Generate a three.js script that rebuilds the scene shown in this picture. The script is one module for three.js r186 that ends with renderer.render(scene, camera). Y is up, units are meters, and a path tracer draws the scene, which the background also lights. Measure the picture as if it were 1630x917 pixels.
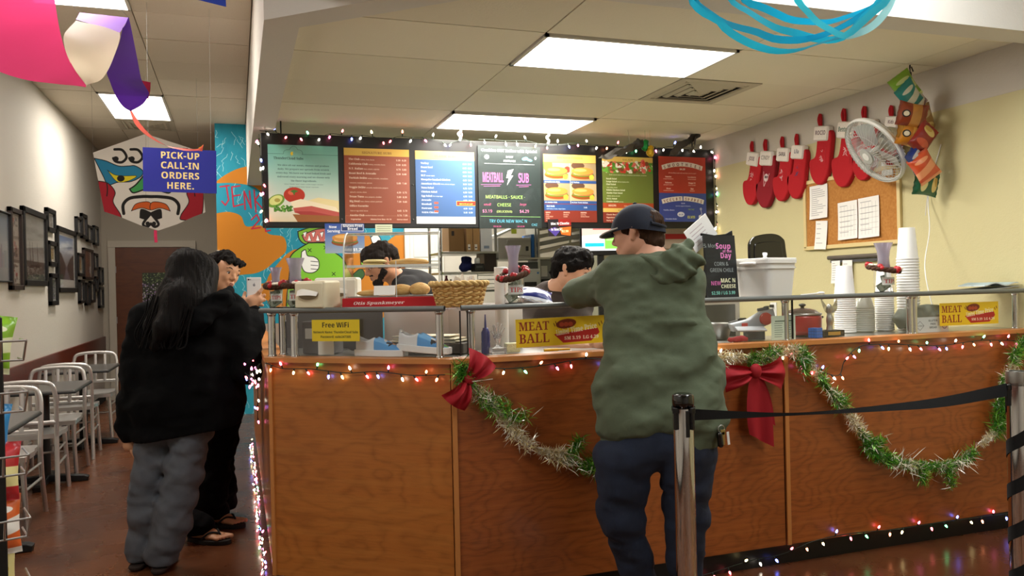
import * as THREE from 'three';
import { mergeGeometries, mergeVertices } from 'three/addons/utils/BufferGeometryUtils.js';
import { RoundedBoxGeometry } from 'three/addons/geometries/RoundedBoxGeometry.js';
import { RectAreaLightUniformsLib } from 'three/addons/lights/RectAreaLightUniformsLib.js';

// ------------------------------------------------------------------ camera, lights, exposure
const scene = new THREE.Scene();
scene.background = new THREE.Color(0x000000);
const camera = new THREE.PerspectiveCamera(39.393, 1630 / 917, 0.05, 60);
camera.position.set(0, 1.45, 0);
camera.rotation.order = 'YXZ';
camera.rotation.set(-0.0024876, -0.330027, -0.0226723);
const renderer = new THREE.WebGLRenderer({ antialias: true });
renderer.toneMapping = THREE.LinearToneMapping;
renderer.toneMappingExposure = 2.32;
renderer.shadowMap.enabled = true;
RectAreaLightUniformsLib.init();
// the fluorescent ceiling troffers: [centre x, ceiling y, centre z, size x, size z, strength, colour, label]
const KC = [1, 0.955, 0.87], DC = [1, 0.94, 0.87], CC = [0.93, 0.97, 1];
const TROFFERS = [
  [2.215, 2.8, -4.332, 1.22, 0.61, 13, KC, 'bright fluorescent ceiling panel over the sandwich counter, in front of the air vent'],
  [2.215, 2.8, -6.315, 1.22, 0.61, 11, KC, 'bright fluorescent ceiling panel just above the hanging menu board'],
  [2.215, 2.8, -8.92, 1.22, 0.61, 9, KC, 'fluorescent ceiling panel in the back kitchen hidden behind the menu board'],
  [-0.955, 3.44, -9.38, 0.61, 1.22, 8, DC, 'bright fluorescent ceiling panel above the face kite near the corridor end'],
  [-0.955, 3.44, -5.564, 0.61, 1.22, 7, DC, 'bright fluorescent ceiling panel partly behind the pink fabric streamer'],
  [2.705, 3.44, -2.384, 0.61, 1.22, 8, CC, 'fluorescent ceiling panel close to the drywall bulkhead by the teal streamers'],
  [-0.955, 3.44, -1.748, 0.61, 1.22, 6, CC, 'fluorescent ceiling panel of the dining room behind the viewer on the left'],
  [2.705, 3.44, 0.796, 0.61, 1.22, 8, CC, 'fluorescent ceiling panel of the dining room behind the viewer on the right'],
];
for (const [x, y, z, w, d, k, c] of TROFFERS) {
  const l = new THREE.RectAreaLight(new THREE.Color().setRGB(...c), k, w, d);
  l.position.set(x, y - 0.035, z); l.rotation.x = -Math.PI / 2;
  scene.add(l);
}

// ------------------------------------------------------------------ helpers
const PI = Math.PI, V3 = (a) => new THREE.Vector3(a[0], a[1], a[2]);
let seed = 7;
const rnd = () => { seed = (seed + 0x6d2b79f5) | 0; let t = Math.imul(seed ^ (seed >>> 15), 1 | seed); t = (t + Math.imul(t ^ (t >>> 7), 61 | t)) ^ t; return ((t ^ (t >>> 14)) >>> 0) / 4294967296; };
const rr = (a, b) => a + (b - a) * rnd();
const used = new Map();
function numbered(n) { const k = used.get(n) || 0; used.set(n, k + 1); return k ? n + '_' + String(k).padStart(3, '0') : n; }
function tag(o, label, category, group, kind) {
  if (label) o.userData.label = label;
  if (category) o.userData.category = category;
  if (group) o.userData.group = group;
  if (kind) o.userData.kind = kind;
  return o;
}
function thing(name, label, category, pos = [0, 0, 0], turn = 0, group) {
  const o = new THREE.Group(); o.name = numbered(name); scene.add(o);
  o.position.set(...pos); o.rotation.y = turn;
  return tag(o, label, category, group);
}
function clean(g) {                                            // position, normal, uv only, no index
  let q = g.index ? g.toNonIndexed() : g.clone();
  for (const k of Object.keys(q.attributes)) if (!['position', 'normal', 'uv'].includes(k)) q.deleteAttribute(k);
  if (!q.attributes.normal) q.computeVertexNormals();
  if (!q.attributes.uv) q.setAttribute('uv', new THREE.BufferAttribute(new Float32Array(q.attributes.position.count * 2), 2));
  return q;
}
function M(list) { list = Array.isArray(list) ? list : [list]; return list.length === 1 ? list[0] : mergeGeometries(list.map(clean)); }
function part(name, geo, mat, parent, label) {
  const m = new THREE.Mesh(M(geo), mat);
  m.name = parent === scene ? numbered(name) : name;
  m.castShadow = m.receiveShadow = true;
  parent.add(m);
  if (label) m.userData.label = label;
  return m;
}
function solo(name, geo, mat, label, category, group) { return tag(part(name, geo, mat, scene), label, category, group); }
function struct(name, geo, mat, label) { return tag(part(name, geo, mat, scene), label, null, null, 'structure'); }
function boxUV(g, s = 1) {                                     // uv in metres from the dominant axis
  const q = g.index ? g.toNonIndexed() : g, p = q.attributes.position, n = q.attributes.normal, uv = new Float32Array(p.count * 2);
  for (let i = 0; i < p.count; i++) {
    const ax = Math.abs(n.getX(i)), ay = Math.abs(n.getY(i)), az = Math.abs(n.getZ(i)), x = p.getX(i), y = p.getY(i), z = p.getZ(i);
    const [u, v] = az >= ax && az >= ay ? [x, y] : ay >= ax ? [x, z] : [z, y];
    uv[2 * i] = u * s; uv[2 * i + 1] = v * s;
  }
  q.setAttribute('uv', new THREE.BufferAttribute(uv, 2));
  return q;
}
function bx(w, h, d, x = 0, y = 0, z = 0, r = 0, seg = 2) {      // box (rounded when r > 0) centred at x, y, z
  const g = r ? new RoundedBoxGeometry(w, h, d, seg, Math.min(r, w / 2.01, h / 2.01, d / 2.01)) : new THREE.BoxGeometry(w, h, d);
  return boxUV(g).translate(x, y, z);
}
function cyl(r0, r1, h, x = 0, y = 0, z = 0, seg = 24, open = false) { return new THREE.CylinderGeometry(r1, r0, h, seg, 1, open).translate(x, y + h / 2, z); }
function bar(a, b, r, seg = 8) {
  a = V3(a); b = V3(b); const d = b.clone().sub(a), g = new THREE.CylinderGeometry(r, r, d.length(), seg);
  return g.applyQuaternion(new THREE.Quaternion().setFromUnitVectors(new THREE.Vector3(0, 1, 0), d.normalize())).translate((a.x + b.x) / 2, (a.y + b.y) / 2, (a.z + b.z) / 2);
}
function tube(pts, r, n = 40, seg = 6, closed = false) { return new THREE.TubeGeometry(new THREE.CatmullRomCurve3(pts.map(V3), closed, 'centripetal'), n, r, seg, closed); }
function lathe(prof, seg = 32) { return new THREE.LatheGeometry(prof.map((p) => new THREE.Vector2(p[0], p[1])), seg); }
function ext(pts, depth, bevel = 0, holes) {
  const s = pts instanceof THREE.Shape ? pts : new THREE.Shape(pts.map((p) => new THREE.Vector2(p[0], p[1])));
  return new THREE.ExtrudeGeometry(s, { depth, bevelEnabled: bevel > 0, bevelSize: bevel, bevelThickness: bevel, bevelSegments: 2, curveSegments: 12 });
}
function smoothShape(pts, closed = true, n = 60) {
  const c = new THREE.SplineCurve((closed ? [...pts, pts[0]] : pts).map((p) => new THREE.Vector2(p[0], p[1])));
  return new THREE.Shape(c.getPoints(n));
}
function loft(A, B, n = 24, m = 4, sag) {                       // cloth between two edges
  const ca = new THREE.CatmullRomCurve3(A.map(V3), false, 'centripetal'), cb = new THREE.CatmullRomCurve3(B.map(V3), false, 'centripetal');
  const pos = [], uv = [], idx = [];
  for (let i = 0; i <= n; i++) {
    const a = ca.getPoint(i / n), b = cb.getPoint(i / n);
    for (let j = 0; j <= m; j++) {
      const p = a.clone().lerp(b, j / m); if (sag) sag(p, i / n, j / m);
      pos.push(p.x, p.y, p.z); uv.push(j / m, i / n);
      if (i < n && j < m) { const q = i * (m + 1) + j; idx.push(q, q + 1, q + m + 1, q + 1, q + m + 2, q + m + 1); }
    }
  }
  const g = new THREE.BufferGeometry();
  g.setAttribute('position', new THREE.Float32BufferAttribute(pos, 3)); g.setAttribute('uv', new THREE.Float32BufferAttribute(uv, 2)); g.setIndex(idx); g.computeVertexNormals();
  return g;
}
// ------------------------------------------------------------------ noise and textures
function hash(x, y, z) { let h = Math.imul(x | 0, 374761393) + Math.imul(y | 0, 668265263) + Math.imul(z | 0, 1274126177); h = Math.imul(h ^ (h >>> 13), 1274126177); return ((h ^ (h >>> 16)) >>> 0) / 4294967296; }
const sm = (t) => t * t * (3 - 2 * t), lerp = (a, b, t) => a + (b - a) * t, clamp = (x, a = 0, b = 1) => Math.min(b, Math.max(a, x));
function noise3(x, y, z) {
  const i = Math.floor(x), j = Math.floor(y), k = Math.floor(z), u = sm(x - i), v = sm(y - j), w = sm(z - k);
  const c = (a, b, d) => hash(i + a, j + b, k + d);
  return lerp(lerp(lerp(c(0, 0, 0), c(1, 0, 0), u), lerp(c(0, 1, 0), c(1, 1, 0), u), v), lerp(lerp(c(0, 0, 1), c(1, 0, 1), u), lerp(c(0, 1, 1), c(1, 1, 1), u), v), w);
}
function pnoise(x, y, px, py, s = 0) {                          // tiles with period px, py (integers)
  const i = Math.floor(x), j = Math.floor(y), u = sm(x - i), v = sm(y - j), m = (a, n) => ((a % n) + n) % n;
  const c = (a, b) => hash(m(i + a, px), m(j + b, py), s);
  return lerp(lerp(c(0, 0), c(1, 0), u), lerp(c(0, 1), c(1, 1), u), v);
}
function fbm(u, v, f, g, oct = 4, s = 0) { let a = 0, k = 0.5, n = 0; for (let o = 0; o < oct; o++) { a += k * pnoise(u * f, v * g, f, g, s + o); n += k; k *= 0.5; f *= 2; g *= 2; } return a / n; }
function dataTex(w, h, fn, srgb, repeat) {
  const d = new Uint8Array(w * h * 4);
  for (let y = 0; y < h; y++) for (let x = 0; x < w; x++) {
    const c = fn(x / w, y / h), o = 4 * (y * w + x);
    d[o] = clamp(c[0]) * 255; d[o + 1] = clamp(c[1]) * 255; d[o + 2] = clamp(c[2]) * 255; d[o + 3] = 255;
  }
  const t = new THREE.DataTexture(d, w, h);
  if (srgb) t.colorSpace = THREE.SRGBColorSpace;
  t.magFilter = THREE.LinearFilter; t.minFilter = THREE.LinearMipmapLinearFilter; t.generateMipmaps = true;
  t.wrapS = t.wrapT = THREE.RepeatWrapping;
  if (repeat) t.repeat.set(repeat[0], repeat[1]);
  t.needsUpdate = true;
  return t;
}
const mix3 = (a, b, t) => [lerp(a[0], b[0], t), lerp(a[1], b[1], t), lerp(a[2], b[2], t)];
const rgb = (h) => [(h >> 16 & 255) / 255, (h >> 8 & 255) / 255, (h & 255) / 255];
const std = (color, roughness = 0.6, more = {}) => new THREE.MeshStandardMaterial({ color, roughness, ...more });
const phy = (color, roughness = 0.6, more = {}) => new THREE.MeshPhysicalMaterial({ color, roughness, ...more });
// flat prints share big canvases: each print gets a rectangle of its own
const PAGES = [];
function page(w = 2048, h = 2048) {
  const c = document.createElement('canvas'); c.width = w; c.height = h;
  const t = new THREE.CanvasTexture(c); t.colorSpace = THREE.SRGBColorSpace; t.wrapS = t.wrapT = THREE.ClampToEdgeWrapping;
  const p = { c, g: c.getContext('2d'), t, w, h, x: 2, y: 2, row: 0, mats: new Map() };
  p.g.fillStyle = '#fff'; p.g.fillRect(0, 0, w, h);
  PAGES.push(p); return p;
}
function print(w, h, draw) {                                    // draw(ctx, w, h) in pixels -> region
  w = Math.round(w); h = Math.round(h);
  let p = PAGES.find((q) => (q.x + w + 4 <= q.w && q.y + h + 4 <= q.h) || (q.y + q.row + h + 6 <= q.h && w + 6 < q.w)) || page();
  if (p.x + w + 4 > p.w) { p.x = 2; p.y += p.row + 4; p.row = 0; }
  const { g } = p, x0 = p.x, y0 = p.y;
  g.save(); g.beginPath(); g.rect(x0 - 1, y0 - 1, w + 2, h + 2); g.clip(); g.translate(x0, y0);
  draw(g, w, h); g.restore();
  p.x += w + 4; p.row = Math.max(p.row, h);
  return { p, u0: x0 / p.w, u1: (x0 + w) / p.w, v0: 1 - (y0 + h) / p.h, v1: 1 - y0 / p.h };
}
function pmat(r, roughness = 0.6, more = {}) {
  const k = roughness + JSON.stringify(more);
  if (!r.p.mats.has(k)) r.p.mats.set(k, new THREE.MeshPhysicalMaterial({ map: r.p.t, roughness, ...more }));
  return r.p.mats.get(k);
}
function toRegion(g, r, all = true) { const uv = g.attributes.uv; for (let i = 0; i < uv.count; i++) uv.setXY(i, lerp(r.u0, r.u1, clamp(uv.getX(i))), lerp(r.v0, r.v1, clamp(uv.getY(i)))); return g; }
function slab(w, h, t, r, curl) {                               // thin sheet, its print on the +z face; base plane z = 0
  const g = new THREE.BoxGeometry(w, h, t, curl ? 10 : 1, curl ? 10 : 1, 1).translate(0, 0, t / 2), n = g.attributes.normal, uv = g.attributes.uv, p = g.attributes.position;
  for (let i = 0; i < uv.count; i++) {
    let u = p.getX(i) / w + 0.5, v = p.getY(i) / h + 0.5;
    if (n.getZ(i) < 0.5) { u = u < 0.5 ? 0.004 : 0.996; v = v < 0.5 ? 0.004 : 0.996; }
    uv.setXY(i, lerp(r.u0, r.u1, clamp(u, 0.002, 0.998)), lerp(r.v0, r.v1, clamp(v, 0.002, 0.998)));
    if (curl) p.setZ(i, p.getZ(i) + curl(p.getX(i) / w + 0.5, p.getY(i) / h + 0.5));
  }
  if (curl) g.computeVertexNormals();
  return g;
}
const FONT = (px, f = 'sans-serif', w = 'bold') => `${w} ${px}px ${f}`;
function text(g, s, x, y, px, col, f = 'sans-serif', w = 'bold', al = 'center', maxw) { g.font = FONT(px, f, w); g.fillStyle = col; g.textAlign = al; g.textBaseline = 'alphabetic'; if (maxw) g.fillText(s, x, y, maxw); else g.fillText(s, x, y); }
// ------------------------------------------------------------------ meshing of soft bodies
function smin(a, b, k) { const h = clamp(0.5 + 0.5 * (b - a) / k); return lerp(b, a, h) - k * h * (1 - h); }
// a capsule that tapers; f = [axis, factor] flattens it along that axis
const C = (a, b, ra, rb = ra, k = 0.03, f) => ({ a, b, ra, rb, k, f });
function field(prims) {
  const P = prims.map((q) => { const d = [q.b[0] - q.a[0], q.b[1] - q.a[1], q.b[2] - q.a[2]]; return { ...q, d, l: d[0] * d[0] + d[1] * d[1] + d[2] * d[2] + 1e-9 }; });
  return (x, y, z) => {
    let s = 9;
    for (const q of P) {
      let px = x - q.a[0], py = y - q.a[1], pz = z - q.a[2];
      const t = clamp((px * q.d[0] + py * q.d[1] + pz * q.d[2]) / q.l);
      px -= q.d[0] * t; py -= q.d[1] * t; pz -= q.d[2] * t;
      if (q.f) { const [n, k] = q.f, c = (px * n[0] + py * n[1] + pz * n[2]) * (k - 1); px += n[0] * c; py += n[1] * c; pz += n[2] * c; }
      s = smin(s, Math.sqrt(px * px + py * py + pz * pz) - (q.ra + (q.rb - q.ra) * t), q.k);
    }
    return s;
  };
}
function boundsOf(prims, pad = 0.04) {
  const lo = [9, 9, 9], hi = [-9, -9, -9];
  for (const q of prims) for (const [c, r] of [[q.a, q.ra], [q.b, q.rb]]) for (let i = 0; i < 3; i++) { lo[i] = Math.min(lo[i], c[i] - r - pad); hi[i] = Math.max(hi[i], c[i] + r + pad); }
  return [lo, hi];
}
function nets(f, [lo, hi], h) {                                 // surface nets: a closed smooth mesh of f = 0
  const n = [0, 1, 2].map((i) => Math.ceil((hi[i] - lo[i]) / h) + 1), [nx, ny, nz] = n, F = new Float32Array(nx * ny * nz), at = (i, j, k) => (k * ny + j) * nx + i;
  for (let k = 0; k < nz; k++) for (let j = 0; j < ny; j++) for (let i = 0; i < nx; i++) F[at(i, j, k)] = i && j && k && i < nx - 1 && j < ny - 1 && k < nz - 1 ? f(lo[0] + i * h, lo[1] + j * h, lo[2] + k * h) : Math.max(1e-4, f(lo[0] + i * h, lo[1] + j * h, lo[2] + k * h));
  const id = new Int32Array(nx * ny * nz).fill(-1), pos = [], idx = [];
  const E = [[0, 1], [2, 3], [4, 5], [6, 7], [0, 2], [1, 3], [4, 6], [5, 7], [0, 4], [1, 5], [2, 6], [3, 7]];
  for (let k = 0; k < nz - 1; k++) for (let j = 0; j < ny - 1; j++) for (let i = 0; i < nx - 1; i++) {
    const v = []; let neg = 0;
    for (let c = 0; c < 8; c++) { const w = F[at(i + (c & 1), j + (c >> 1 & 1), k + (c >> 2))]; v.push(w); if (w < 0) neg++; }
    if (!neg || neg === 8) continue;
    let x = 0, y = 0, z = 0, m = 0;
    for (const [a, b] of E) if ((v[a] < 0) !== (v[b] < 0)) { const t = v[a] / (v[a] - v[b]); x += lerp(a & 1, b & 1, t); y += lerp(a >> 1 & 1, b >> 1 & 1, t); z += lerp(a >> 2, b >> 2, t); m++; }
    id[at(i, j, k)] = pos.length / 3; pos.push(lo[0] + (i + x / m) * h, lo[1] + (j + y / m) * h, lo[2] + (k + z / m) * h);
  }
  for (let k = 1; k < nz - 1; k++) for (let j = 1; j < ny - 1; j++) for (let i = 1; i < nx - 1; i++) {
    const s = F[at(i, j, k)] < 0;
    const q = (o, a, b, c, d) => { if (s !== o) { if (s) idx.push(a, b, c, a, c, d); else idx.push(a, c, b, a, d, c); } };
    q(F[at(i + 1, j, k)] < 0, id[at(i, j - 1, k - 1)], id[at(i, j, k - 1)], id[at(i, j, k)], id[at(i, j - 1, k)]);
    q(F[at(i, j + 1, k)] < 0, id[at(i - 1, j, k - 1)], id[at(i - 1, j, k)], id[at(i, j, k)], id[at(i, j, k - 1)]);
    q(F[at(i, j, k + 1)] < 0, id[at(i - 1, j - 1, k)], id[at(i, j - 1, k)], id[at(i, j, k)], id[at(i - 1, j, k)]);
  }
  const g = new THREE.BufferGeometry();
  g.setAttribute('position', new THREE.Float32BufferAttribute(pos, 3)); g.setIndex(idx); g.computeVertexNormals();
  const uv = new Float32Array(pos.length / 3 * 2), nn = g.attributes.normal;
  for (let i = 0; i < pos.length / 3; i++) { const ax = Math.abs(nn.getX(i)) > Math.abs(nn.getZ(i)) ? 2 : 0; uv[2 * i] = pos[3 * i + ax]; uv[2 * i + 1] = pos[3 * i + 1]; }
  g.setAttribute('uv', new THREE.BufferAttribute(uv, 2));
  return g;
}
function soft(prims, h, bump, pad) { const f = field(prims); return nets(bump ? (x, y, z) => f(x, y, z) + bump(x, y, z) : f, boundsOf(prims, pad ?? 0.04), h); }

// ------------------------------------------------------------------ materials
const oakTex = (base, dark, light, s) => dataTex(1024, 1024, (u, v) => {
  const warp = fbm(u, v, 3, 5, 3, s) * 0.9 + fbm(u, v, 8, 24, 3, s + 9) * 0.16;
  const ring = Math.abs(((warp * 11 + v * 5) % 1) * 2 - 1), pore = fbm(u, v, 24, 300, 2, s + 20), streak = fbm(u, v, 4, 90, 3, s + 30), blot = fbm(u, v, 3, 4, 3, s + 40);
  let c = mix3(base, dark, clamp(Math.pow(ring, 2.2) * 0.46 + (pore > 0.62 ? 0.22 : 0)));
  c = mix3(c, light, clamp((streak - 0.42) * 0.9)); return mix3(c, dark, clamp((blot - 0.5) * 0.8));
}, true);
const oakA = oakTex(rgb(0x9c5220), rgb(0x6c360f), rgb(0xb66a30), 1), oakB = oakTex(rgb(0xb26a2a), rgb(0x8a4e1a), rgb(0xc8863e), 60);
const oakRough = dataTex(256, 256, (u, v) => { const n = fbm(u, v, 8, 40, 3, 5); return [n, 0.85 + 0.3 * (n - 0.5), n]; });
oakRough.repeat.set(1, 1);
const speck = dataTex(512, 512, (u, v) => { const n = fbm(u, v, 60, 60, 3, 3); return [n, n, n]; });
const plaster = dataTex(512, 512, (u, v) => { const n = 0.6 * fbm(u, v, 24, 24, 4, 8) + 0.4 * fbm(u, v, 90, 90, 2, 12); return [n, n, n]; });
const cloth = dataTex(512, 512, (u, v) => { const n = 0.5 + 0.25 * Math.sin(u * 2 * PI * 128) * Math.sin(v * 2 * PI * 128) + 0.5 * (fbm(u, v, 40, 40, 3, 4) - 0.5); return [n, n, n]; });
const rep = (t, a, b = a) => { const q = t.clone(); q.repeat.set(a, b); q.needsUpdate = true; return q; };
const floorTex = dataTex(1024, 1024, (u, v) => {
  const a = fbm(u, v, 5, 5, 5, 2), b = fbm(u, v, 16, 16, 4, 7), c = fbm(u, v, 120, 120, 2, 11);
  let q = mix3(rgb(0x55301c), rgb(0x6e4024), clamp(a * 1.7 - 0.35)); q = mix3(q, rgb(0x806040), clamp((b - 0.62) * 2.2) * clamp((a - 0.35) * 3)); q = mix3(q, rgb(0x361a0e), clamp((fbm(u, v, 9, 9, 4, 21) - 0.55) * 1.6));
  return mix3(q, rgb(0x84502f), clamp((c - 0.6) * 0.8));
}, true, [0.3, 0.3]);
const floorRough = dataTex(512, 512, (u, v) => { const n = fbm(u, v, 14, 14, 5, 31); return [n, 0.62 + 0.3 * (n - 0.4), n]; }, false, [0.5, 0.5]);
const m = {
  floor: phy(0xffffff, 0.42, { map: floorTex, roughnessMap: floorRough, bumpMap: rep(plaster, 0.6), bumpScale: 0.0003, specularIntensity: 0.9 }),
  white: std(0xcfc9bd, 0.75, { bumpMap: rep(plaster, 1.4), bumpScale: 0.0015 }),
  whiteUp: std(0xc6bfb4, 0.78, { bumpMap: rep(plaster, 1.4), bumpScale: 0.0015 }),
  yellow: std(0xc8be90, 0.7, { bumpMap: rep(plaster, 1.4), bumpScale: 0.0015 }),
  drywall: std(0xd9d5cc, 0.8, { bumpMap: rep(plaster, 1.4), bumpScale: 0.0012 }),
  tile: [0xd3c8b4, 0xcfc4b0, 0xd6cbb8].map((c) => std(c, 0.9, { bumpMap: rep(speck, 2), bumpScale: 0.002 })),
  kTile: [0xe6dec8, 0xe2dac4, 0xeae2cc].map((c) => std(c, 0.88, { bumpMap: rep(speck, 2), bumpScale: 0.001 })),
  grid: std(0x9b917f, 0.7),
  oakA: phy(0xffffff, 0.42, { map: rep(oakA, 0.8, 0.8), roughnessMap: oakRough, clearcoat: 0.25, clearcoatRoughness: 0.35 }),
  oakB: phy(0xffffff, 0.42, { map: rep(oakB, 0.6, 0.6), roughnessMap: oakRough, clearcoat: 0.25, clearcoatRoughness: 0.35 }),
  oakTrim: phy(0xc07c3e, 0.45, { bumpMap: oakRough, bumpScale: 0.0004, clearcoat: 0.2, clearcoatRoughness: 0.4 }),
  black: std(0x0b0b0b, 0.45), matteBlack: std(0x101010, 0.85), blackGloss: phy(0x060606, 0.15, { clearcoat: 0.6 }),
  darkWood: std(0x2a1b13, 0.5), chrome: std(0xd8d8d8, 0.08, { metalness: 1 }), steel: std(0xb4b4b0, 0.34, { metalness: 1 }), brushed: std(0xbdbbb6, 0.42, { metalness: 1, bumpMap: rep(oakRough, 2, 8), bumpScale: 0.0004 }),
  alum: std(0xd6d4d0, 0.36, { metalness: 0.85 }), rail: std(0x6f7370, 0.5, { metalness: 0.3 }),
  glass: phy(0xffffff, 0.03, { transmission: 1, thickness: 0, ior: 1.45 }), acrylic: phy(0xffffff, 0.05, { transmission: 1, thickness: 0, ior: 1.4 }),
  paper: std(0xf0eee8, 0.85), cream: std(0xe6dcbb, 0.5), plasticWhite: phy(0xeeeeea, 0.4), grey: std(0x8a8a86, 0.5), greyD: std(0x4a4a4a, 0.5), card: std(0xb08a5c, 0.9), cardD: std(0x8c6a42, 0.9), red: std(0xb01018, 0.6),
  emit: new THREE.MeshStandardMaterial({ color: 0xffffff, emissive: 0xfff6ea, emissiveIntensity: 2.6, roughness: 0.5 }),
};
// ------------------------------------------------------------------ the room
const XL = -1.75, XR = 4.32, ZB = -12.35, ZM = -10.08, ZF = 3, HD = 3.44, HK = 2.8;
const WX = (x0, x1, y0, y1, z0, z1) => bx(x1 - x0, y1 - y0, Math.abs(z1 - z0), (x0 + x1) / 2, (y0 + y1) / 2, (z0 + z1) / 2);
struct('floor', WX(XL - 0.2, XR + 0.2, -0.15, 0, ZF + 0.2, ZB - 0.2), m.floor);
struct('floor_kitchen', WX(0.2, XR - 0.001, 0, 0.004, -3.6, ZM + 0.001), std(0x9a9184, 0.5, { map: rep(floorRough, 1) }), 'pale worn kitchen floor behind the counter');
struct('wall_left', WX(XL - 0.2, XL, 0, HD + 0.1, ZF, ZB), m.white);
{
  const w = struct('wall_right', WX(XR, XR + 0.2, 0, 2.52, ZF, ZB), m.yellow);
  part('upper_wall', WX(XR - 0.002, XR + 0.2, 2.52, HD + 0.1, ZF, ZB), m.whiteUp, w);
}
struct('wall_back', WX(XL - 0.2, XR + 0.2, 0, HD + 0.1, ZB, ZB - 0.2), std(0xa39a8a, 0.75, { bumpMap: rep(plaster, 1.4), bumpScale: 0.0015 }));
struct('wall_front', WX(XL - 0.2, XR + 0.2, 0, HD + 0.1, ZF, ZF + 0.2), m.white);
{ // dining ceiling
  const c = struct('ceiling', WX(XL - 0.2, XR + 0.2, HD + 0.02, HD + 0.2, ZF + 0.2, ZB - 0.2), m.grid);
  const lights = TROFFERS.filter((t) => t[1] > 3);
  const cols = [-1.75, -1.26, -0.65, 0.57, 1.79, 2.4, 3.01, 4.32]; let k = 0;
  for (let i = 0; i < 7; i++) for (let j = -14; j < 10; j++) {
    let x0 = cols[i], x1 = cols[i + 1], z1 = -6.2 - 0.636 * j, z0 = Math.max(z1 - 0.636, ZB);
    if (z0 > -1.5 && i > 0) { /* tiles in front stay */ }
    if (z1 - z0 < 0.05 || z1 > ZF) continue;
    if (x0 >= 0.5 && z0 < -3.1) continue;
    if (i === 2 && z0 < -3.2) x1 = 0.145;
    if (lights.some((l) => Math.abs((x0 + x1) / 2 - l[0]) < 0.31 && (z0 + z1) / 2 < l[2] + 0.7 && (z0 + z1) / 2 > l[2] - 0.7)) continue;
    part('ceiling_tile', bx(x1 - x0 - 0.008, 0.022, z1 - z0 - 0.008, (x0 + x1) / 2, HD + 0.011 + ((k * 7) % 3) * 0.0012, (z0 + z1) / 2), m.tile[k++ % 3], c);
  }
}
{ // kitchen ceiling, lower
  const c = struct('kitchen_ceiling', WX(0.3, XR + 0.05, HK + 0.02, HK + 0.07, -3.2, ZM), m.grid);
  const xs = [0.315, 1.6, 2.83, 4.05, 4.32], zs = [-3.27, -3.36, -4.008, -4.656, -5.304, -5.96, -6.67, -7.3, -7.95, -8.6, -9.25, -10.08]; let k = 0;
  for (let i = 0; i < 4; i++) for (let j = 0; j < 11; j++) {
    let x0 = xs[i], x1 = xs[i + 1], z1 = zs[j], z0 = zs[j + 1];
    if (i === 1 && (j === 2 || j === 5 || j === 9)) continue;
    if (i === 2 && j === 3) x0 = 3.45;
    part('ceiling_tile', bx(x1 - x0 - 0.007, 0.022, z1 - z0 - 0.007, (x0 + x1) / 2, HK + 0.011 + ((k * 5) % 3) * 0.001, (z0 + z1) / 2), m.kTile[k++ % 3], c);
  }
}
struct('trim_1', ext([[0.15, 10.08], [0.15, 3.93], [1.1, 3.1], [4.32, 3.1], [4.32, 3.27], [1.16, 3.27], [0.315, 4.0], [0.315, 10.08]], 0.74).rotateX(-PI / 2).translate(0, 2.72, 0), m.drywall, 'white drywall bulkhead that steps down around the kitchen ceiling');
for (const [x, y, z, w, d, , , label] of TROFFERS) {
  const t = thing('ceiling_light', label, 'ceiling light', [x, y, z]);
  part('frame', [bx(w, 0.03, 0.02, 0, 0.005, d / 2 - 0.01), bx(w, 0.03, 0.02, 0, 0.005, -d / 2 + 0.01), bx(0.02, 0.03, d, w / 2 - 0.01, 0.005, 0), bx(0.02, 0.03, d, -w / 2 + 0.01, 0.005, 0)], m.drywall, t);
  part('diffuser', bx(w - 0.04, 0.012, d - 0.04, 0, -0.004, 0), m.emit, t);
}
{ // air vents
  const mk = (x, y, z, label) => {
    const t = thing('air_vent', label, 'vent', [x, y, z]), vm = std(0xb9b09c, 0.6);
    part('duct', bx(0.6, 0.01, 0.6, 0, 0.02, 0), std(0x2c261d, 0.9), t);
    part('frame', [bx(0.62, 0.015, 0.06, 0, 0.004, 0.285), bx(0.62, 0.015, 0.06, 0, 0.004, -0.285), bx(0.06, 0.015, 0.51, 0.28, 0.004, 0), bx(0.06, 0.015, 0.51, -0.28, 0.004, 0)], vm, t);
    for (let k = 0; k < 4; k++) {
      const s = 0.47 - k * 0.12, g = [];
      for (let a = 0; a < 4; a++) g.push(bx(s, 0.004, 0.036, 0, 0, 0).rotateX(-0.3).translate(0, -0.002 - 0.003 * k, s / 2).rotateY(a * PI / 2));
      part('louver', g, vm, t);
    }
    part('centre_plate', bx(0.07, 0.006, 0.07, 0, -0.012, 0), vm, t);
  };
  mk(3.14, HK, -4.98, 'square ceiling air vent with stepped louvers right of the bright panel');
  mk(-0.955, HD, -10.35, 'dusty ceiling air vent beyond the corridor light, above the face kite');
}
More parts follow.
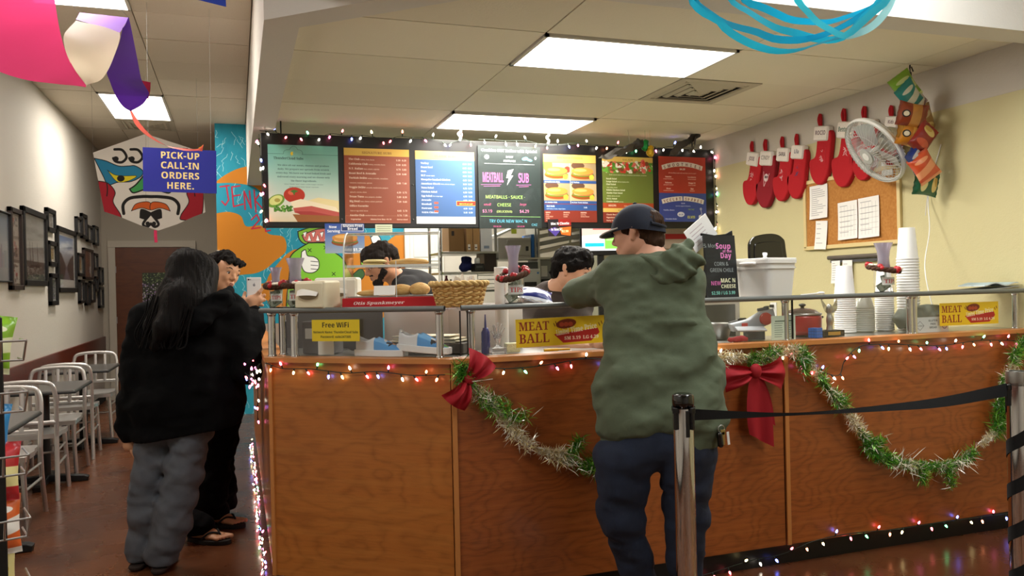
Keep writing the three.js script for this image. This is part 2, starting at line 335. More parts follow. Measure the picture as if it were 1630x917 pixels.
{ // painted wall behind the counter
  const R = (x) => (x - 347) * 0.00758 - 0.194, Y = (y) => 1.937 - (y - 400) * 0.0077;
  const W = 2.65, S = 420, r = print(W * S, HD * S, (g, w, h) => {
    const q = (x, y) => [(R(x) + 0.2) * S, (HD - Y(y)) * S];
    const blob = (pts, fill, line, lw) => { const c = new THREE.SplineCurve([...pts, pts[0]].map((p) => { const [a, b] = q(...p); return new THREE.Vector2(a, b); })).getPoints(120); g.beginPath(); c.forEach((p, i) => (i ? g.lineTo(p.x, p.y) : g.moveTo(p.x, p.y))); g.closePath(); if (fill) { g.fillStyle = fill; g.fill(); } if (line) { g.strokeStyle = line; g.lineWidth = lw; g.lineJoin = 'round'; g.stroke(); } };
    const line = (pts, col, lw) => { g.beginPath(); pts.forEach((p, i) => { const [a, b] = q(...p); i ? g.lineTo(a, b) : g.moveTo(a, b); }); g.strokeStyle = col; g.lineWidth = lw; g.lineCap = g.lineJoin = 'round'; g.stroke(); };
    g.fillStyle = '#1b93ad'; g.fillRect(0, 0, w, h);
    for (let i = 0; i < 260; i++) { g.fillStyle = `rgba(${rnd() < 0.5 ? '20,120,150' : '60,175,190'},0.16)`; const x = rnd() * w, y = rnd() * h, s = rr(20, 90); g.beginPath(); g.ellipse(x, y, s * 0.5, s, rr(-0.4, 0.4), 0, 7); g.fill(); }
    g.strokeStyle = 'rgba(225,240,240,0.75)'; g.lineWidth = 2; g.lineCap = 'round';
    for (let i = 0; i < 520; i++) { let x = rnd() * w, y = rnd() * h; g.beginPath(); g.moveTo(x, y); for (let k = 0; k < 4; k++) { x += rr(-16, 16); y += rr(2, 22); g.lineTo(x, y); } g.stroke(); }
    const O = '#c97c12';
    blob([[344, 297], [362, 283], [385, 272], [420, 266], [470, 270], [470, 330], [420, 312], [400, 300], [370, 296]], O);
    blob([[335, 346], [362, 340], [382, 346], [390, 362], [412, 361], [424, 374], [446, 379], [449, 400], [432, 416], [414, 430], [388, 436], [330, 432]], O);
    blob([[394, 447], [415, 450], [425, 434], [452, 404], [475, 400], [520, 430], [560, 520], [480, 540], [440, 500], [405, 462]], O);
    blob([[540, 400], [570, 372], [600, 390], [640, 372], [670, 420], [640, 480], [570, 520], [530, 470]], O);
    const P = '#c0203c';
    for (const s of [[[353, 302], [366, 300]], [[362, 300], [365, 322], [360, 330], [355, 324]], [[382, 300], [370, 302], [372, 332], [386, 328]], [[371, 316], [382, 314]], [[389, 336], [388, 308], [398, 334], [396, 308]], [[403, 306], [405, 340]], [[414, 308], [404, 322], [418, 338]], [[423, 312], [424, 342]], [[429, 342], [429, 314], [438, 340], [438, 312]], [[398, 352], [406, 344], [410, 352], [398, 366], [411, 364]], [[416, 346], [419, 370], [426, 368]]]) line(s, P, 7);
    blob([[468, 370], [494, 362], [520, 362], [524, 384], [506, 392], [480, 390], [470, 382]], '#7db52f', '#0c0c0c', 5);          // monster head
    blob([[484, 388], [512, 389], [520, 400], [536, 412], [546, 430], [552, 450], [552, 520], [455, 520], [454, 430], [458, 406]], '#7fc42e', '#0c0c0c', 5);
    blob([[474, 376], [500, 366], [522, 368], [518, 384], [496, 387], [480, 386]], '#cf6f66', '#0c0c0c', 4);
    for (let i = 0; i < 7; i++) { const x = 476 + i * 6.6; g.fillStyle = '#fff'; g.beginPath(); const a = q(x, i % 2 ? 385 : 372), b = q(x + 6, i % 2 ? 385 : 370), c = q(x + 3, i % 2 ? 375 : 380); g.moveTo(...a); g.lineTo(...b); g.lineTo(...c); g.fill(); g.strokeStyle = '#0c0c0c'; g.lineWidth = 2; g.stroke(); }
    blob([[473, 402], [479, 399], [482, 408], [492, 410], [499, 416], [499, 428], [490, 435], [477, 433], [472, 420]], '#f4f4f0', '#0c0c0c', 4);
    for (const y of [417, 423, 429]) line([[487, y], [498, y + 1]], '#0c0c0c', 3);
    for (const [x, y] of [[485, 399], [510, 395], [522, 437]]) { line([[x - 2, y - 2], [x + 3, y + 3]], '#0c0c0c', 3); line([[x + 3, y - 2], [x - 2, y + 3]], '#0c0c0c', 3); }
    blob([[552, 440], [566, 430], [572, 440], [560, 452]], '#2b5a2a', '#0c0c0c', 4);
    blob([[583, 380], [592, 374], [600, 384], [590, 396]], '#f4f4f0', '#0c0c0c', 4); blob([[566, 406], [590, 400], [596, 420], [570, 430]], '#7fc42e', '#0c0c0c', 5);
    g.fillStyle = 'rgba(90,50,140,.85)'; g.fillRect(0, h * 0.78, w * 0.3, 26);
  });
  const face = slab(W, HD, 0.012, r).translate(W / 2 - 0.2, HD / 2, ZM);
  const w = struct('wall_mural', WX(-0.2, XR, 0, HD + 0.02, ZM - 0.001, ZM - 0.14), m.white);
  part('mural', face, pmat(r, 0.7), w, 'wall painting of orange clouds on teal with red lettering and a green monster');
  part('edge_trim', bx(0.03, 1.95, 0.03, -0.19, 0.975, ZM + 0.02), m.drywall, w);
}
{ // wainscot board on the left wall
  const r = phy(0x9a5f43, 0.38, { map: rep(oakA, 0.7), clearcoat: 0.3, clearcoatRoughness: 0.3 });
  struct('trim_2', bx(0.03, 0.2, 15.3, XL + 0.015, 0.782, ZB + 7.66, 0.006), r, 'reddish brown wooden chair rail board along the left wall');
  struct('baseboard_left', bx(0.015, 0.1, 15.3, XL + 0.0075, 0.05, ZB + 7.66), m.matteBlack);
}
{ // brown door at the corridor end
  const d = tag(new THREE.Group(), 'brown wooden door at the end of the corridor', null, null, 'structure'); d.name = 'door_1'; d.position.set(-1.1, 0, ZB); scene.add(d);
  const fm = std(0xb4ab9a, 0.6);
  part('door_frame', [bx(0.09, 2.108, 0.05, -0.52, 1.054, 0.025), bx(0.09, 2.108, 0.05, 0.52, 1.054, 0.025), bx(1.13, 0.09, 0.05, 0, 2.155, 0.025)], fm, d);
  part('door_slab', bx(0.95, 2.1, 0.035, 0, 1.055, 0.02, 0.003), phy(0x8a7862, 0.5, { map: rep(oakB, 0.4, 0.4) }), d);
  part('hinge', [bx(0.012, 0.09, 0.02, -0.472, 1.8, 0.04), bx(0.012, 0.09, 0.02, -0.472, 1.1, 0.04), bx(0.012, 0.09, 0.02, -0.472, 0.3, 0.04)], m.steel, d);
  part('door_handle', [bar([0.4, 1.0, 0.035], [0.4, 1.0, 0.09], 0.012), bar([0.4, 1.0, 0.085], [0.29, 1.0, 0.085], 0.009)], m.steel, d);
}
{ // white panelled door in the painted wall
  const d = tag(new THREE.Group(), 'white panelled door at the right end of the painted wall', null, null, 'structure'); d.name = 'door_2'; d.position.set(2.27, 0, ZM + 0.012); scene.add(d);
  const wm = std(0xe4e2da, 0.5);
  part('door_slab', bx(0.5, 2.3, 0.04, 0, 1.15, 0.02, 0.003), wm, d);
  for (const [y, h] of [[1.98, 0.36], [1.4, 0.62], [0.55, 0.8]]) part('door_panel', [bx(0.36, 0.015, 0.012, 0, y + h / 2, 0.044, 0.004), bx(0.36, 0.015, 0.012, 0, y - h / 2, 0.044, 0.004), bx(0.015, h, 0.012, 0.18, y, 0.044, 0.004), bx(0.015, h, 0.012, -0.18, y, 0.044, 0.004), bx(0.28, h - 0.08, 0.012, 0, y, 0.042, 0.005)], wm, d);
}

// ------------------------------------------------------------------ the counter
const C2 = [0.135, -3.97], C1 = [0.88, -3.4], CHL = Math.hypot(C1[0] - C2[0], C1[1] - C2[1]), CHA = Math.atan2(-(C1[1] - C2[1]), C1[0] - C2[0]);
// local frame of the slanted section: x along it, z outward
const chamfer = (g, s, y, off = 0) => g.rotateY(CHA).translate(lerp(C2[0], C1[0], s) + Math.sin(CHA) * off, y, lerp(C2[1], C1[1], s) + Math.cos(CHA) * off);
const chPt = (s, y, off = 0) => [lerp(C2[0], C1[0], s) + Math.sin(CHA) * off, y, lerp(C2[1], C1[1], s) + Math.cos(CHA) * off];
const bandShape = (out, inn) => { // footprint between two offsets, following side, slant and front
  const o = (d) => { const n = [Math.sin(CHA), Math.cos(CHA)], a = [C2[0] + n[0] * d, C2[1] + n[1] * d], t = [(C1[0] - C2[0]) / CHL, (C1[1] - C2[1]) / CHL];
    const zf = C1[1] + d, xs = C2[0] - d, k1 = (zf - a[1]) / t[1], k0 = (xs - a[0]) / t[0];
    return [[xs, a[1] + t[1] * k0], [a[0] + t[0] * k1, zf]]; };
  const A = o(out), B = o(inn);
  return [[A[0][0], 8.2], [A[0][0], -A[0][1]], [A[1][0], -A[1][1]], [XR - 0.003, -A[1][1]], [XR - 0.003, -B[1][1]], [B[1][0], -B[1][1]], [B[0][0], -B[0][1]], [B[0][0], 8.2]];
};
const band = (out, inn, h, y, uv = true) => { const g = ext(bandShape(out, inn), h).rotateX(-PI / 2).translate(0, y, 0); return uv ? boxUV(g) : g; };
{
  const t = thing('service_counter', 'long oak panelled service counter with a slanted corner and black toe kick', 'counter');
  part('core', band(-0.022, -0.12, 1.0, 0.11), std(0x4a2c18, 0.8), t);
  part('toe_kick', band(-0.05, -0.1, 0.112, 0), m.black, t);
  const H = 1.004, Y = 0.112;
  part('oak_panel', chamfer(bx(CHL - 0.02, H, 0.02, 0, 0, -0.011), 0.5, Y + H / 2), m.oakB, t, 'lighter oak panel on the slanted corner');
  part('oak_panel', bx(1.7, H, 0.02, 1.745, Y + H / 2, -3.411), m.oakA, t);
  part('oak_panel', bx(1.68, H, 0.02, 3.47, Y + H / 2, -3.411).translate(0, 0, 0), m.oakA, t);
  part('oak_panel', bx(4.2, H, 0.02, 0, 0, 0).rotateY(PI / 2).translate(C2[0] + 0.011, Y + H / 2, -6.09), m.oakB, t);
  for (const g of [bx(0.022, H, 0.014, 0.886, Y + H / 2, -3.396, 0.003), bx(0.024, H, 0.014, 2.612, Y + H / 2, -3.396, 0.003), bx(0.02, H, 0.014, 4.305, Y + H / 2, -3.396, 0.003), chamfer(bx(0.02, H, 0.014, 0, 0, 0.004, 0.003), 0.014, Y + H / 2)]) part('trim_strip', g, m.oakTrim, t);
  part('ledge', band(0.018, -0.085, 0.022, 1.1165), m.oakTrim, t); part('ledge_shelf', band(-0.085, -0.42, 0.02, 1.1165), m.steel, t);
  part('inner_shelf', band(-0.12, -0.42, 0.02, 0.85), m.brushed, t);
}
{ // sneeze guard: chrome posts, glass and a grey rail
  const t = thing('sneeze_guard', 'glass sneeze guard on chrome posts with a grey top rail along the counter', 'sneeze guard');
  const yR = 1.358, pL = chPt(0.0, yR, -0.05); pL[0] -= 0.05;
  const endA = chPt(0.965, yR, -0.01), left = [[0.11, yR, -4.1], chPt(0.06, yR, -0.01), chPt(0.12, yR, -0.01), endA];
  part('rail', tube(left, 0.0125, 30, 10), m.rail, t);
  part('rail', tube([[0.93, yR, -3.415], [1.2, yR, -3.41], [2.5, yR, -3.41], [XR - 0.01, yR, -3.41]], 0.0125, 30, 10), m.rail, t);
  part('top_glass', chamfer(bx(CHL - 0.05, 0.008, 0.32, 0, 0, -0.17), 0.5, yR - 0.002), m.glass, t);
  part('top_glass', bx(3.37, 0.008, 0.27, 2.62, yR - 0.002, -3.545), m.glass, t);
  part('front_glass', chamfer(bx(CHL - 0.1, 0.205, 0.006, 0, 0, -0.05), 0.52, 1.245), m.glass, t);
  for (const [a, b] of [[0.97, 2.66], [2.69, 4.29]]) part('front_glass', bx(b - a, 0.205, 0.006, (a + b) / 2, 1.245, -3.45), m.glass, t);
  const post = (x, z) => { const p = part('post', lathe([[0.021, 0], [0.021, 0.004], [0.018, 0.008], [0.0175, 0.19], [0.02, 0.195], [0.022, 0.2], [0.022, 0.212], [0, 0.212]], 20).translate(x, 1.139, z), m.chrome, t); };
  for (const [s, o] of [[-0.02, -0.06], [-0.025, -0.16], [0.115, -0.06], [0.915, -0.06]]) { const p = chPt(s, 0, o); post(p[0], p[2]); }
  for (const x of [0.99, 2.675, 3.49, 3.52, 4.27]) post(x, -3.47);
  for (const [x, z] of [[2.7, -3.447], [0.968, -3.447], [0.94, -3.47]]) part('glass_clip', bx(0.004, 0.2, 0.012, x, 1.245, z), m.black, t);
}
// ------------------------------------------------------------------ stainless prep line and back kitchen furniture
{
  const t = thing('prep_table', 'stainless steel prep table behind the slanted end of the counter', 'table', [0, 0, 0]);
  part('table_top', chamfer(bx(1.3, 0.03, 0.42, -0.2, 0, -0.72, 0.006), 0.6, 1.09), m.brushed, t);
  part('splash_panel', chamfer(bx(0.77, 0.27, 0.012, 0.125, 0, -0.6, 0.004), 0.6, 1.23), std(0xe2e0da, 0.35, { metalness: 0.15 }), t); part('splash_panel', chamfer(bx(0.64, 0.27, 0.012, -0.58, 0, -0.58, 0.004), 0.6, 1.23), m.greyD, t, 'dark grey splash panel');
  for (const [x, z] of [[-0.8, -0.55], [0.38, -0.55], [-0.8, -0.9], [0.38, -0.9]]) part('leg', chamfer(bx(0.03, 1.08, 0.03, x, 0, z), 0.6, 0.54), m.steel, t);
}

// ------------------------------------------------------------------ hanging menu board
const menuLines = (g, rows, x0, x1, y, dy, px, col, small) => rows.forEach((r, i) => { text(g, r[0], x0, y + i * dy, px, col, 'serif', 'bold', 'left'); if (r[1]) { const w = (g.font = FONT(px, 'serif'), g.measureText(r[0]).width); text(g, r[1], x0 + w + 5, y + i * dy, px * 0.62, small || col, 'serif', 'normal', 'left'); } if (r[2]) { text(g, r[2], x1 - px * 2.4, y + i * dy, px * 0.9, col, 'serif', 'bold', 'right'); text(g, r[3] || '', x1, y + i * dy, px * 0.9, col, 'serif', 'bold', 'right'); } });
const ell = (g, x, y, a, b, c, rot = 0) => { g.fillStyle = c; g.beginPath(); g.ellipse(x, y, a, b, rot, 0, 7); g.fill(); };
const poly = (g, pts, c) => { g.fillStyle = c; g.beginPath(); pts.forEach((p, i) => (i ? g.lineTo(...p) : g.moveTo(...p))); g.closePath(); g.fill(); };
const sub = (g, x, y, s) => { ell(g, x, y + s * 0.16, s, s * 0.3, '#8c4a1c'); ell(g, x, y + s * 0.05, s * 0.96, s * 0.2, '#4f8a2e'); ell(g, x, y - s * 0.02, s * 0.92, s * 0.2, '#c2553f'); ell(g, x - s * 0.1, y, s * 0.7, s * 0.12, '#e8d9a0'); ell(g, x, y - s * 0.18, s * 0.95, s * 0.3, '#c98a3c'); ell(g, x - s * 0.2, y - s * 0.26, s * 0.55, s * 0.12, '#e0ad63'); };
const PAN = {
  intro(g, w, h) {
    const gr = g.createLinearGradient(0, 0, 0, h); gr.addColorStop(0, '#6fb5a5'); gr.addColorStop(0.45, '#a9cdc0'); gr.addColorStop(0.8, '#dcdccc'); gr.addColorStop(1, '#d8c9a8'); g.fillStyle = gr; g.fillRect(0, 0, w, h);
    g.strokeStyle = '#31544c'; g.lineWidth = 2; g.beginPath(); g.moveTo(0, h * 0.12); g.lineTo(w * 0.22, h * 0.12); g.bezierCurveTo(w * 0.22, h * 0.05, w * 0.3, h * 0.07, w * 0.31, h * 0.06); g.bezierCurveTo(w * 0.33, h * 0.0, w * 0.41, h * 0.01, w * 0.42, h * 0.06); g.bezierCurveTo(w * 0.5, h * 0.06, w * 0.5, h * 0.12, w * 0.48, h * 0.12); g.lineTo(w, h * 0.12); g.stroke();
    poly(g, [[w * 0.33, h * 0.09], [w * 0.36, h * 0.09], [w * 0.345, h * 0.115], [w * 0.365, h * 0.115], [w * 0.325, h * 0.15], [w * 0.335, h * 0.125], [w * 0.315, h * 0.125]], '#f0c81e');
    text(g, 'ThunderCloud Subs', w * 0.08, h * 0.19, 26, '#1d2b28', 'serif', 'bold', 'left', w * 0.42);
    ['We slice all our meats, cheeses and produce', 'daily. We prepare our spreads from scratch', 'every day. We have our bread baked fresh and', 'delivered every morning and we choose only', 'the finest ingredients.'].forEach((s, i) => text(g, s, w * 0.5, h * (0.275 + i * 0.05), 17, '#3c5a54', 'serif', 'bold', 'center', w * 0.84));
    text(g, '• lettuce • Thunder "sauce" • tomato • a shake of pepper • red onion •', w * 0.5, h * 0.515, 9, '#4b625c', 'serif', 'normal'); text(g, 'sprouts • american cheese • mustard • mayonnaise', w * 0.5, h * 0.55, 9, '#4b625c', 'serif', 'normal');
    ell(g, w * 0.36, h * 0.65, w * 0.15, h * 0.1, '#b83a2a'); ell(g, w * 0.32, h * 0.62, w * 0.05, h * 0.03, '#d9664e'); poly(g, [[w * 0.3, h * 0.6], [w * 0.36, h * 0.58], [w * 0.42, h * 0.6], [w * 0.37, h * 0.62], [w * 0.36, h * 0.66], [w * 0.34, h * 0.62]], '#4d7a35');
    ell(g, w * 0.1, h * 0.73, w * 0.13, h * 0.075, '#6f9a38', -0.5); ell(g, w * 0.1, h * 0.72, w * 0.1, h * 0.055, '#d6dc8a', -0.5); ell(g, w * 0.12, h * 0.72, w * 0.04, h * 0.025, '#a9a04e');
    for (let i = 0; i < 60; i++) ell(g, w * rr(0.06, 0.32), h * rr(0.79, 0.86), rr(5, 14), rr(3, 8), ['#4f8a2e', '#6aa53c', '#3c7024'][i % 3], rnd() * 3);
    poly(g, [[w * 0.31, h * 0.78], [w * 0.7, h * 0.68], [w, h * 0.72], [w, h * 0.9], [w * 0.5, h * 0.92]], '#ead9a2'); poly(g, [[w * 0.3, h * 0.74], [w * 0.45, h * 0.7], [w * 0.95, h * 0.8], [w, h * 0.86], [w * 0.35, h * 0.82]], '#f2e3c4');
    poly(g, [[w * 0.34, h * 0.82], [w * 0.6, h * 0.79], [w, h * 0.87], [w, h * 0.93], [w * 0.6, h * 0.93], [w * 0.36, h * 0.88]], '#c05a52'); poly(g, [[w * 0.36, h * 0.86], [w * 0.6, h * 0.86], [w * 0.94, h * 0.92], [w * 0.5, h * 0.94]], '#a8403c'); poly(g, [[w * 0.33, h * 0.9], [w, h * 0.92], [w, h], [w * 0.4, h]], '#9a6034');
  },
  signature(g, w, h) {
    g.fillStyle = '#94492f'; g.fillRect(0, 0, w, h); g.fillStyle = '#cfa94a'; g.fillRect(0, 0, w, h * 0.1); text(g, 'SIGNATURE SUBS', w * 0.5, h * 0.075, 26, '#7a4a1e', 'serif');
    menuLines(g, [['The Club', 'turkey, ham, bacon', '5.39', '8.28'], ['California Club', 'turkey, avocado, bacon', '5.59', '8.95'], ['N.Y. Italian', 'ham, salami, capicola', '4.79', '5.85'], ['Roast Beef & Avocado', '', '5.59', '8.68'], ['Turkish Delite', 'turkey, avocado, cucumbers', '', ''], ['', 'tomatoes, mushrooms, sprouts', '5.09', '7.48'], ['Veggie Delite', 'avocado, mushrooms, peppers', '', ''], ['', 'spinach, carrots, olives', '4.59', '5.75'], ['Texas Tuna', 'tuna, jalapeno, cheddar', '5.09', '8.59'], ['Big Deal', 'ham, cheese, salami, pastrami', '7.39', '9.65'], ['Office Favorite', '', '', ''], ['', 'ham or egg salad, bacon', '4.65', '5.78'], ['Austin Club', 'smoked chicken, avocado', '5.74', '7.28']], w * 0.07, w * 0.95, h * 0.16, h * 0.062, 19, '#e8d2bd');
    g.strokeStyle = '#d8b8a0'; g.strokeRect(3, h * 0.9, w - 6, h * 0.09); text(g, '● Vegetarian', w * 0.15, h * 0.955, 14, '#f0d8c4', 'serif'); text(g, 'Gluten Free Bun +$1.70', w * 0.54, h * 0.955, 14, '#f0d8c4', 'serif'); text(g, 'Sub-In-A-Bowl', w * 0.87, h * 0.955, 12, '#f0d8c4', 'serif');
  },
  classic(g, w, h) {
    g.fillStyle = '#3f6396'; g.fillRect(0, 0, w, h); g.fillStyle = '#d9bd68'; g.fillRect(0, 0, w, h * 0.12); text(g, 'CLASSIC SUBS', w * 0.5, h * 0.085, 24, '#b59642', 'serif'); g.fillStyle = '#e8e8e4'; g.fillRect(0, h * 0.9, w, h * 0.1);
    menuLines(g, [['Turkey', '', '4.39', '5.85'], ['Roast Beef', '', '4.85', '5.95'], ['Ham', '', '4.39', '5.38'], ['BLT', '(classic style)', '4.15', '5.25'], ['Mesquite Smoked Chicken', '', '4.39', '5.85'], ['American Classic', 'ham, salami, bologna', '3.59', '5.05'], ['Tuna Salad', '', '4.55', '5.75'], ['Chicken Salad', '', '4.36', '5.55'], ['Egg Salad', 'free range eggs', '4.05', '5.15'], ['Avocado', '', '4.55', '5.55'], ['Meatball', '', '', ''], ['Pastrami', '', '4.59', '5.80'], ['NADA Chicken', '', '5.45', '6.90']], w * 0.09, w * 0.95, h * 0.18, h * 0.056, 18, '#e6ecf4');
    g.fillStyle = '#c8261c'; g.fillRect(w * 0.68, h * 0.685, w * 0.32, h * 0.06); g.strokeStyle = '#f2d21c'; g.lineWidth = 3; g.strokeRect(w * 0.68, h * 0.685, w * 0.32, h * 0.06); text(g, 'SM 3.19 LG 4.29', w * 0.84, h * 0.73, 15, '#ffe650'); for (const y of [0.7, 0.76, 0.815]) { g.fillStyle = '#d9502c'; g.fillRect(w * 0.3, h * y, w * 0.07, h * 0.025); }
    text(g, 'Add bacon or avocado to any sub', w * 0.5, h * 0.94, 13, '#9a968c', 'serif', 'normal'); text(g, 'extra meat, cheese or double portions available', w * 0.5, h * 0.975, 12, '#9a968c', 'serif', 'normal');
  },
  chalk(g, w, h) {
    g.fillStyle = '#232c2b'; g.fillRect(0, 0, w, h); for (let i = 0; i < 40; i++) ell(g, rnd() * w, rnd() * h, rr(20, 90), rr(8, 30), 'rgba(150,165,160,0.035)', rnd() * 3);
    text(g, 'Combine HOT Italian with Special', w * 0.5, h * 0.075, 30, '#eef2ee', 'sans-serif', 'bold', 'center', w * 0.97); text(g, 'DAILY', w * 0.5, h * 0.145, 22, '#eef2ee'); text(g, 'FEATURES', w * 0.5, h * 0.195, 22, '#eef2ee');
    g.strokeStyle = '#dfe8e4'; g.lineWidth = 2; g.beginPath(); g.moveTo(w * 0.1, h * 0.22); g.lineTo(w * 0.9, h * 0.22); g.stroke(); ell(g, w * 0.75, h * 0.15, 28, 14, '#58aebb', -0.2); ell(g, w * 0.82, h * 0.165, 26, 10, '#58aebb', 0.2); ell(g, w * 0.14, h * 0.14, 20, 18, '#e6eae6'); ell(g, w * 0.92, h * 0.14, 9, 12, '#e6eae6');
    const tall = (s, x, y, col, sx, sy) => { g.save(); g.translate(x, y); g.scale(sx, sy); g.lineWidth = 2.4; g.strokeStyle = col; g.font = FONT(50, 'sans-serif', 'normal'); g.textAlign = 'center'; g.strokeText(s, 0, 0); g.restore(); };
    tall('MEATBALL', w * 0.23, h * 0.44, '#d66ab0', 0.76, 2.0); tall('SUB', w * 0.72, h * 0.44, '#d66ab0', 1.0, 2.0);
    g.strokeStyle = '#d66ab0'; g.lineWidth = 3; for (const [a, b, y] of [[0.04, 0.36, 0.475], [0.08, 0.34, 0.495], [0.6, 0.84, 0.475], [0.64, 0.8, 0.495]]) { g.beginPath(); g.moveTo(w * a, h * y); g.lineTo(w * b, h * (y - 0.008)); g.stroke(); }
    poly(g, [[w * 0.47, h * 0.3], [w * 0.56, h * 0.28], [w * 0.51, h * 0.36], [w * 0.55, h * 0.36], [w * 0.45, h * 0.48], [w * 0.48, h * 0.39], [w * 0.44, h * 0.39]], '#f2f2ee');
    text(g, 'MEATBALLS · SAUCE ·', w * 0.42, h * 0.64, 36, '#a9cf6a', 'sans-serif', 'normal', 'center', w * 0.74); text(g, 'CHEESE', w * 0.4, h * 0.735, 36, '#a9cf6a', 'sans-serif', 'normal'); text(g, '(DELICIOUS)', w * 0.4, h * 0.81, 24, '#c8dc7c', 'sans-serif', 'normal');
    text(g, 'small', w * 0.13, h * 0.725, 24, '#e05a90', 'serif', 'italic'); text(g, '$3.19', w * 0.13, h * 0.81, 34, '#e88ab8', 'sans-serif', 'normal'); text(g, 'large', w * 0.7, h * 0.72, 24, '#e05a90', 'serif', 'italic'); text(g, '$4.29', w * 0.72, h * 0.81, 34, '#e88ab8', 'sans-serif', 'normal');
    g.strokeStyle = '#9ad07a'; g.lineWidth = 3; g.beginPath(); g.moveTo(w * 0.02, h * 0.855); g.lineTo(w * 0.98, h * 0.86); g.stroke();
    text(g, 'TRY OUR NEW MAC N', w * 0.46, h * 0.93, 34, '#66c4e0', 'sans-serif', 'normal', 'center', w * 0.86); text(g, 'CHZ', w * 0.88, h * 0.97, 28, '#66c4e0', 'sans-serif', 'normal'); text(g, 'SM $2.50', w * 0.28, h * 0.985, 16, '#d0508c'); text(g, 'LG $3.50', w * 0.66, h * 0.985, 16, '#d0508c');
  },
  combos(g, w, h) {
    g.fillStyle = '#7e3024'; g.fillRect(0, 0, w, h); g.fillStyle = '#d8b55c'; g.fillRect(0, 0, w, h * 0.12); text(g, 'THUNDER COMBOS', w * 0.5, h * 0.065, 24, '#8c6a28', 'serif'); text(g, 'sub, chips and a drink', w * 0.5, h * 0.1, 12, '#8c6a28', 'serif', 'italic');
    const P = [['#1 California Club', 0, 0], ['#2 Turkey', 1, 0], ['#3 Austin Club', 0, 1], ['#4 New York Italian', 1, 1]];
    for (const [s, i, j] of P) { const x = i * w * 0.5, y = h * (0.125 + j * 0.3), W = w * 0.5, Hh = h * 0.3; g.save(); g.beginPath(); g.rect(x, y, W, Hh); g.clip(); g.fillStyle = ['#b8a27a', '#a08a68'][(i + j) % 2]; g.fillRect(x, y, W, Hh); if (!i && !j) { ell(g, x + W * 0.15, y + 20, 45, 50, '#6fbf3a'); ell(g, x + W * 0.9, y + 55, 30, 26, '#c43a2c'); } else ell(g, x + W * 0.3, y + 20, 60, 30, '#5a4030'); sub(g, x + W * 0.48, y + Hh * 0.5, W * 0.44); ell(g, x + W * 0.82, y + Hh * 0.68, 22, 22, '#c9b83c'); g.fillStyle = '#2f4f86'; g.fillRect(x, y + Hh * 0.86, W, Hh * 0.14); g.restore(); text(g, s, x + 8, y + Hh * 0.97, 15, '#e8ecf4', 'serif', 'bold', 'left'); }
    g.fillStyle = '#d8cdb0'; g.fillRect(w * 0.495, h * 0.125, 4, h * 0.6); g.fillStyle = '#2f4f86'; g.fillRect(0, h * 0.735, w, h * 0.09); text(g, 'Kid Deli', 20, h * 0.775, 18, '#dfe6f0', 'serif', 'bold', 'left'); text(g, 'half turkey or ham, chips & juice', 20, h * 0.81, 11, '#dfe6f0', 'serif', 'normal', 'left'); text(g, '3.85', w * 0.78, h * 0.79, 16, '#dfe6f0', 'serif');
    for (const [i, s] of ['SIDES', 'SWEETS', 'DRINKS'].entries()) { text(g, s, 12 + i * w * 0.33, h * 0.865, 14, '#f0d9c0', 'serif', 'bold', 'left'); for (let k = 0; k < 4; k++) { text(g, [['Chips', 'Pasta Salad', 'Pickle', 'Soup'], ['Brownie', 'Cookie', '', ''], ['Iced Tea', 'Bottled Water', '', '']][i][k], 12 + i * w * 0.33, h * (0.895 + k * 0.028), 12, '#f0d9c0', 'serif', 'normal', 'left'); } }
  },
  salads(g, w, h) {
    g.fillStyle = '#6c7a34'; g.fillRect(0, 0, w, h); g.fillStyle = '#d8b55c'; g.fillRect(0, 0, w, h * 0.08); text(g, 'SALADS', w * 0.5, h * 0.06, 24, '#8c6a28', 'serif');
    for (let i = 0; i < 130; i++) ell(g, rnd() * w, h * rr(0.08, 0.24), rr(8, 30), rr(6, 20), ['#4f8a2e', '#c83a2c', '#e8e0d0', '#6aa53c', '#d86a5a', '#7d4a2a', '#efe8d8'][i % 7], rnd() * 3);
    g.fillStyle = '#6c7a34'; g.fillRect(0, h * 0.25, w, h); text(g, 'fresh mixed salad: lettuce, tomatoes, cucumbers, croutons', w * 0.5, h * 0.285, 13, '#e6e8c8', 'serif', 'normal', 'center', w * 0.92);
    menuLines(g, [['Small Salad', '', '', '2.85'], ['Large Salad', 'add any topping extra', '', '4.38'], ['Chef Salad', '', '', ''], ['', 'ham, turkey, cheese', '', '6.68'], ['NADA Chicken Salad', '', '', '6.95'], ['Austin Club Salad', '', '', ''], ['', 'chicken, bacon, avocado', '', '7.48'], ['N.Y.I. Salad', '', '', '6.85'], ['Combo Salad', 'pick two', '', '6.65']], w * 0.07, w * 0.95, h * 0.345, h * 0.043, 17, '#eef0d4');
    g.fillStyle = '#b04a26'; g.fillRect(0, h * 0.7, w, h * 0.08); text(g, 'SOUPS', w * 0.18, h * 0.755, 22, '#f2e2c8', 'serif'); text(g, 'daily selection', w * 0.5, h * 0.752, 13, '#f2e2c8', 'serif', 'normal'); g.fillStyle = '#d8b55c'; g.fillRect(0, h * 0.78, w, h * 0.06); text(g, 'BOX LUNCHES', w * 0.42, h * 0.823, 17, '#8c6a28', 'serif'); g.fillStyle = '#7e3024'; g.fillRect(0, h * 0.84, w, h * 0.16);
    ['Classic Box Lunch', 'Signature Box Lunch', 'Party Trays'].forEach((s, i) => text(g, s, w * 0.06, h * (0.885 + i * 0.045), 16, '#f0d9c0', 'serif', 'bold', 'left'));
  },
  smoothies(g, w, h) {
    g.fillStyle = '#a83a28'; g.fillRect(0, 0, w, h * 0.56); g.fillStyle = '#36488c'; g.fillRect(0, h * 0.56, w, h * 0.44);
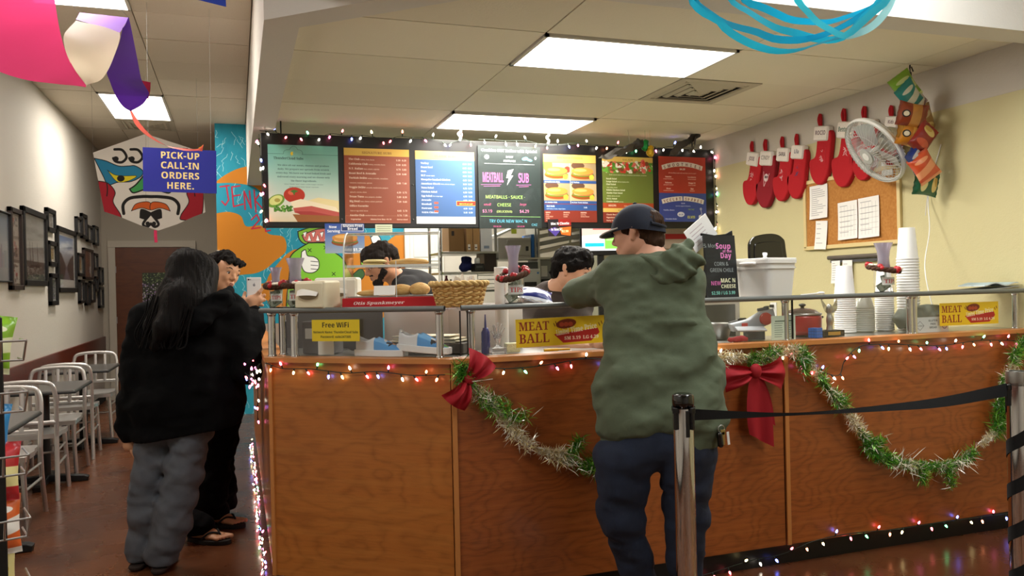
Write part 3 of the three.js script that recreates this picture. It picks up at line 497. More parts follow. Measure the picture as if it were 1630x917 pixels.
    const cards = (s, y, arc) => { const n = s.length; for (let i = 0; i < n; i++) { const t = (i - (n - 1) / 2) / (n / 2); g.save(); g.translate(w * (0.5 + t * 0.42), y + arc * t * t); g.rotate(t * 0.3); if (s[i] !== ' ') { g.fillStyle = '#d9d0c4'; g.fillRect(-w * 0.055, -24, w * 0.11, 40); text(g, s[i], 0, 12, 36, '#6c2a24', 'sans-serif', 'bold'); } g.restore(); } };
    cards('SMOOTHIES', h * 0.12, 34); text(g, '$4.29', w * 0.5, h * 0.205, 22, '#e6ded2'); text(g, 'all smoothies made with real fruit, juice & yogurt', w * 0.5, h * 0.26, 12, '#e6ccc0', 'serif', 'normal', 'center', w * 0.9);
    for (const [x, y, a, b] of [[0.2, 0.32, 'Sunrise', 'orange & strawberry'], [0.7, 0.32, 'Lavaberry', 'berries & banana'], [0.2, 0.41, 'Bahama', 'pineapple & coconut'], [0.7, 0.41, 'Pango 55', 'peach & mango'], [0.2, 0.5, 'Blaze', 'strawberry & banana'], [0.7, 0.5, 'Zoe', 'blueberry']]) { text(g, a, w * x, h * y, 16, '#f0dcd0', 'serif'); text(g, b, w * x, h * (y + 0.03), 10, '#f0dcd0', 'serif', 'normal'); }
    cards('YOGURT SHAKES', h * 0.65, 26); text(g, '$3.99', w * 0.5, h * 0.725, 15, '#d6daf0'); text(g, 'low fat yogurt & banana', w * 0.5, h * 0.765, 13, '#d6daf0', 'serif', 'normal'); text(g, 'Vanilla, Honey', w * 0.2, h * 0.83, 15, '#c8d0ee', 'serif'); text(g, 'Chocolate Shake', w * 0.24, h * 0.965, 14, '#c8d0ee', 'serif'); ell(g, w * 0.45, h * 0.885, 36, 22, '#cfd2dc'); text(g, '$4.29', w * 0.45, h * 0.9, 18, '#36488c');
    text(g, 'TRY THE', w * 0.67, h * 0.82, 16, '#8fa83c'); text(g, 'ELVIS', w * 0.67, h * 0.945, 30, '#c9cc3c'); g.strokeStyle = '#d8d8e0'; g.lineWidth = 4; g.beginPath(); g.arc(w * 0.88, h * 0.8, 8, 0, 7); g.moveTo(w * 0.88, h * 0.82); g.lineTo(w * 0.9, h * 0.88); g.lineTo(w * 0.85, h * 0.9); g.stroke(); g.fillStyle = '#d8d8e0'; g.fillRect(w * 0.83, h * 0.9, w * 0.13, h * 0.07);
  },
};
const ZBD = -6.6;
{
  const t = thing('menu_board', 'long black menu board of seven panels hung from the kitchen ceiling', 'menu board', [0, 0, ZBD]);
  part('frame', bx(4.1, 0.745, 0.06, 2.258, 2.325, -0.03, 0.006), m.black, t);
  const spec = [['intro', 0.257, 0.799, 1.998, 2.607, 'pale green menu panel with a tomato and a sandwich'], ['signature', 0.847, 1.382, 1.99, 2.6, 'brown menu panel of signature subs'], ['classic', 1.433, 1.945, 1.987, 2.597, 'blue menu panel of classic subs'], ['chalk', 1.975, 2.544, 1.95, 2.66, 'black chalk-lettered meatball sub panel'], ['combos', 2.577, 3.082, 2.005, 2.605, 'menu panel with four combo pictures'], ['salads', 3.146, 3.658, 2.003, 2.602, 'green salads menu panel'], ['smoothies', 3.719, 4.218, 2.015, 2.62, 'red and blue smoothies menu panel']];
  for (const [k, x0, x1, y0, y1, label] of spec) { const W = x1 - x0, H = y1 - y0, r = print(W * 950, H * 950, PAN[k]); part('menu_panel', slab(W, H, 0.004, r).translate((x0 + x1) / 2, (y0 + y1) / 2, k === 'chalk' ? 0.012 : 0.001), pmat(r, 0.32), t, label); }
  for (const [x, y] of [[1.41, 2.31], [1.405, 2.02], [0.82, 2.02]]) part('bolt', new THREE.SphereGeometry(0.008, 8, 6).translate(x, y, 0.002), m.greyD, t);
  for (const x of [0.362, 4.1]) part('hanger_chain', bar([x, 2.69, -0.03], [x, 2.802, -0.03], 0.006), m.black, t);
  for (const x of [1.814, 2.615]) part('paper_curl', tube([[x, 2.8, 0.02], [x + 0.012, 2.77, 0.03], [x - 0.01, 2.745, 0.025], [x + 0.008, 2.715, 0.03], [x, 2.69, 0.02]], 0.011, 20, 5), m.paper, t, 'white curled paper on the chain');
}
{ // small signs hung below the board
  const r = print(200, 130, (g, w, h) => { g.fillStyle = '#1c1418'; g.fillRect(0, 0, w, h); g.fillStyle = '#8c1c18'; g.fillRect(w * 0.45, 0, w * 0.55, h * 0.4); poly(g, [[0, h * 0.6], [w * 0.3, h * 0.45], [w * 0.5, h * 0.7], [w * 0.3, h]], '#4a3a8c'); poly(g, [[w * 0.5, h * 0.5], [w, h * 0.45], [w * 0.95, h], [w * 0.55, h * 0.9]], '#d2641c'); text(g, 'Mac N Chee$e', w * 0.52, h * 0.33, 27, '#fff', 'sans-serif', 'bold', 'center', w * 0.8); text(g, 'is back!', w * 0.36, h * 0.66, 27, '#f2efe6'); text(g, '$2.50', w * 0.72, h * 0.78, 24, '#fff2c0'); });
  solo('menu_sign', slab(0.22, 0.15, 0.006, r).rotateZ(0.03).translate(2.71, 1.955, ZBD + 0.02), pmat(r, 0.4), 'small dark sign with white and orange lettering below the combo menu panel', 'sign');
  const b = print(290, 220, (g, w, h) => { const q = g.createLinearGradient(0, 0, 0, h); q.addColorStop(0, '#2c4a9a'); q.addColorStop(0.5, '#6a86b8'); q.addColorStop(1, '#9aa8b8'); g.fillStyle = q; g.fillRect(0, 0, w, h); text(g, 'Now', w * 0.2, h * 0.16, 26, '#fff'); text(g, 'Serving', w * 0.22, h * 0.3, 26, '#fff'); g.fillStyle = '#22386c'; g.fillRect(w * 0.42, h * 0.03, w * 0.55, h * 0.22); g.strokeStyle = '#fff'; g.lineWidth = 3; g.strokeRect(w * 0.42, h * 0.03, w * 0.55, h * 0.22); text(g, 'Gluten-Free', w * 0.7, h * 0.12, 27, '#fff', 'sans-serif', 'bold', 'center', w * 0.5); text(g, 'Bread', w * 0.7, h * 0.22, 27, '#fff'); sub(g, w * 0.5, h * 0.56, w * 0.34); text(g, 'Add $1.70', w * 0.72, h * 0.93, 30, '#fff'); });
  solo('bread_sign', slab(0.315, 0.24, 0.004, b).translate(...[0.84, 1.866, -6.598]), pmat(b, 0.4), 'blue gluten free bread poster with a sandwich picture below the menu board', 'sign');
  const n = print(90, 60, (g, w, h) => { g.fillStyle = '#cfd6b8'; g.fillRect(0, 0, w, h); for (let i = 0; i < 4; i++) { g.fillStyle = '#8a9078'; g.fillRect(8, 10 + i * 11, w - 16, 3); } });
  solo('paper_note', slab(0.14, 0.09, 0.002, n).translate(...[1.158, 1.935, -6.598]), pmat(n, 0.8), 'pale green paper note taped under the brown menu panel', 'note');
}
// ------------------------------------------------------------------ fairy light strings
const BULB = { r: 0xff1838, g: 0x30ff90, b: 0x2a50ff, o: 0xff7a18, y: 0xffe08a, p: 0xff3a90, w: 0xfff0d8 };
for (const k in BULB) { const c = new THREE.Color(BULB[k]); BULB[k] = new THREE.MeshStandardMaterial({ color: c.clone().lerp(new THREE.Color(1, 1, 1), 0.3), emissive: c.clone().lerp(new THREE.Color(1, 1, 1), 0.12), emissiveIntensity: k === 'b' ? 7 : 5, roughness: 0.3 }); }
const bulbGeo = lathe([[0, 0.015], [0.0028, 0.012], [0.0052, 0.006], [0.0052, 0], [0.004, -0.004], [0, -0.005]], 8), wireM = std(0x1d2a20, 0.6);
function lights(label, group, pts, n, pat, opt = {}) {
  const c = new THREE.CatmullRomCurve3(pts.map(V3), false, 'centripetal'), t = thing('string_light', label, 'fairy lights', [0, 0, 0], 0, group), sockets = [];
  const s = opt.size || 1, down = opt.mode || 0;
  for (let i = 0; i < n; i++) {
    const p = c.getPointAt((i + 0.5) / n), d = new THREE.Vector3(rr(-0.6, 0.6), (i % 3 === 1 ? 1 : -1) * rr(0.6, 1), rr(0.1, 0.8)); if (down) d.y = -Math.abs(d.y); d.normalize();
    const q = new THREE.Quaternion().setFromUnitVectors(new THREE.Vector3(0, 1, 0), d), e = p.clone().addScaledVector(d, 0.022 * s);
    sockets.push(new THREE.CylinderGeometry(0.004 * s, 0.003 * s, 0.022 * s, 6).applyQuaternion(q).translate(p.x + d.x * 0.01 * s, p.y + d.y * 0.01 * s, p.z + d.z * 0.01 * s));
    const b = part('bulb', bulbGeo, BULB[pat[i % pat.length]], t); b.position.copy(e); b.quaternion.copy(q); b.scale.setScalar(s);
  }
  const q = part('wire', [tube(pts, 0.0024, Math.max(30, n * 4), 5), ...sockets], opt.wire || wireM, t);
  return t;
}
const wob = (a, b, n, dy = 0.015, dz = 0.01) => { const o = []; for (let i = 0; i <= n; i++) { const t = i / n; o.push([lerp(a[0], b[0], t), lerp(a[1], b[1], t) + rr(-dy, dy), lerp(a[2], b[2], t) + rr(0, dz)]); } return o; };
lights('coloured fairy lights along the top left half of the menu board', null, wob([0.2, 2.69, ZBD + 0.02], [1.95, 2.685, ZBD + 0.02], 16, 0.02), 21, 'wbrrgwprbwyrrowpw', { size: 1.5 });
lights('coloured fairy lights along the top right half of the menu board', null, wob([1.98, 2.7, ZBD + 0.02], [4.3, 2.68, ZBD + 0.02], 20, 0.025), 24, 'wwwwwyrwbpwworwgrpwb', { size: 1.5 });
lights('fairy lights hanging down the left edge of the menu board', null, wob([0.195, 2.68, ZBD + 0.01], [0.225, 1.94, ZBD + 0.01], 10, 0.01), 11, 'pwbwwrpwyrw', { size: 1.5 });
lights('fairy lights hanging down the right edge of the menu board to the wall', null, [...wob([4.305, 2.66, ZBD + 0.02], [4.31, 1.97, ZBD + 0.02], 9, 0.01), [4.26, 1.9, ZBD + 0.03], [4.3, 1.84, ZBD + 0.04], [4.22, 1.79, ZBD + 0.05]], 17, 'rpwwrygbwpwrywyww', { size: 1.5 });
lights('coloured fairy lights draped under the ledge of the slanted counter end', null, [chPt(0.0, 1.115, 0.02), chPt(0.08, 1.09, 0.012), chPt(0.25, 1.088, 0.012), chPt(0.45, 1.072, 0.012), chPt(0.62, 1.08, 0.012), chPt(0.8, 1.066, 0.012), chPt(0.97, 1.07, 0.012)], 15, 'opyrgbywrbpwro');
lights('coloured fairy lights under the ledge beside the bow, behind the customer', null, [[0.93, 1.1, -3.37], [1.0, 1.12, -3.37], [1.06, 1.092, -3.377], [1.2, 1.085, -3.377], [1.35, 1.095, -3.377], [1.5, 1.11, -3.377], [1.7, 1.09, -3.377], [2.0, 1.085, -3.377], [2.25, 1.09, -3.377]], 17, 'wrygoprwbworpgyr');
lights('coloured fairy lights swinging under the ledge on the right half of the counter', null, [[2.55, 1.1, -3.377], [2.68, 1.03, -3.377], [2.85, 0.965, -3.377], [2.93, 0.955, -3.377], [2.96, 1.02, -3.377], [3.05, 1.09, -3.377], [3.2, 1.1, -3.377], [3.6, 1.075, -3.377], [3.9, 1.09, -3.377], [4.25, 1.07, -3.377]], 28, 'yrprbworpgrbyowrgpbwrogr');
lights('coloured fairy lights lying along the black toe kick on the right', null, [[1.95, 0.012, -3.4], [2.15, 0.02, -3.42], [2.4, 0.05, -3.425], [2.6, 0.06, -3.425], [2.75, 0.11, -3.395], [2.95, 0.125, -3.39], [3.3, 0.11, -3.395], [3.6, 0.11, -3.395], [4.3, 0.1, -3.395]], 26, 'ybrrywbroybrgroyprgbyopbw');
lights('dense fairy lights lying along the foot of the counter side in the corridor', null, wob([0.1, 0.06, -4.08], [0.1, 0.03, -8.1], 40, 0.02), 74, 'wprwyobrwpywrpwygrbwopr');
lights('fairy lights bunched at the top corner of the counter side', null, [[0.1, 1.11, -4.0], [0.06, 1.06, -4.05], [0.1, 1.0, -4.2], [0.03, 1.05, -4.3], [0.1, 1.08, -4.35], [0.05, 1.0, -4.15], [0.08, 1.1, -4.5], [0.1, 0.95, -4.7], [0.1, 0.7, -4.9]], 30, 'wprpwrbpwyp');

// ------------------------------------------------------------------ framed pictures on the left wall
{
  const art = {
    sky(g, w, h) { const q = g.createLinearGradient(0, 0, 0, h); q.addColorStop(0, '#7f93ab'); q.addColorStop(0.5, '#b9bfc4'); q.addColorStop(1, '#8f9298'); g.fillStyle = q; g.fillRect(0, 0, w, h); for (let i = 0; i < 26; i++) { const x = rnd() * w, k = rr(6, 22), y = h * rr(0.45, 0.7); g.fillStyle = `rgb(${rr(120, 170)},${rr(125, 165)},${rr(140, 175)})`; g.fillRect(x, y, k, h * 0.8 - y); } },
    poles(g, w, h) { g.fillStyle = '#a3a29d'; g.fillRect(0, 0, w, h); for (let i = 0; i < 60; i++) ell(g, rnd() * w, rnd() * h, rr(20, 70), rr(3, 12), `rgba(${rnd() < 0.5 ? '70,68,64' : '190,188,182'},.18)`); g.fillStyle = '#55524d'; g.fillRect(0, h * 0.7, w, h * 0.3); g.strokeStyle = '#2c2a27'; g.lineWidth = 6; for (const x of [0.28, 0.4, 0.62]) { g.beginPath(); g.moveTo(w * x, h * 0.42); g.lineTo(w * (x + 0.03), h * 0.8); g.stroke(); } g.lineWidth = 12; g.beginPath(); g.moveTo(w * 0.1, h * 0.8); g.lineTo(w * 0.75, h * 0.76); g.stroke(); for (let i = 0; i < 150; i++) { g.fillStyle = ['#3c3934', '#77736b', '#a09c92'][i % 3]; g.fillRect(rnd() * w, h * rr(0.76, 1), rr(4, 18), rr(3, 9)); } },
    river(g, w, h) { g.fillStyle = '#d9d7d0'; g.fillRect(0, 0, w, h); const x = w * 0.08, y = h * 0.08, W = w * 0.84, H = h * 0.76; const q = g.createLinearGradient(0, y, 0, y + H); q.addColorStop(0, '#4f74a8'); q.addColorStop(0.35, '#b4bcc4'); q.addColorStop(0.6, '#8f8f90'); g.save(); g.beginPath(); g.rect(x, y, W, H); g.clip(); g.fillStyle = q; g.fillRect(x, y, W, H); for (let i = 0; i < 14; i++) ell(g, x + rnd() * W, y + H * rr(0.1, 0.35), rr(15, 50), rr(4, 12), 'rgba(235,235,235,.4)'); poly(g, [[x, y + H * 0.35], [x + W * 0.18, y + H * 0.42], [x + W * 0.5, y + H * 0.72], [x + W * 0.4, y + H], [x, y + H]], '#33332f'); poly(g, [[x + W, y + H * 0.4], [x + W * 0.75, y + H * 0.5], [x + W * 0.5, y + H * 0.72], [x + W * 0.62, y + H], [x + W, y + H]], '#3a3a36'); poly(g, [[x + W * 0.5, y + H * 0.7], [x + W * 0.75, y + H], [x + W * 0.3, y + H]], '#6d6a72'); g.restore(); },
    strip(g, w, h) { g.fillStyle = '#7d7268'; g.fillRect(0, 0, w, h); for (let i = 0; i < 3; i++) { g.fillStyle = ['#c4bcb2', '#b7a59a', '#cfc8bc'][i]; g.fillRect(w * 0.12, h * (0.04 + i * 0.32), w * 0.76, h * 0.28); for (let k = 0; k < 9; k++) { g.fillStyle = ['#6c5f58', '#a33a3a', '#4c5660', '#857a6c'][k % 4]; g.fillRect(w * rr(0.15, 0.6), h * (0.06 + i * 0.32 + rr(0, 0.2)), w * rr(0.08, 0.25), h * rr(0.02, 0.06)); } } },
    warm(g, w, h) { g.fillStyle = '#5c4a38'; g.fillRect(0, 0, w, h); for (let i = 0; i < 60; i++) ell(g, rnd() * w, rnd() * h, rr(6, 22), rr(10, 40), ['rgba(150,90,40,.5)', 'rgba(60,50,40,.5)', 'rgba(120,110,90,.4)'][i % 3]); },
    mono(g, w, h) { g.fillStyle = '#d6d3cb'; g.fillRect(0, 0, w, h); g.fillStyle = '#6f6e6a'; g.fillRect(w * 0.15, h * 0.12, w * 0.7, h * 0.76); for (let i = 0; i < 40; i++) { g.fillStyle = ['#3a3a38', '#8e8c86', '#b4b1a8', '#55606a'][i % 4]; g.fillRect(w * rr(0.15, 0.7), h * rr(0.12, 0.78), w * rr(0.04, 0.16), h * rr(0.03, 0.1)); } },
    sepia(g, w, h) { g.fillStyle = '#dad5c6'; g.fillRect(0, 0, w, h); g.fillStyle = '#b09a6a'; g.fillRect(w * 0.18, h * 0.2, w * 0.64, h * 0.6); for (let i = 0; i < 24; i++) { g.fillStyle = ['#6a6a3a', '#c9b98a', '#7a5a34'][i % 3]; g.fillRect(w * rr(0.18, 0.7), h * rr(0.2, 0.7), w * 0.1, h * 0.08); } },
  };
  const F = [
    [-6.55, -7.5, 1.57, 2.13, 0.012, 'sky', 'framed pale skyline print in a thin black frame at the near end of the wall', m.black],
    [-7.5, -7.88, 1.51, 2.19, 0.04, 'strip', 'tall brown frame of three small photos beside the large pier picture', m.darkWood],
    [-7.92, -8.83, 1.55, 2.24, 0.05, 'poles', 'large black framed grey picture of wooden pier posts', m.black],
    [-8.86, -9.24, 2.09, 2.32, 0.045, 'mono', 'small black framed photo, top of the column between the two large pictures', m.black],
    [-8.91, -9.27, 1.75, 2.0, 0.045, 'sepia', 'small black framed sepia photo, middle of the column between the two large pictures', m.black],
    [-8.95, -9.28, 1.36, 1.68, 0.045, 'mono', 'small black framed photo, bottom of the column between the two large pictures', m.black],
    [-9.31, -10.34, 1.49, 2.18, 0.05, 'river', 'large black framed picture of a river valley under blue sky with white mat', m.black],
    [-10.4, -10.71, 2.16, 2.37, 0.03, 'mono', 'small black framed photo, first of the four at the top beyond the valley picture', m.black],
    [-10.74, -11.08, 2.14, 2.44, 0.045, 'warm', 'small black framed warm-toned photo, highest one beyond the valley picture', m.black],
    [-11.11, -11.46, 2.12, 2.33, 0.03, 'mono', 'small black framed photo, third of the four at the top beyond the valley picture', m.black],
    [-11.61, -11.93, 2.11, 2.36, 0.03, 'sepia', 'small black framed photo, last of the four at the top beyond the valley picture', m.black],
    [-10.43, -10.8, 1.68, 1.95, 0.035, 'sepia', 'small black framed photo left of the brown-toned middle picture', m.black],
    [-10.83, -11.47, 1.65, 2.03, 0.03, 'warm', 'medium dark brown framed picture in the middle of the far cluster', m.darkWood],
    [-11.53, -11.84, 1.78, 2.0, 0.035, 'mono', 'small black framed photo right of the brown-toned middle picture', m.black],
    [-10.5, -10.79, 1.36, 1.64, 0.035, 'mono', 'small black framed photo, first of the row under the brown-toned middle picture', m.black],
    [-10.91, -11.18, 1.33, 1.61, 0.035, 'warm', 'small black framed photo, second of the row under the brown-toned middle picture', m.black],
    [-11.23, -11.54, 1.36, 1.63, 0.035, 'sepia', 'small black framed photo, third of the row under the brown-toned middle picture', m.black],
    [-11.59, -11.84, 1.5, 1.7, 0.035, 'mono', 'small black framed photo just left of the two nearest the corridor corner', m.black],
    [-11.95, -12.27, 1.59, 1.83, 0.035, 'mono', 'upper one of the two small black frames nearest the corridor corner', m.black],
    [-11.91, -12.25, 1.28, 1.56, 0.035, 'sepia', 'lower one of the two small black frames nearest the corridor corner', m.black],
  ];
  for (const [z0, z1, y0, y1, b, a, label, mat] of F) {
    const w = z0 - z1, h = y1 - y0, t = thing('picture_frame', label, 'picture', [XL, (y0 + y1) / 2, (z0 + z1) / 2], PI / 2, 'framed pictures on the left wall');
    part('frame', [bx(w, b, 0.035, 0, h / 2 - b / 2, 0.0185, 0.004), bx(w, b, 0.035, 0, -h / 2 + b / 2, 0.0185, 0.004), bx(b, h, 0.035, -w / 2 + b / 2, 0, 0.0185, 0.004), bx(b, h, 0.035, w / 2 - b / 2, 0, 0.0185, 0.004)], mat, t);
    const r = print(clamp(w * 260, 60, 300), clamp(h * 330, 60, 240), art[a]); part('picture', slab(w - b * 1.6, h - b * 1.6, 0.006, r).translate(0, 0, 0.008), pmat(r, 0.35), t);
    part('glazing', bx(w - b * 1.6, h - b * 1.6, 0.002, 0, 0, 0.02), m.glass, t);
  }
}
// ------------------------------------------------------------------ aluminium chairs and cafe tables
function chair(label, x, z, turn) {
  const t = thing('metal_chair', label, 'chair', [x, 0, z], turn, 'aluminium slat-back chairs along the left wall');
  const A = m.alum, W = 0.2, hb = 0.85;
  // backrest on the -z side, seat front on +z
  const pth = [[-W, 0.44, -0.2], [-W - 0.004, 0.62, -0.215], [-W, 0.77, -0.232], [-W + 0.02, 0.825, -0.238], [-W + 0.06, hb - 0.01, -0.241], [0, hb, -0.244], [W - 0.06, hb - 0.01, -0.241], [W - 0.02, 0.825, -0.238], [W, 0.77, -0.232], [W + 0.004, 0.62, -0.215], [W, 0.44, -0.2]];
  const flatTube = (p, n, rx, rz) => { const c = new THREE.CatmullRomCurve3(p.map(V3), false, 'centripetal'), g = new THREE.TubeGeometry(c, n, 1, 10), q = g.attributes.position, N = 11; for (let i = 0; i <= n; i++) { const cp = c.getPointAt(i / n), tg = c.getTangentAt(i / n), s = new THREE.Vector3(0, 0, 1).addScaledVector(tg, -tg.z).normalize(), u = tg.clone().cross(s).normalize(); for (let j = 0; j < N; j++) { const d = new THREE.Vector3().fromBufferAttribute(q, i * N + j).sub(cp), a = d.dot(s), b = d.dot(u); q.setXYZ(i * N + j, cp.x + s.x * a * rz + u.x * b * rx, cp.y + s.y * a * rz + u.y * b * rx, cp.z + s.z * a * rz + u.z * b * rx); } } g.computeVertexNormals(); return g; };
  part('back_frame', flatTube(pth, 60, 0.016, 0.009), A, t);
  for (const x2 of [-0.09, 0, 0.09]) part('slat', flatTube([[x2, 0.55, -0.21], [x2, 0.7, -0.226], [x2, hb - 0.012 - Math.abs(x2) * 0.06, -0.242]], 10, 0.014, 0.004), A, t);
  part('cross_rail', flatTube([[-W, 0.55, -0.211], [0, 0.55, -0.218], [W, 0.55, -0.211]], 16, 0.016, 0.007), A, t);
  const seat = new THREE.BoxGeometry(0.43, 0.032, 0.42, 16, 2, 16), p = seat.attributes.position;
  for (let i = 0; i < p.count; i++) { const x = p.getX(i), z = p.getZ(i), y = p.getY(i), e = Math.pow(Math.abs(x) / 0.215, 4) + Math.pow(Math.abs(z) / 0.21, 4); const s = e > 1 ? Math.pow(e, -0.12) : 1; p.setXYZ(i, x * s * (z < 0 ? 0.94 : 1), y + (y > 0 ? -0.012 * (1 - clamp(e)) : 0) - (z > 0.17 ? 0.01 : 0), z * s); }
  seat.computeVertexNormals(); part('seat', seat.translate(0, 0.45, 0.01), A, t);
  for (const s of [-1, 1]) {
    part('leg', flatTube([[s * W, 0.45, -0.2], [s * (W + 0.003), 0.25, -0.215], [s * (W + 0.012), 0, -0.265]], 14, 0.016, 0.012), A, t);
    part('leg', flatTube([[s * 0.18, 0.43, 0.18], [s * 0.19, 0.2, 0.19], [s * 0.2, 0, 0.2]], 12, 0.016, 0.014), A, t);
    part('stretcher', [bar([s * 0.2, 0.24, -0.215], [s * 0.187, 0.24, 0.187], 0.009), bar([s * 0.2, 0.34, -0.205], [s * 0.183, 0.34, 0.184], 0.008)], A, t);
  }
  part('stretcher', bar([-0.188, 0.27, 0.188], [0.188, 0.27, 0.188], 0.009), A, t);
}
const chX = -1.44;
chair('aluminium slat-back chair facing the viewer at the nearest cafe table', chX - 0.02, -5.9, 0);
chair('aluminium slat-back chair with its back to the viewer at the middle cafe table', chX, -6.66 - 0.05, PI);
chair('aluminium slat-back chair facing the viewer beyond the middle cafe table', chX, -7.42, 0);
chair('aluminium slat-back chair with its back to the viewer at the farthest cafe table', chX, -8.2, PI);
chair('aluminium slat-back chair facing the viewer beyond the farthest cafe table', chX + 0.02, -9.2, 0);
for (const [z, label] of [[-5.25, 'small dark cafe table nearest the viewer, beside the snack rack'], [-7.08, 'small dark cafe table in the middle of the corridor row'], [-8.74, 'small dark cafe table farthest down the corridor']]) {
  const t = thing('cafe_table', label, 'table', [-1.43, 0, z], 0, 'cafe tables along the left wall');
  part('table_top', [bx(0.56, 0.024, 0.74, 0, 0.74, 0, 0.01)], phy(0x4c4a46, 0.35, { bumpMap: rep(speck, 1), bumpScale: 0.0004 }), t); part('edge_band', bx(0.568, 0.016, 0.748, 0, 0.733, 0, 0.006), m.black, t);
  part('column', cyl(0.038, 0.038, 0.7, 0, 0.02, 0), m.black, t);
  for (let k = 0; k < 4; k++) part('foot', ext([[0, 0.06], [0, 0.02], [0.24, 0.0], [0.29, 0.0], [0.295, 0.025], [0.27, 0.035]], 0.05, 0.006).translate(0, 0.006, -0.025).rotateY(k * PI / 2 + PI / 4 * 0), m.black, t);
}
// ------------------------------------------------------------------ right wall: stockings, cork board, shelf, fan
{
  const outline = [[-0.075, 0.2], [0.075, 0.2], [0.085, -0.02], [0.085, -0.12], [0.06, -0.2], [0.02, -0.25], [-0.05, -0.255], [-0.12, -0.19], [-0.155, -0.1], [-0.15, -0.055], [-0.1, -0.035], [-0.078, 0.02]];
  const felt = std(0xb3141f, 0.95, { bumpMap: rep(cloth, 6), bumpScale: 0.0012 }), felt2 = std(0x8c1220, 0.95, { bumpMap: rep(cloth, 6), bumpScale: 0.0012 });
  // [y top of cuff, z of centre, tilt, scale, writing, label, deco]
  const S = [
    [2.56, -5.93, 0.28, 0.86, 'JOSE', 'red stocking with white cuff nearest the menu board, lowest leftmost of the row', 0],
    [2.54, -5.74, 0.2, 0.9, 'CINDY', 'dark red stocking with a white outlined drawing on its leg', 1],
    [2.53, -5.52, 0.22, 0.82, 'SARA', 'red stocking with SARA written on its white cuff', 2],
    [2.52, -5.34, 0.2, 0.8, 'Lila', 'red stocking with a dark lettered patch, just left of the cork board', 3],
    [2.62, -5.06, 0.17, 0.84, 'ROCIO', 'red stocking above the left corner of the cork board', 0],
    [2.6, -4.8, 0.22, 0.9, 'Bentown', 'red stocking with big lettering and hearts on its cuff beside the fan', 4],
    [2.58, -4.6, 0.26, 0.82, 'MAX', 'red stocking mostly hidden behind the left rim of the fan', 0],
    [2.55, -4.36, 0.24, 0.62, 'Kids', 'short red stocking with white cuff right of the fan', 0],
  ];
  S.forEach(([y, z, tilt, s, w, label, deco]) => {
    const t = thing('christmas_stocking', label, 'stocking', [XR - 0.004, y, z], -PI / 2, 'christmas stockings on the right wall'); 
    const G = (g) => g.scale(s, s, 1).rotateZ(-tilt * 0.9);
    const sh = smoothShape(outline, true, 80);
    part('leg', G(ext(sh, 0.022, 0.012)).translate(0, -0.26 * s, -0.0).translate(0, 0, 0.014), deco === 1 ? felt2 : felt, t);
    const r = print(150, 80, (g, W, H) => { g.fillStyle = '#e6ddd4'; g.fillRect(0, 0, W, H); for (let i = 0; i < 200; i++) { g.fillStyle = 'rgba(190,180,170,.3)'; g.fillRect(rnd() * W, rnd() * H, 3, 3); } text(g, w, W / 2, H * 0.62, 38, ['#5a4048', '#8a8078', '#3a2a2e', '#5a5a6a', '#1c4a3a'][deco], 'sans-serif', 'bold', 'center', W * 0.9); if (deco === 4) { text(g, '♥ ♥', W / 2, H * 0.92, 22, '#b02030'); } });
    const cf = part('cuff', G(bx(0.195, 0.14, 0.058, 0, 0, 0, 0.02, 3)).translate(0, -0.065 * s, 0.0295), std(0xe6ddd4, 0.95, { bumpMap: rep(cloth, 6), bumpScale: 0.002 }), t); part('lettering', G(slab(0.17, 0.115, 0.0012, r)).translate(0, -0.065 * s, 0.0585), pmat(r, 0.95), cf);
    part('loop', tube([[-0.05 * s, -0.01, 0.02], [-0.075 * s, 0.06 * s + 0.02, 0.018], [-0.055 * s, 0.1 * s + 0.02, 0.016], [-0.04 * s, 0.06 * s + 0.02, 0.02], [-0.045 * s, -0.01, 0.02]], 0.011, 24, 6), felt, t);
    const d = print(70, 90, (g, W, H) => { g.fillStyle = deco === 1 ? '#8c1220' : '#b3141f'; g.fillRect(0, 0, W, H); g.strokeStyle = deco === 3 ? '#5a3a60' : '#cfa8a8'; g.lineWidth = deco === 1 ? 5 : 3; if (deco === 1) { ell(g, W / 2, H * 0.4, 20, 24, '#d8c8c4'); ell(g, W * 0.4, H * 0.36, 6, 9, '#2a1018'); ell(g, W * 0.62, H * 0.36, 6, 9, '#2a1018'); g.beginPath(); g.moveTo(W * 0.1, 0); g.lineTo(W * 0.3, H); g.lineTo(W * 0.9, H * 0.1); g.stroke(); } else for (let i = 0; i < 5; i++) { g.beginPath(); let x = rr(15, 55), y = rr(10, 80); g.moveTo(x, y); for (let k = 0; k < 4; k++) g.lineTo(clamp(x + rr(-16, 16), 6, 64), clamp(y + rr(-14, 14), 6, 84)); g.stroke(); } });
    part('patch', G(slab(0.11, 0.14, 0.002, d)).translate(0.012 * s - 0.02, -0.26 * s, 0.0485), pmat(d, 0.95), t);
  });
  // cork board
  const [yc, zc] = [1.955, -4.83], cw = 0.96, ch = 0.52;
  const t = thing('cork_board', 'cork board in a pale wooden frame on the right wall', 'notice board', [XR, yc, zc], -PI / 2);
  const cork = dataTex(256, 256, (u, v) => mix3(rgb(0xa5692c), rgb(0xc08846), fbm(u, v, 40, 40, 3, 6)), true);
  part('cork', bx(cw, ch, 0.012, 0, 0, 0.008), std(0xffffff, 0.95, { map: rep(cork, 2) }), t);
  part('frame', [bx(cw + 0.04, 0.03, 0.024, 0, ch / 2, 0.012, 0.004), bx(cw + 0.04, 0.03, 0.024, 0, -ch / 2, 0.012, 0.004), bx(0.03, ch, 0.024, cw / 2, 0, 0.012, 0.004), bx(0.03, ch, 0.024, -cw / 2, 0, 0.012, 0.004)], std(0xd6c088, 0.5), t);
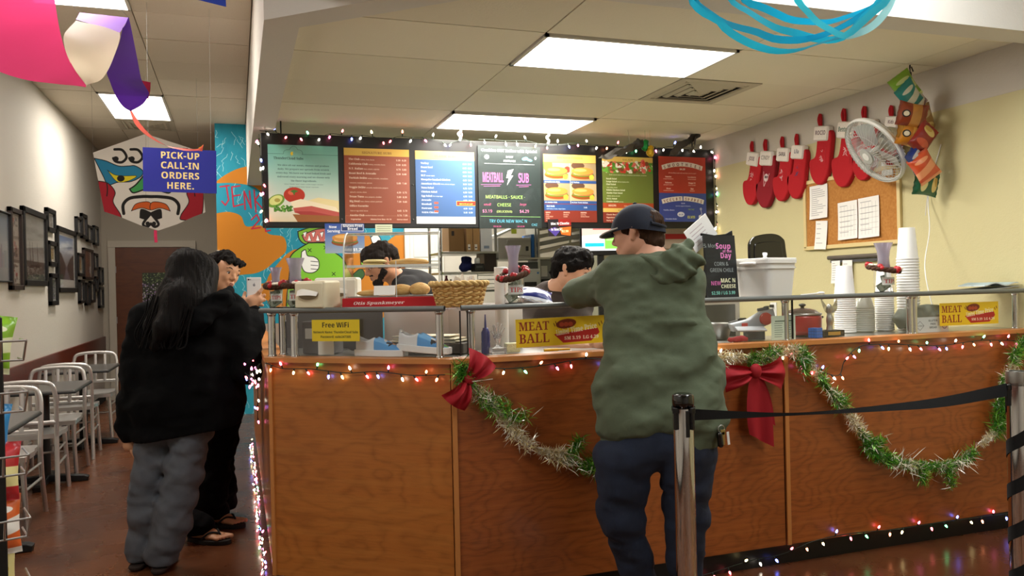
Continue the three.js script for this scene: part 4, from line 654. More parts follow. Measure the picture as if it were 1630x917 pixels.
  const sheet = (w, h, lines, ruled) => print(w * 500, h * 500, (g, W, H) => { g.fillStyle = '#ece9e4'; g.fillRect(0, 0, W, H); for (let i = 0; i < lines; i++) { g.fillStyle = 'rgba(70,70,80,.5)'; g.fillRect(W * 0.1, H * (0.1 + 0.84 * i / lines), W * rr(0.3, 0.8), 2); } if (ruled) { g.fillStyle = 'rgba(120,120,120,.5)'; for (let i = 1; i < 6; i++) { g.fillRect(W * i / 6, H * 0.12, 1, H * 0.8); g.fillRect(W * 0.05, H * (0.12 + i * 0.13), W * 0.9, 1); } } });
  const pin = (w, h, y, z, rot, label, lines, ruled, x = XR - 0.022) => { const r = sheet(w, h, lines, ruled); solo('pinned_paper', slab(w, h, 0.0015, r, (u, v) => 0.012 * (1 - v) * (1 - v)).rotateZ(rot).rotateY(-PI / 2).translate(x, y, z), pmat(r, 0.85), label, 'paper', null); };
  pin(0.2, 0.26, 2.05, -5.14, 0.02, 'white printed sheet in the top left of the cork board', 14);
  pin(0.13, 0.22, 1.79, -5.12, -0.06, 'narrow white strip of paper hanging at the lower left of the cork board', 5);
  pin(0.2, 0.28, 1.88, -4.83, 0.03, 'left one of two ruled sheets side by side on the cork board', 6, true);
  pin(0.2, 0.29, 1.885, -4.62, 0.03, 'right one of two ruled sheets side by side on the cork board', 6, true);
  // order shelf with slips
  const s = thing('wall_shelf', 'grey metal order rail on the right wall below the cork board', 'shelf', [XR, 1.61, -4.78], -PI / 2);
  part('rail', bx(0.55, 0.03, 0.035, 0, 0, 0.018, 0.01), std(0x6d655c, 0.4, { metalness: 0.6 }), s); part('bracket', bx(0.5, 0.02, 0.02, 0, -0.03, 0.01), m.greyD, s);
  pin(0.09, 0.17, 1.5, -4.97, 0.02, 'left narrow order slip hanging from the grey rail', 8, false, XR - 0.02); pin(0.1, 0.25, 1.46, -4.85, -0.01, 'right long order slip hanging from the grey rail', 10, false, XR - 0.02);
  // pen on a clip
  const pz = -5.58, pen = thing('hanging_pen', 'thin green pen hanging on the yellow wall beside the white bucket', 'pen', [XR - 0.012, 1.5, pz]);
  part('clip', bx(0.012, 0.03, 0.03, 0, 0.07, 0, 0.004), m.darkWood, pen); part('barrel', bar([0, 0.055, 0], [-0.002, -0.06, -0.01], 0.008), std(0x1e6a58, 0.4), pen); part('tip', bar([-0.002, -0.06, -0.01], [-0.002, -0.11, -0.014], 0.006), std(0x6a5636, 0.5), pen);
  // outlet plate and switch on the wall
  const o = thing('wall_outlet', 'white wall outlet with two black plugs behind the counter glass', 'outlet', [XR, 1.2, -5.75], -PI / 2); part('plate', bx(0.08, 0.12, 0.008, 0, 0, 0.005, 0.003), m.plasticWhite, o);
  for (const y of [0.03, -0.03]) part('plug', [bx(0.03, 0.025, 0.03, 0.0, y, 0.024, 0.006), tube([[0, y, 0.035], [-0.06, y - 0.01, 0.06], [-0.12, y - 0.08, 0.05]], 0.004)], m.black, o);
}
{ // wall fan, turned toward the counter
  const t = thing('wall_fan', 'white wall fan with a round wire cage in front of the stockings', 'fan', [4.05, 2.3, -4.29]);
  const n = new THREE.Vector3(-0.789, -0.545, -0.159).normalize(), q = new THREE.Quaternion().setFromUnitVectors(new THREE.Vector3(0, 0, 1), n), G = (g) => g.applyQuaternion(q), R = 0.235, wm = std(0xd9d9d4, 0.35), gm = std(0xbfc0bd, 0.4);
  part('rim', G(new THREE.TorusGeometry(R, 0.014, 10, 56)), wm, t); part('band', G(new THREE.CylinderGeometry(R + 0.004, R + 0.004, 0.045, 56, 1, true).rotateX(PI / 2)), wm, t);
  const wires = (z1, sgn) => { const g = []; for (let i = 0; i < 48; i++) { const a = i / 48 * 2 * PI; g.push(tube([[Math.cos(a) * 0.05, Math.sin(a) * 0.05, z1], [Math.cos(a) * R * 0.6, Math.sin(a) * R * 0.6, z1 * 0.92], [Math.cos(a + 0.12) * R * 0.93, Math.sin(a + 0.12) * R * 0.93, z1 * 0.55], [Math.cos(a + 0.14) * R, Math.sin(a + 0.14) * R, 0.01 * sgn]], 0.0017, 8, 4)); } for (const k of [0.35, 0.65]) g.push(new THREE.TorusGeometry(R * k, 0.0018, 4, 40).translate(0, 0, z1 * 0.97)); return g.map(G); };
  const fc = part('front_cage', wires(0.07, 1), gm, t); fc.userData.kind = 'stuff'; const rc = part('rear_cage', wires(-0.08, -1), gm, t); rc.userData.kind = 'stuff';
  part('badge', G(new THREE.CylinderGeometry(0.055, 0.055, 0.012, 28).rotateX(PI / 2).translate(0, 0, 0.072)), std(0xa9a9a4, 0.4), t); part('badge_centre', G(new THREE.CylinderGeometry(0.028, 0.028, 0.014, 20).rotateX(PI / 2).translate(0, 0, 0.074)), wm, t);
  for (let k = 0; k < 3; k++) { const b = new THREE.PlaneGeometry(0.16, 0.12, 8, 6), p = b.attributes.position; for (let i = 0; i < p.count; i++) { const x = p.getX(i) + 0.12, y = p.getY(i) * (0.6 + x * 3); p.setXYZ(i, x, y, y * 0.35); } b.computeVertexNormals(); part('blade', G(b.rotateZ(k * 2 * PI / 3)), phy(0xb9bdb9, 0.3, { side: THREE.DoubleSide, transmission: 0.3, thickness: 0 }), t); }
  part('motor', G(lathe([[0, -0.2], [0.05, -0.2], [0.075, -0.17], [0.078, -0.1], [0.05, -0.085], [0.02, -0.06], [0.02, 0.03], [0, 0.03]], 24).rotateX(PI / 2)), wm, t);
  part('wall_arm', [bar([0.1, 0.02, -0.12], [0.265, -0.06, -0.16], 0.02), bx(0.02, 0.16, 0.1, 0.262, -0.06, -0.16, 0.004)], wm, t);
  part('switch_box', bx(0.05, 0.05, 0.05, 0.23, -0.04, -0.02, 0.008), m.greyD, t);
}

// ------------------------------------------------------------------ things on and behind the sneeze guard
const YT = 1.3605, YLg = 1.1395;                                      // top glass and ledge heights
const berry = [std(0xb0141c, 0.4), std(0x4b2c18, 0.9), std(0xe6dcc8, 0.8), std(0x2f5a2a, 0.8)];
function wreath(parent, R, y, tilt, nRed, nWhite) {
  const w = part('wreath', [0, 1, 2].map((k) => { const p = []; for (let i = 0; i < 26; i++) { const a = i / 26 * 2 * PI; p.push([Math.cos(a) * (R + 0.006 * Math.sin(a * 7 + k * 2)), 0.006 * Math.cos(a * 7 + k * 2), Math.sin(a) * (R + 0.006 * Math.sin(a * 7 + k * 2))]); } return tube(p, 0.0105, 80, 6, true); }), berry[1], parent);
  w.position.y = y; w.rotation.z = tilt; w.rotation.x = 0.15;
  for (let i = 0; i < nRed; i++) { const a = i / nRed * 2 * PI + rr(-0.1, 0.1); part('berry_cluster', [0, 1, 2].map(() => new THREE.SphereGeometry(rr(0.011, 0.017), 8, 6).translate(Math.cos(a) * R + rr(-0.01, 0.01), rr(0, 0.014), Math.sin(a) * R + rr(-0.01, 0.01))), berry[0], w); }
  for (let i = 0; i < nWhite; i++) { const a = (i + 0.5) / nWhite * 2 * PI; const g = []; for (let k = 0; k < 5; k++) g.push(new THREE.SphereGeometry(0.011, 6, 5).scale(1, 0.6, 1).translate(Math.cos(a) * R + Math.cos(k * 1.26) * 0.013, 0.016, Math.sin(a) * R + Math.sin(k * 1.26) * 0.013)); part('white_flower', g, berry[2], w); part('leaf', [0, 1].map((k) => new THREE.SphereGeometry(0.012, 6, 5).scale(1, 0.3, 0.5).rotateY(k * 2).translate(Math.cos(a + 0.2) * R, 0.01, Math.sin(a + 0.2) * R)), berry[3], w); }
}
function tipJar(label, x, z, R, h, vase, tilt, word, nr, nw) {
  const t = thing('tip_jar', label, 'tip jar', [x, YT, z], 0, 'tip jars on the sneeze guard');
  part('base', cyl(R * 0.98, R * 0.98, 0.012, 0, 0, 0), m.blackGloss, t);
  part('jar', lathe([[0, 0.013], [R, 0.013], [R, h * 0.88], [R * 0.8, h], [R * 0.77, h], [R * 0.95, h * 0.87], [R * 0.95, 0.018], [0, 0.018]], 32), m.glass, t);
  const r = print(220, 110, (g, W, H) => { g.fillStyle = '#c9cbc4'; g.fillRect(0, 0, W, H); g.fillStyle = '#aeb4a6'; for (let i = 0; i < 12; i++) g.fillRect(rnd() * W, rnd() * H, 34, 8); text(g, word, W / 2, H * 0.76, 76, '#b81c24', 'serif', 'bold'); });
  const lab = new THREE.CylinderGeometry(R * 1.006, R * 1.006, h * 0.3, 24, 1, true, -0.95, 1.9); part('lettering', toRegion(lab.translate(0, h * 0.5, 0), r), pmat(r, 0.5), t, 'band with red TIPS lettering');
  const b = print(100, 60, (g, W, H) => { g.fillStyle = '#9aa593'; g.fillRect(0, 0, W, H); g.strokeStyle = '#5a6a58'; g.lineWidth = 4; g.strokeRect(6, 6, W - 12, H - 12); ell(g, W / 2, H / 2, 14, 18, '#77866f'); });
  for (let k = 0; k < 3; k++) part('banknote', slab(0.066, 0.05, 0.001, b, (u) => 0.006 * Math.sin(u * 4 + k)).rotateZ(0.6 + k * 1.1).rotateY(k * 0.8 - 0.6).translate((k - 1) * 0.008, h * (0.3 + 0.2 * k), 0.004), pmat(b, 0.8), t);
  const v0 = h * 0.98, [vr, vh] = vase;
  part('vase', lathe([[0, v0], [vr * 0.72, v0], [vr * 0.62, v0 + vh * 0.4], [vr * 0.72, v0 + vh * 0.7], [vr * 1.05, v0 + vh], [vr * 0.98, v0 + vh], [vr * 0.66, v0 + vh * 0.7], [vr * 0.56, v0 + vh * 0.4], [vr * 0.66, v0 + 0.006], [0, v0 + 0.006]], 28), phy(0xd9d4de, 0.12, { transmission: 0.7, thickness: 0 }), t, 'pale violet flared vase');
  wreath(t, R * 1.5, h * 0.98, tilt, nr, nw);
}
tipJar('tall tip jar with red berry wreath beside the navy snack bag', 1.225, -3.55, 0.045, 0.145, [0.037, 0.135], 0.32, 'TIPS', 7, 0);
tipJar('tip jar with flowered wreath between the white cup stacks on the right', 3.395, -3.55, 0.052, 0.14, [0.048, 0.145], -0.1, 'TIPS', 5, 3);
tipJar('small tip jar behind the phone at the left end of the rail', 0.185, -4.13, 0.032, 0.12, [0.03, 0.09], 0.05, 'TIPS', 3, 2);
tipJar('tip jar with a tall vase left of the napkin dispenser', 0.27, -4.0, 0.04, 0.125, [0.043, 0.125], 0.06, 'TIPS', 4, 2);
{ // napkin dispensers
  const nd = (label, x, z, w, h, turn, color) => {
    const t = thing('napkin_dispenser', label, 'napkin dispenser', [x, YT, z], turn, 'napkin dispensers'), mt = phy(color, 0.4);
    part('housing', bx(w, h, 0.13, 0, h / 2, -0.005, 0.014, 3), mt, t); part('face_plate', bx(w * 0.92, h * 0.86, 0.012, 0, h * 0.5, 0.062, 0.006), mt, t);
    part('slot', new THREE.SphereGeometry(0.05, 20, 12).scale(1.1, 0.42, 0.25).translate(0, h * 0.5, 0.067), std(0xa0987c, 0.7), t);
    part('napkin', loft([[-0.06, h * 0.66, 0.07], [-0.02, h * 0.72, 0.085], [0.03, h * 0.66, 0.08], [0.06, h * 0.6, 0.072]], [[-0.055, h * 0.48, 0.085], [-0.01, h * 0.5, 0.105], [0.03, h * 0.5, 0.1], [0.058, h * 0.47, 0.083]], 14, 4), std(0xf2efe6, 0.9, { side: THREE.DoubleSide }), t);
  };
  nd('cream napkin dispenser with a napkin sticking out, in front', 0.36, -3.88, 0.17, 0.135, CHA - 0.1, 0xe2d8b8);
  nd('white napkin dispenser with a napkin, behind the cream one', 0.475, -4.03, 0.21, 0.15, CHA + 0.35, 0xe6e2d4);
}
{ // pastry case
  const t = thing('pastry_case', 'clear acrylic pastry case with a red base and baked goods on two shelves', 'display case', [0.725, YT, -3.86], CHA * 0.42);
  const W = 0.44, D = 0.3, H = 0.36, e = phy(0xe8ece8, 0.15, { transmission: 0.35, thickness: 0 });
  const prof = (o) => { const p = []; p.push([D / 2 - o, 0.05]); p.push([D / 2 - o, 0.2]); for (let i = 0; i <= 8; i++) { const a = i / 8 * PI / 2; p.push([D / 2 - 0.14 + (0.14 - o) * Math.cos(a), 0.22 + (0.14 - o) * Math.sin(a)]); } p.push([-D / 2 + o, H - o]); p.push([-D / 2 + o, 0.05]); return p; };
  const side = (x) => ext(prof(0), 0.004).rotateY(-PI / 2).scale(1, 1, 1).translate(x, 0, 0);
  part('side_panel', side(-W / 2 + 0.004), m.acrylic, t); part('side_panel', side(W / 2), m.acrylic, t);
  part('shell', (() => { const p = prof(0).slice(0, -1); return loft(p.map((q) => [-W / 2, q[1], q[0]]), p.map((q) => [W / 2, q[1], q[0]]), 40, 2); })(), m.acrylic, t);
  for (const x of [-W / 2, W / 2, 0.02]) part('edge_strip', tube(prof(0).slice(0, x === 0.02 ? 3 : 11).map((q) => [x, q[1], q[0] + 0.002]), x === 0.02 ? 0.002 : 0.004, 30, 5), e, t);
  part('edge_strip', [bar([-W / 2, H, -0.01], [W / 2, H, -0.01], 0.003), bar([-W / 2, H, -D / 2], [W / 2, H, -D / 2], 0.003)], e, t);
  const s = part('shelf', bx(W - 0.01, 0.006, D - 0.08, 0, 0.195, -0.02), m.acrylic, t);
  part('shelf_lip', bx(W - 0.01, 0.012, 0.004, 0, 0.198, D / 2 - 0.06), e, t);
  const r = print(420, 60, (g, w, h) => { g.fillStyle = '#b81a22'; g.fillRect(0, 0, w, h); text(g, 'Otis Spunkmeyer', w * 0.36, h * 0.64, 25, '#f4eee6', 'serif', 'italic bold'); });
  part('base', bx(W + 0.02, 0.05, D + 0.02, 0, 0.025, 0, 0.004), phy(0xb81a22, 0.35), t); part('base_print', slab(W + 0.01, 0.046, 0.002, r).translate(0, 0.025, D / 2 + 0.01), pmat(r, 0.35), t); part('tray', bx(W - 0.03, 0.006, D - 0.02, 0, 0.054, 0), m.steel, t);
  const bread = dataTex(128, 128, (u, v) => mix3(rgb(0xc08a42), rgb(0xe2c07c), fbm(u, v, 12, 12, 3, 5)), true), bm = std(0xffffff, 0.7, { map: bread, bumpMap: rep(speck, 1), bumpScale: 0.002 }), cm = std(0xe6d08c, 0.7, { bumpMap: rep(speck, 1), bumpScale: 0.002 });
  const world = (x, y, z) => { const v = new THREE.Vector3(x, y, z).applyAxisAngle(new THREE.Vector3(0, 1, 0), CHA * 0.42); return [0.725 + v.x, YT + v.y, -3.86 + v.z]; };
  for (let k = 0; k < 2; k++) { const o = solo('cookie', lathe([[0, 0.016], [0.04, 0.015], [0.056, 0.009], [0.058, 0.004], [0.05, 0], [0, 0]], 24), cm, k ? 'upper pale cookie on the top shelf of the pastry case' : 'lower pale cookie on the top shelf of the pastry case', 'cookie', 'cookies on the top shelf'); o.position.set(...world(-0.1 + k * 0.008, 0.199 + k * 0.017, 0.01)); o.rotation.z = 0.0; }
  const loaf = (label, x, y, z, len, rad, turn) => { const g = new THREE.SphereGeometry(1, 28, 14).scale(len / 2, rad * 0.75, rad), p = g.attributes.position; for (let i = 0; i < p.count; i++) { const k = 1 + 0.18 * (noise3(p.getX(i) * 40, p.getY(i) * 40, p.getZ(i) * 40) - 0.5); p.setXYZ(i, p.getX(i) * k, Math.max(p.getY(i) * k, -rad * 0.55), p.getZ(i) * k); } g.computeVertexNormals(); const o = solo('pastry', g, bm, label, 'pastry', 'baked goods in the pastry case'); const w = world(x, y + rad * 0.55, z); o.position.set(...w); o.rotation.y = turn + CHA * 0.42; };
  loaf('long golden twist lying on the top shelf of the pastry case', 0.07, 0.199, 0.0, 0.21, 0.027, 0.1);
  loaf('round golden pastry at the bottom right of the pastry case', 0.12, 0.058, 0.04, 0.1, 0.045, 0.4); loaf('golden pastry beside the round one at the bottom of the pastry case', 0.03, 0.058, 0.02, 0.12, 0.04, -0.3); loaf('flat pastry at the bottom left of the pastry case', -0.11, 0.058, 0.05, 0.13, 0.022, 0.1);
  const nt = print(40, 40, (g, w, h) => { g.fillStyle = '#eceae2'; g.fillRect(0, 0, w, h); });
  const ct = solo('price_card', slab(0.1, 0.05, 0.002, nt).rotateX(-0.5), pmat(nt, 0.8), 'white card propped on the bottom of the pastry case', 'card'); ct.position.set(...world(-0.04, 0.082, 0.1)); ct.rotation.y = CHA * 0.42;
}
{ // wicker basket with wrapped cutlery packs
  const t = thing('wicker_basket', 'oval wicker basket of clear wrapped packets on the rail gap', 'basket', [0.975, YT, -3.6], 0.1), R0 = 0.1, R1 = 0.128, H = 0.105, wm = std(0xd3ae6a, 0.7), wd = std(0xb98c4a, 0.75);
  for (let k = 0; k < 9; k++) { const y = 0.008 + k * (H - 0.018) / 8, R = lerp(R0, R1, y / H), p = []; for (let i = 0; i < 60; i++) { const a = i / 60 * 2 * PI; p.push([Math.cos(a) * (R + 0.0045 * Math.cos(a * 15 + k * PI)), y + 0.003 * Math.sin(a * 15), Math.sin(a) * (R + 0.0045 * Math.cos(a * 15 + k * PI)) * 0.8]); } part('weave', tube(p, 0.0058, 120, 5, true), k % 2 ? wm : wd, t); }
  for (let i = 0; i < 30; i++) { const a = i / 30 * 2 * PI; part('stake', bar([Math.cos(a) * R0, 0, Math.sin(a) * R0 * 0.8], [Math.cos(a) * R1, H, Math.sin(a) * R1 * 0.8], 0.0035, 5), wd, t); }
  for (let k = 0; k < 2; k++) { const p = []; for (let i = 0; i < 50; i++) { const a = i / 50 * 2 * PI; p.push([Math.cos(a) * (R1 + 0.004 + 0.006 * Math.cos(a * 12 + k * PI)), H + 0.002 + 0.006 * Math.sin(a * 12 + k * PI), Math.sin(a) * (R1 + 0.004 + 0.006 * Math.cos(a * 12 + k * PI)) * 0.8]); } part('rim_braid', tube(p, 0.0085, 160, 6, true), wm, t); }
  part('floor', cyl(R0, R0, 0.006, 0, 0.002, 0).scale(1, 1, 0.8), wd, t);
  const pk = phy(0xe4e0da, 0.12, { transmission: 0.5, thickness: 0, side: THREE.DoubleSide });
  for (let i = 0; i < 7; i++) { const a = i * 0.9, o = solo('wrapped_packet', loft([[-0.012, -0.04, 0], [-0.014, 0, 0.006], [-0.016, 0.045, 0]], [[0.012, -0.04, 0], [0.016, 0, -0.004], [0.014, 0.05, 0.004]], 10, 4, (p) => { p.z += 0.006 * (noise3(p.x * 90 + i, p.y * 90, 3) - 0.5); }), pk, 'clear wrapped cutlery packet standing in the wicker basket', 'packet', 'wrapped packets in the wicker basket'); o.position.set(0.975 + Math.cos(a) * 0.05 + 0.02, YT + 0.09 + (i % 3) * 0.008, -3.6 + Math.sin(a) * 0.03); o.rotation.set(rr(-0.3, 0.3), a, rr(-0.5, 0.5)); }
}
// a filled snack bag with crimped ends; its front print sits in region r
function bagGeo(w, h, t, r, puff = 1) {
  const nx = 14, ny = 18, pos = [], uv = [], idx = [];
  for (const s of [1, -1]) { const o = pos.length / 3; for (let j = 0; j <= ny; j++) for (let i = 0; i <= nx; i++) { const u = i / nx, v = j / ny, e = clamp(Math.min(v, 1 - v) / 0.09), q = Math.pow(Math.sin(PI * u), 0.55) * Math.pow(Math.sin(PI * clamp((v - 0.06) / 0.88)), 0.5), pinch = 1 - 0.1 * Math.sin(PI * v) * puff; pos.push((u - 0.5) * w * pinch, (v - 0.5) * h, s * (0.0015 + t / 2 * (Number.isNaN(q) ? 0 : q) * (1 + 0.16 * (noise3(u * 6, v * 7, s + 4) - 0.5))) + (1 - e) * 0.003 * Math.sin(u * 60)); uv.push(u, v); if (i < nx && j < ny) { const a = o + j * (nx + 1) + i, b = a + nx + 1; s > 0 ? idx.push(a, a + 1, b, a + 1, b + 1, b) : idx.push(a, b, a + 1, a + 1, b, b + 1); } } }
  const g = new THREE.BufferGeometry(); g.setAttribute('position', new THREE.Float32BufferAttribute(pos, 3)); g.setAttribute('uv', new THREE.Float32BufferAttribute(uv, 2)); g.setIndex(idx); g.computeVertexNormals();
  return toRegion(g, r);
}
const bagPrint = (c, c2, k = 0, word = '') => print(110, 140, (g, w, h) => { g.fillStyle = c; g.fillRect(0, 0, w, h); g.fillStyle = c2; if (k === 0) { ell(g, w / 2, h * 0.3, w * 0.36, h * 0.12, c2); ell(g, w * 0.5, h * 0.74, w * 0.34, h * 0.14, '#e8cf86'); ell(g, w * 0.62, h * 0.8, w * 0.2, h * 0.09, '#d0a850'); } else if (k === 1) { poly(g, [[0, h * 0.55], [w, h * 0.35], [w, h * 0.62], [0, h * 0.8]], c2); ell(g, w * 0.5, h * 0.24, w * 0.34, h * 0.07, c2); g.fillStyle = c2; g.fillRect(0, h * 0.9, w, h * 0.1); } else { g.fillRect(0, h * 0.42, w, h * 0.34); ell(g, w * 0.5, h * 0.24, w * 0.16, w * 0.16, '#1c1a18'); ell(g, w * 0.5, h * 0.24, w * 0.11, w * 0.11, '#e8dcc0'); } if (word) text(g, word, w / 2, h * 0.34, 20, '#fff', 'sans-serif', 'bold', 'center', w * 0.8); });
const foil = (r) => pmat(r, 0.28, { clearcoat: 0.5, clearcoatRoughness: 0.25, side: THREE.DoubleSide });
{ const r = bagPrint('#1d2a78', '#e6e8ee', 1); const o = solo('snack_bag', bagGeo(0.17, 0.12, 0.055, r).rotateX(-1.15), foil(r), 'navy and white snack bag lying on the rail beside the tip jar', 'snack bag'); o.position.set(1.33, YT + 0.045, -3.55); o.rotation.set(0, -0.25, -0.2); }
{ // soup board, container, lid tray, spoon
  const r = print(250, 400, (g, w, h) => { g.fillStyle = '#15191c'; g.fillRect(0, 0, w, h); for (let i = 0; i < 30; i++) ell(g, rnd() * w, rnd() * h, rr(10, 60), rr(5, 16), 'rgba(160,170,175,.04)'); text(g, '& More', w * 0.2, h * 0.2, 34, '#9aa4a4', 'sans-serif', 'normal'); text(g, 'Soup', w * 0.6, h * 0.22, 52, '#ee8ad0'); text(g, 'of the', w * 0.72, h * 0.28, 26, '#ee8ad0'); text(g, 'Day', w * 0.66, h * 0.37, 50, '#ee8ad0'); ['CORN &', 'GREEN CHILE'].forEach((s, i) => text(g, s, w * 0.5, h * (0.49 + i * 0.1), 32, '#a9b4b4', 'sans-serif', 'normal')); text(g, 'NEW', w * 0.28, h * 0.8, 36, '#d66ab0'); text(g, 'MAC N', w * 0.68, h * 0.76, 38, '#eef0c8'); text(g, 'CHEESE', w * 0.68, h * 0.85, 34, '#eef0c8'); text(g, '$2.50 / LG 3.99', w * 0.5, h * 0.95, 28, '#7fd0c0'); });
  const t = thing('soup_board', 'black chalk sign with pink soup of the day lettering beside the white bucket', 'sign', [2.35, YT, -3.56], 0.12);
  const g = slab(0.2, 0.32, 0.012, r), p = g.attributes.position; part('panel', g.rotateX(-0.08).translate(0, 0.165, 0), pmat(r, 0.5), t); part('top_edge', ext([[-0.1, 0], [-0.1, 0.012], [-0.02, 0.002], [0.06, 0.01], [0.1, 0.028], [0.1, 0]], 0.012).rotateX(-0.08).translate(0, 0.3235, -0.026), m.matteBlack, t); part('prop', bx(0.14, 0.28, 0.008, 0, 0.14, 0).rotateX(0.2).translate(0, 0, -0.07), m.matteBlack, t);
  const b = thing('food_container', 'white translucent square food container with side grips on the rail', 'container', [2.615, YT, -3.55], 0.25), bm = phy(0xf2f2ee, 0.35, { transmission: 0.25, thickness: 0 });
  const taper = (w0, w1, h, y) => { const q = new RoundedBoxGeometry(1, h, 1, 4, 0.0), s = q.attributes.position; return q; };
  const sq = (w, rad) => { const s = new THREE.Shape(), a = w / 2; s.moveTo(-a + rad, -a); s.lineTo(a - rad, -a); s.quadraticCurveTo(a, -a, a, -a + rad); s.lineTo(a, a - rad); s.quadraticCurveTo(a, a, a - rad, a); s.lineTo(-a + rad, a); s.quadraticCurveTo(-a, a, -a, a - rad); s.lineTo(-a, -a + rad); s.quadraticCurveTo(-a, -a, -a + rad, -a); return s; };
  const wall = (w0, w1, h, th) => { const a = sq(1, 0.16).getPoints(6), pos = [], idx = [], N = a.length; for (const [y, k] of [[0, w0], [h, w1], [h, w1 - th], [th, w0 - th]]) for (const q of a) pos.push(q.x * k, y, q.y * k); for (let l = 0; l < 3; l++) for (let i = 0; i < N; i++) { const j = (i + 1) % N, A = l * N + i, B = l * N + j; idx.push(A, B + N, B, A, A + N, B + N); } const q = new THREE.BufferGeometry(); q.setAttribute('position', new THREE.Float32BufferAttribute(pos, 3)); q.setIndex(idx); const n = q.toNonIndexed(); n.computeVertexNormals(); return n; };
  part('tub', [wall(0.2, 0.235, 0.19, 0.008), ext(sq(0.2, 0.03), 0.006).rotateX(-PI / 2).translate(0, 0.001, 0)], bm, b); part('rim', [wall(0.243, 0.246, 0.018, 0.012).translate(0, 0.176, 0), wall(0.236, 0.238, 0.008, 0.006).translate(0, 0.148, 0)], m.plasticWhite, b);
  part('contents', ext(sq(0.195, 0.03), 0.12).rotateX(-PI / 2).translate(0, 0.009, 0), std(0xd9d9d2, 0.6), b); part('lid', ext(sq(0.234, 0.03), 0.01, 0.003).rotateX(-PI / 2).translate(0, 0.19, 0), m.plasticWhite, b); part('lid_knob', lathe([[0, 0.232], [0.011, 0.23], [0.013, 0.222], [0.008, 0.212], [0.012, 0.204], [0, 0.204]], 14).translate(-0.07, 0, 0.06), m.plasticWhite, b);
  for (const s of [-1, 1]) part('grip', bx(0.03, 0.01, 0.09, s * 0.13, 0.176, 0, 0.004), m.plasticWhite, b);
  const tr = solo('black_tray', [ext(smoothShape([[-0.115, 0.0], [0.115, 0.0], [0.118, 0.26], [0.1, 0.315], [0.04, 0.335], [-0.06, 0.325], [-0.105, 0.3], [-0.118, 0.24]], true, 60), 0.012, 0.004), ext(smoothShape([[-0.09, 0.03], [0.09, 0.03], [0.09, 0.25], [0.07, 0.29], [-0.06, 0.285], [-0.09, 0.25]], true, 60), 0.004, 0.003).translate(0, 0, 0.014)], m.blackGloss, 'glossy black rounded tray standing behind the white container', 'tray'); tr.position.set(2.74, YT + 0.004, -3.69); tr.rotation.set(-0.06, 0.05, 0);
  const sp = solo('plastic_spoon', [bar([-0.07, 0, 0], [0.05, 0.006, 0], 0.004, 6), new THREE.SphereGeometry(0.018, 14, 8).scale(1.3, 0.35, 0.9).translate(0.07, 0.008, 0)], m.plasticWhite, 'white plastic spoon lying on the rail right of the container', 'spoon'); sp.position.set(2.83, YT + 0.009, -3.46); sp.rotation.y = 0.1;
}
{ // stacks of foam cups standing on the inner ledge, one thing per cup
  const cupG = (r0, r1, h, lip) => lathe([[0, h], [r0, h], [r1 - 0.001, 0.012], [r1 + lip, 0.01], [r1 + lip, 0.003], [r1 - 0.003, 0], [r1 - 0.005, 0.003], [r0 - 0.004, h - 0.004], [0, h - 0.004]], 28);
  const st = (label, x, z, n, pitch, r0, r1, h, mat, y = YLg) => { const g = cupG(r0, r1, h, 0.003); for (let k = 0; k < n; k++) { const o = solo('foam_cup', g, mat, k === n - 1 ? 'topmost ' + label : label, 'cup', label.replace('white foam cup', 'foam cups').replace('clear plastic cup', 'plastic cups')); o.position.set(x, y + k * pitch, z); } };
  const foam = std(0xefefec, 0.75), clr = phy(0xe2e4da, 0.25, { transmission: 0.3, thickness: 0 });
  st('white foam cup in the tall stack right of the tip jar', 3.77, -3.755, 26, 0.0165, 0.044, 0.06, 0.19, foam);
  st('white foam cup in the stack left of the right-hand tip jar', 3.31, -3.76, 18, 0.0125, 0.043, 0.056, 0.17, foam);
  st('clear plastic cup in the stack under the right-hand tip jar', 3.45, -3.765, 13, 0.011, 0.04, 0.055, 0.07, clr);
  st('white foam cup in the stack just right of the flowered tip jar', 3.6, -3.765, 17, 0.0125, 0.038, 0.05, 0.16, foam);
}
{ // papers and cable on the right end
  const r = print(60, 40, (g, w, h) => { g.fillStyle = '#4a4c4a'; g.fillRect(0, 0, w, h); }), q = print(60, 40, (g, w, h) => { g.fillStyle = '#a9bcc0'; g.fillRect(0, 0, w, h); });
  const a = solo('dark_folder', slab(0.5, 0.2, 0.004, r, (u, v) => 0.02 * u * u).rotateX(-PI / 2), pmat(r, 0.5), 'dark flat folder lying on the right end of the rail', 'folder'); a.position.set(4.03, YT + 0.001, -3.55);
  const b = solo('paper_stack', slab(0.26, 0.18, 0.006, q, (u, v) => 0.016 * Math.sin(u * 5) ** 2).rotateX(-PI / 2), pmat(q, 0.7), 'pale blue rippled papers on top of the dark folder', 'paper'); b.position.set(4.17, YT + 0.026, -3.56);
  solo('white_cable', tube([[4.31, 2.3, -4.0], [4.305, 2.0, -4.1], [4.2, 1.75, -4.0], [4.0, 1.5, -3.85], [3.98, 1.3, -3.79], [4.02, 1.15, -3.77]], 0.0035, 50, 5), m.plasticWhite, 'thin white cable hanging on the yellow wall right of the cups', 'cable');
}
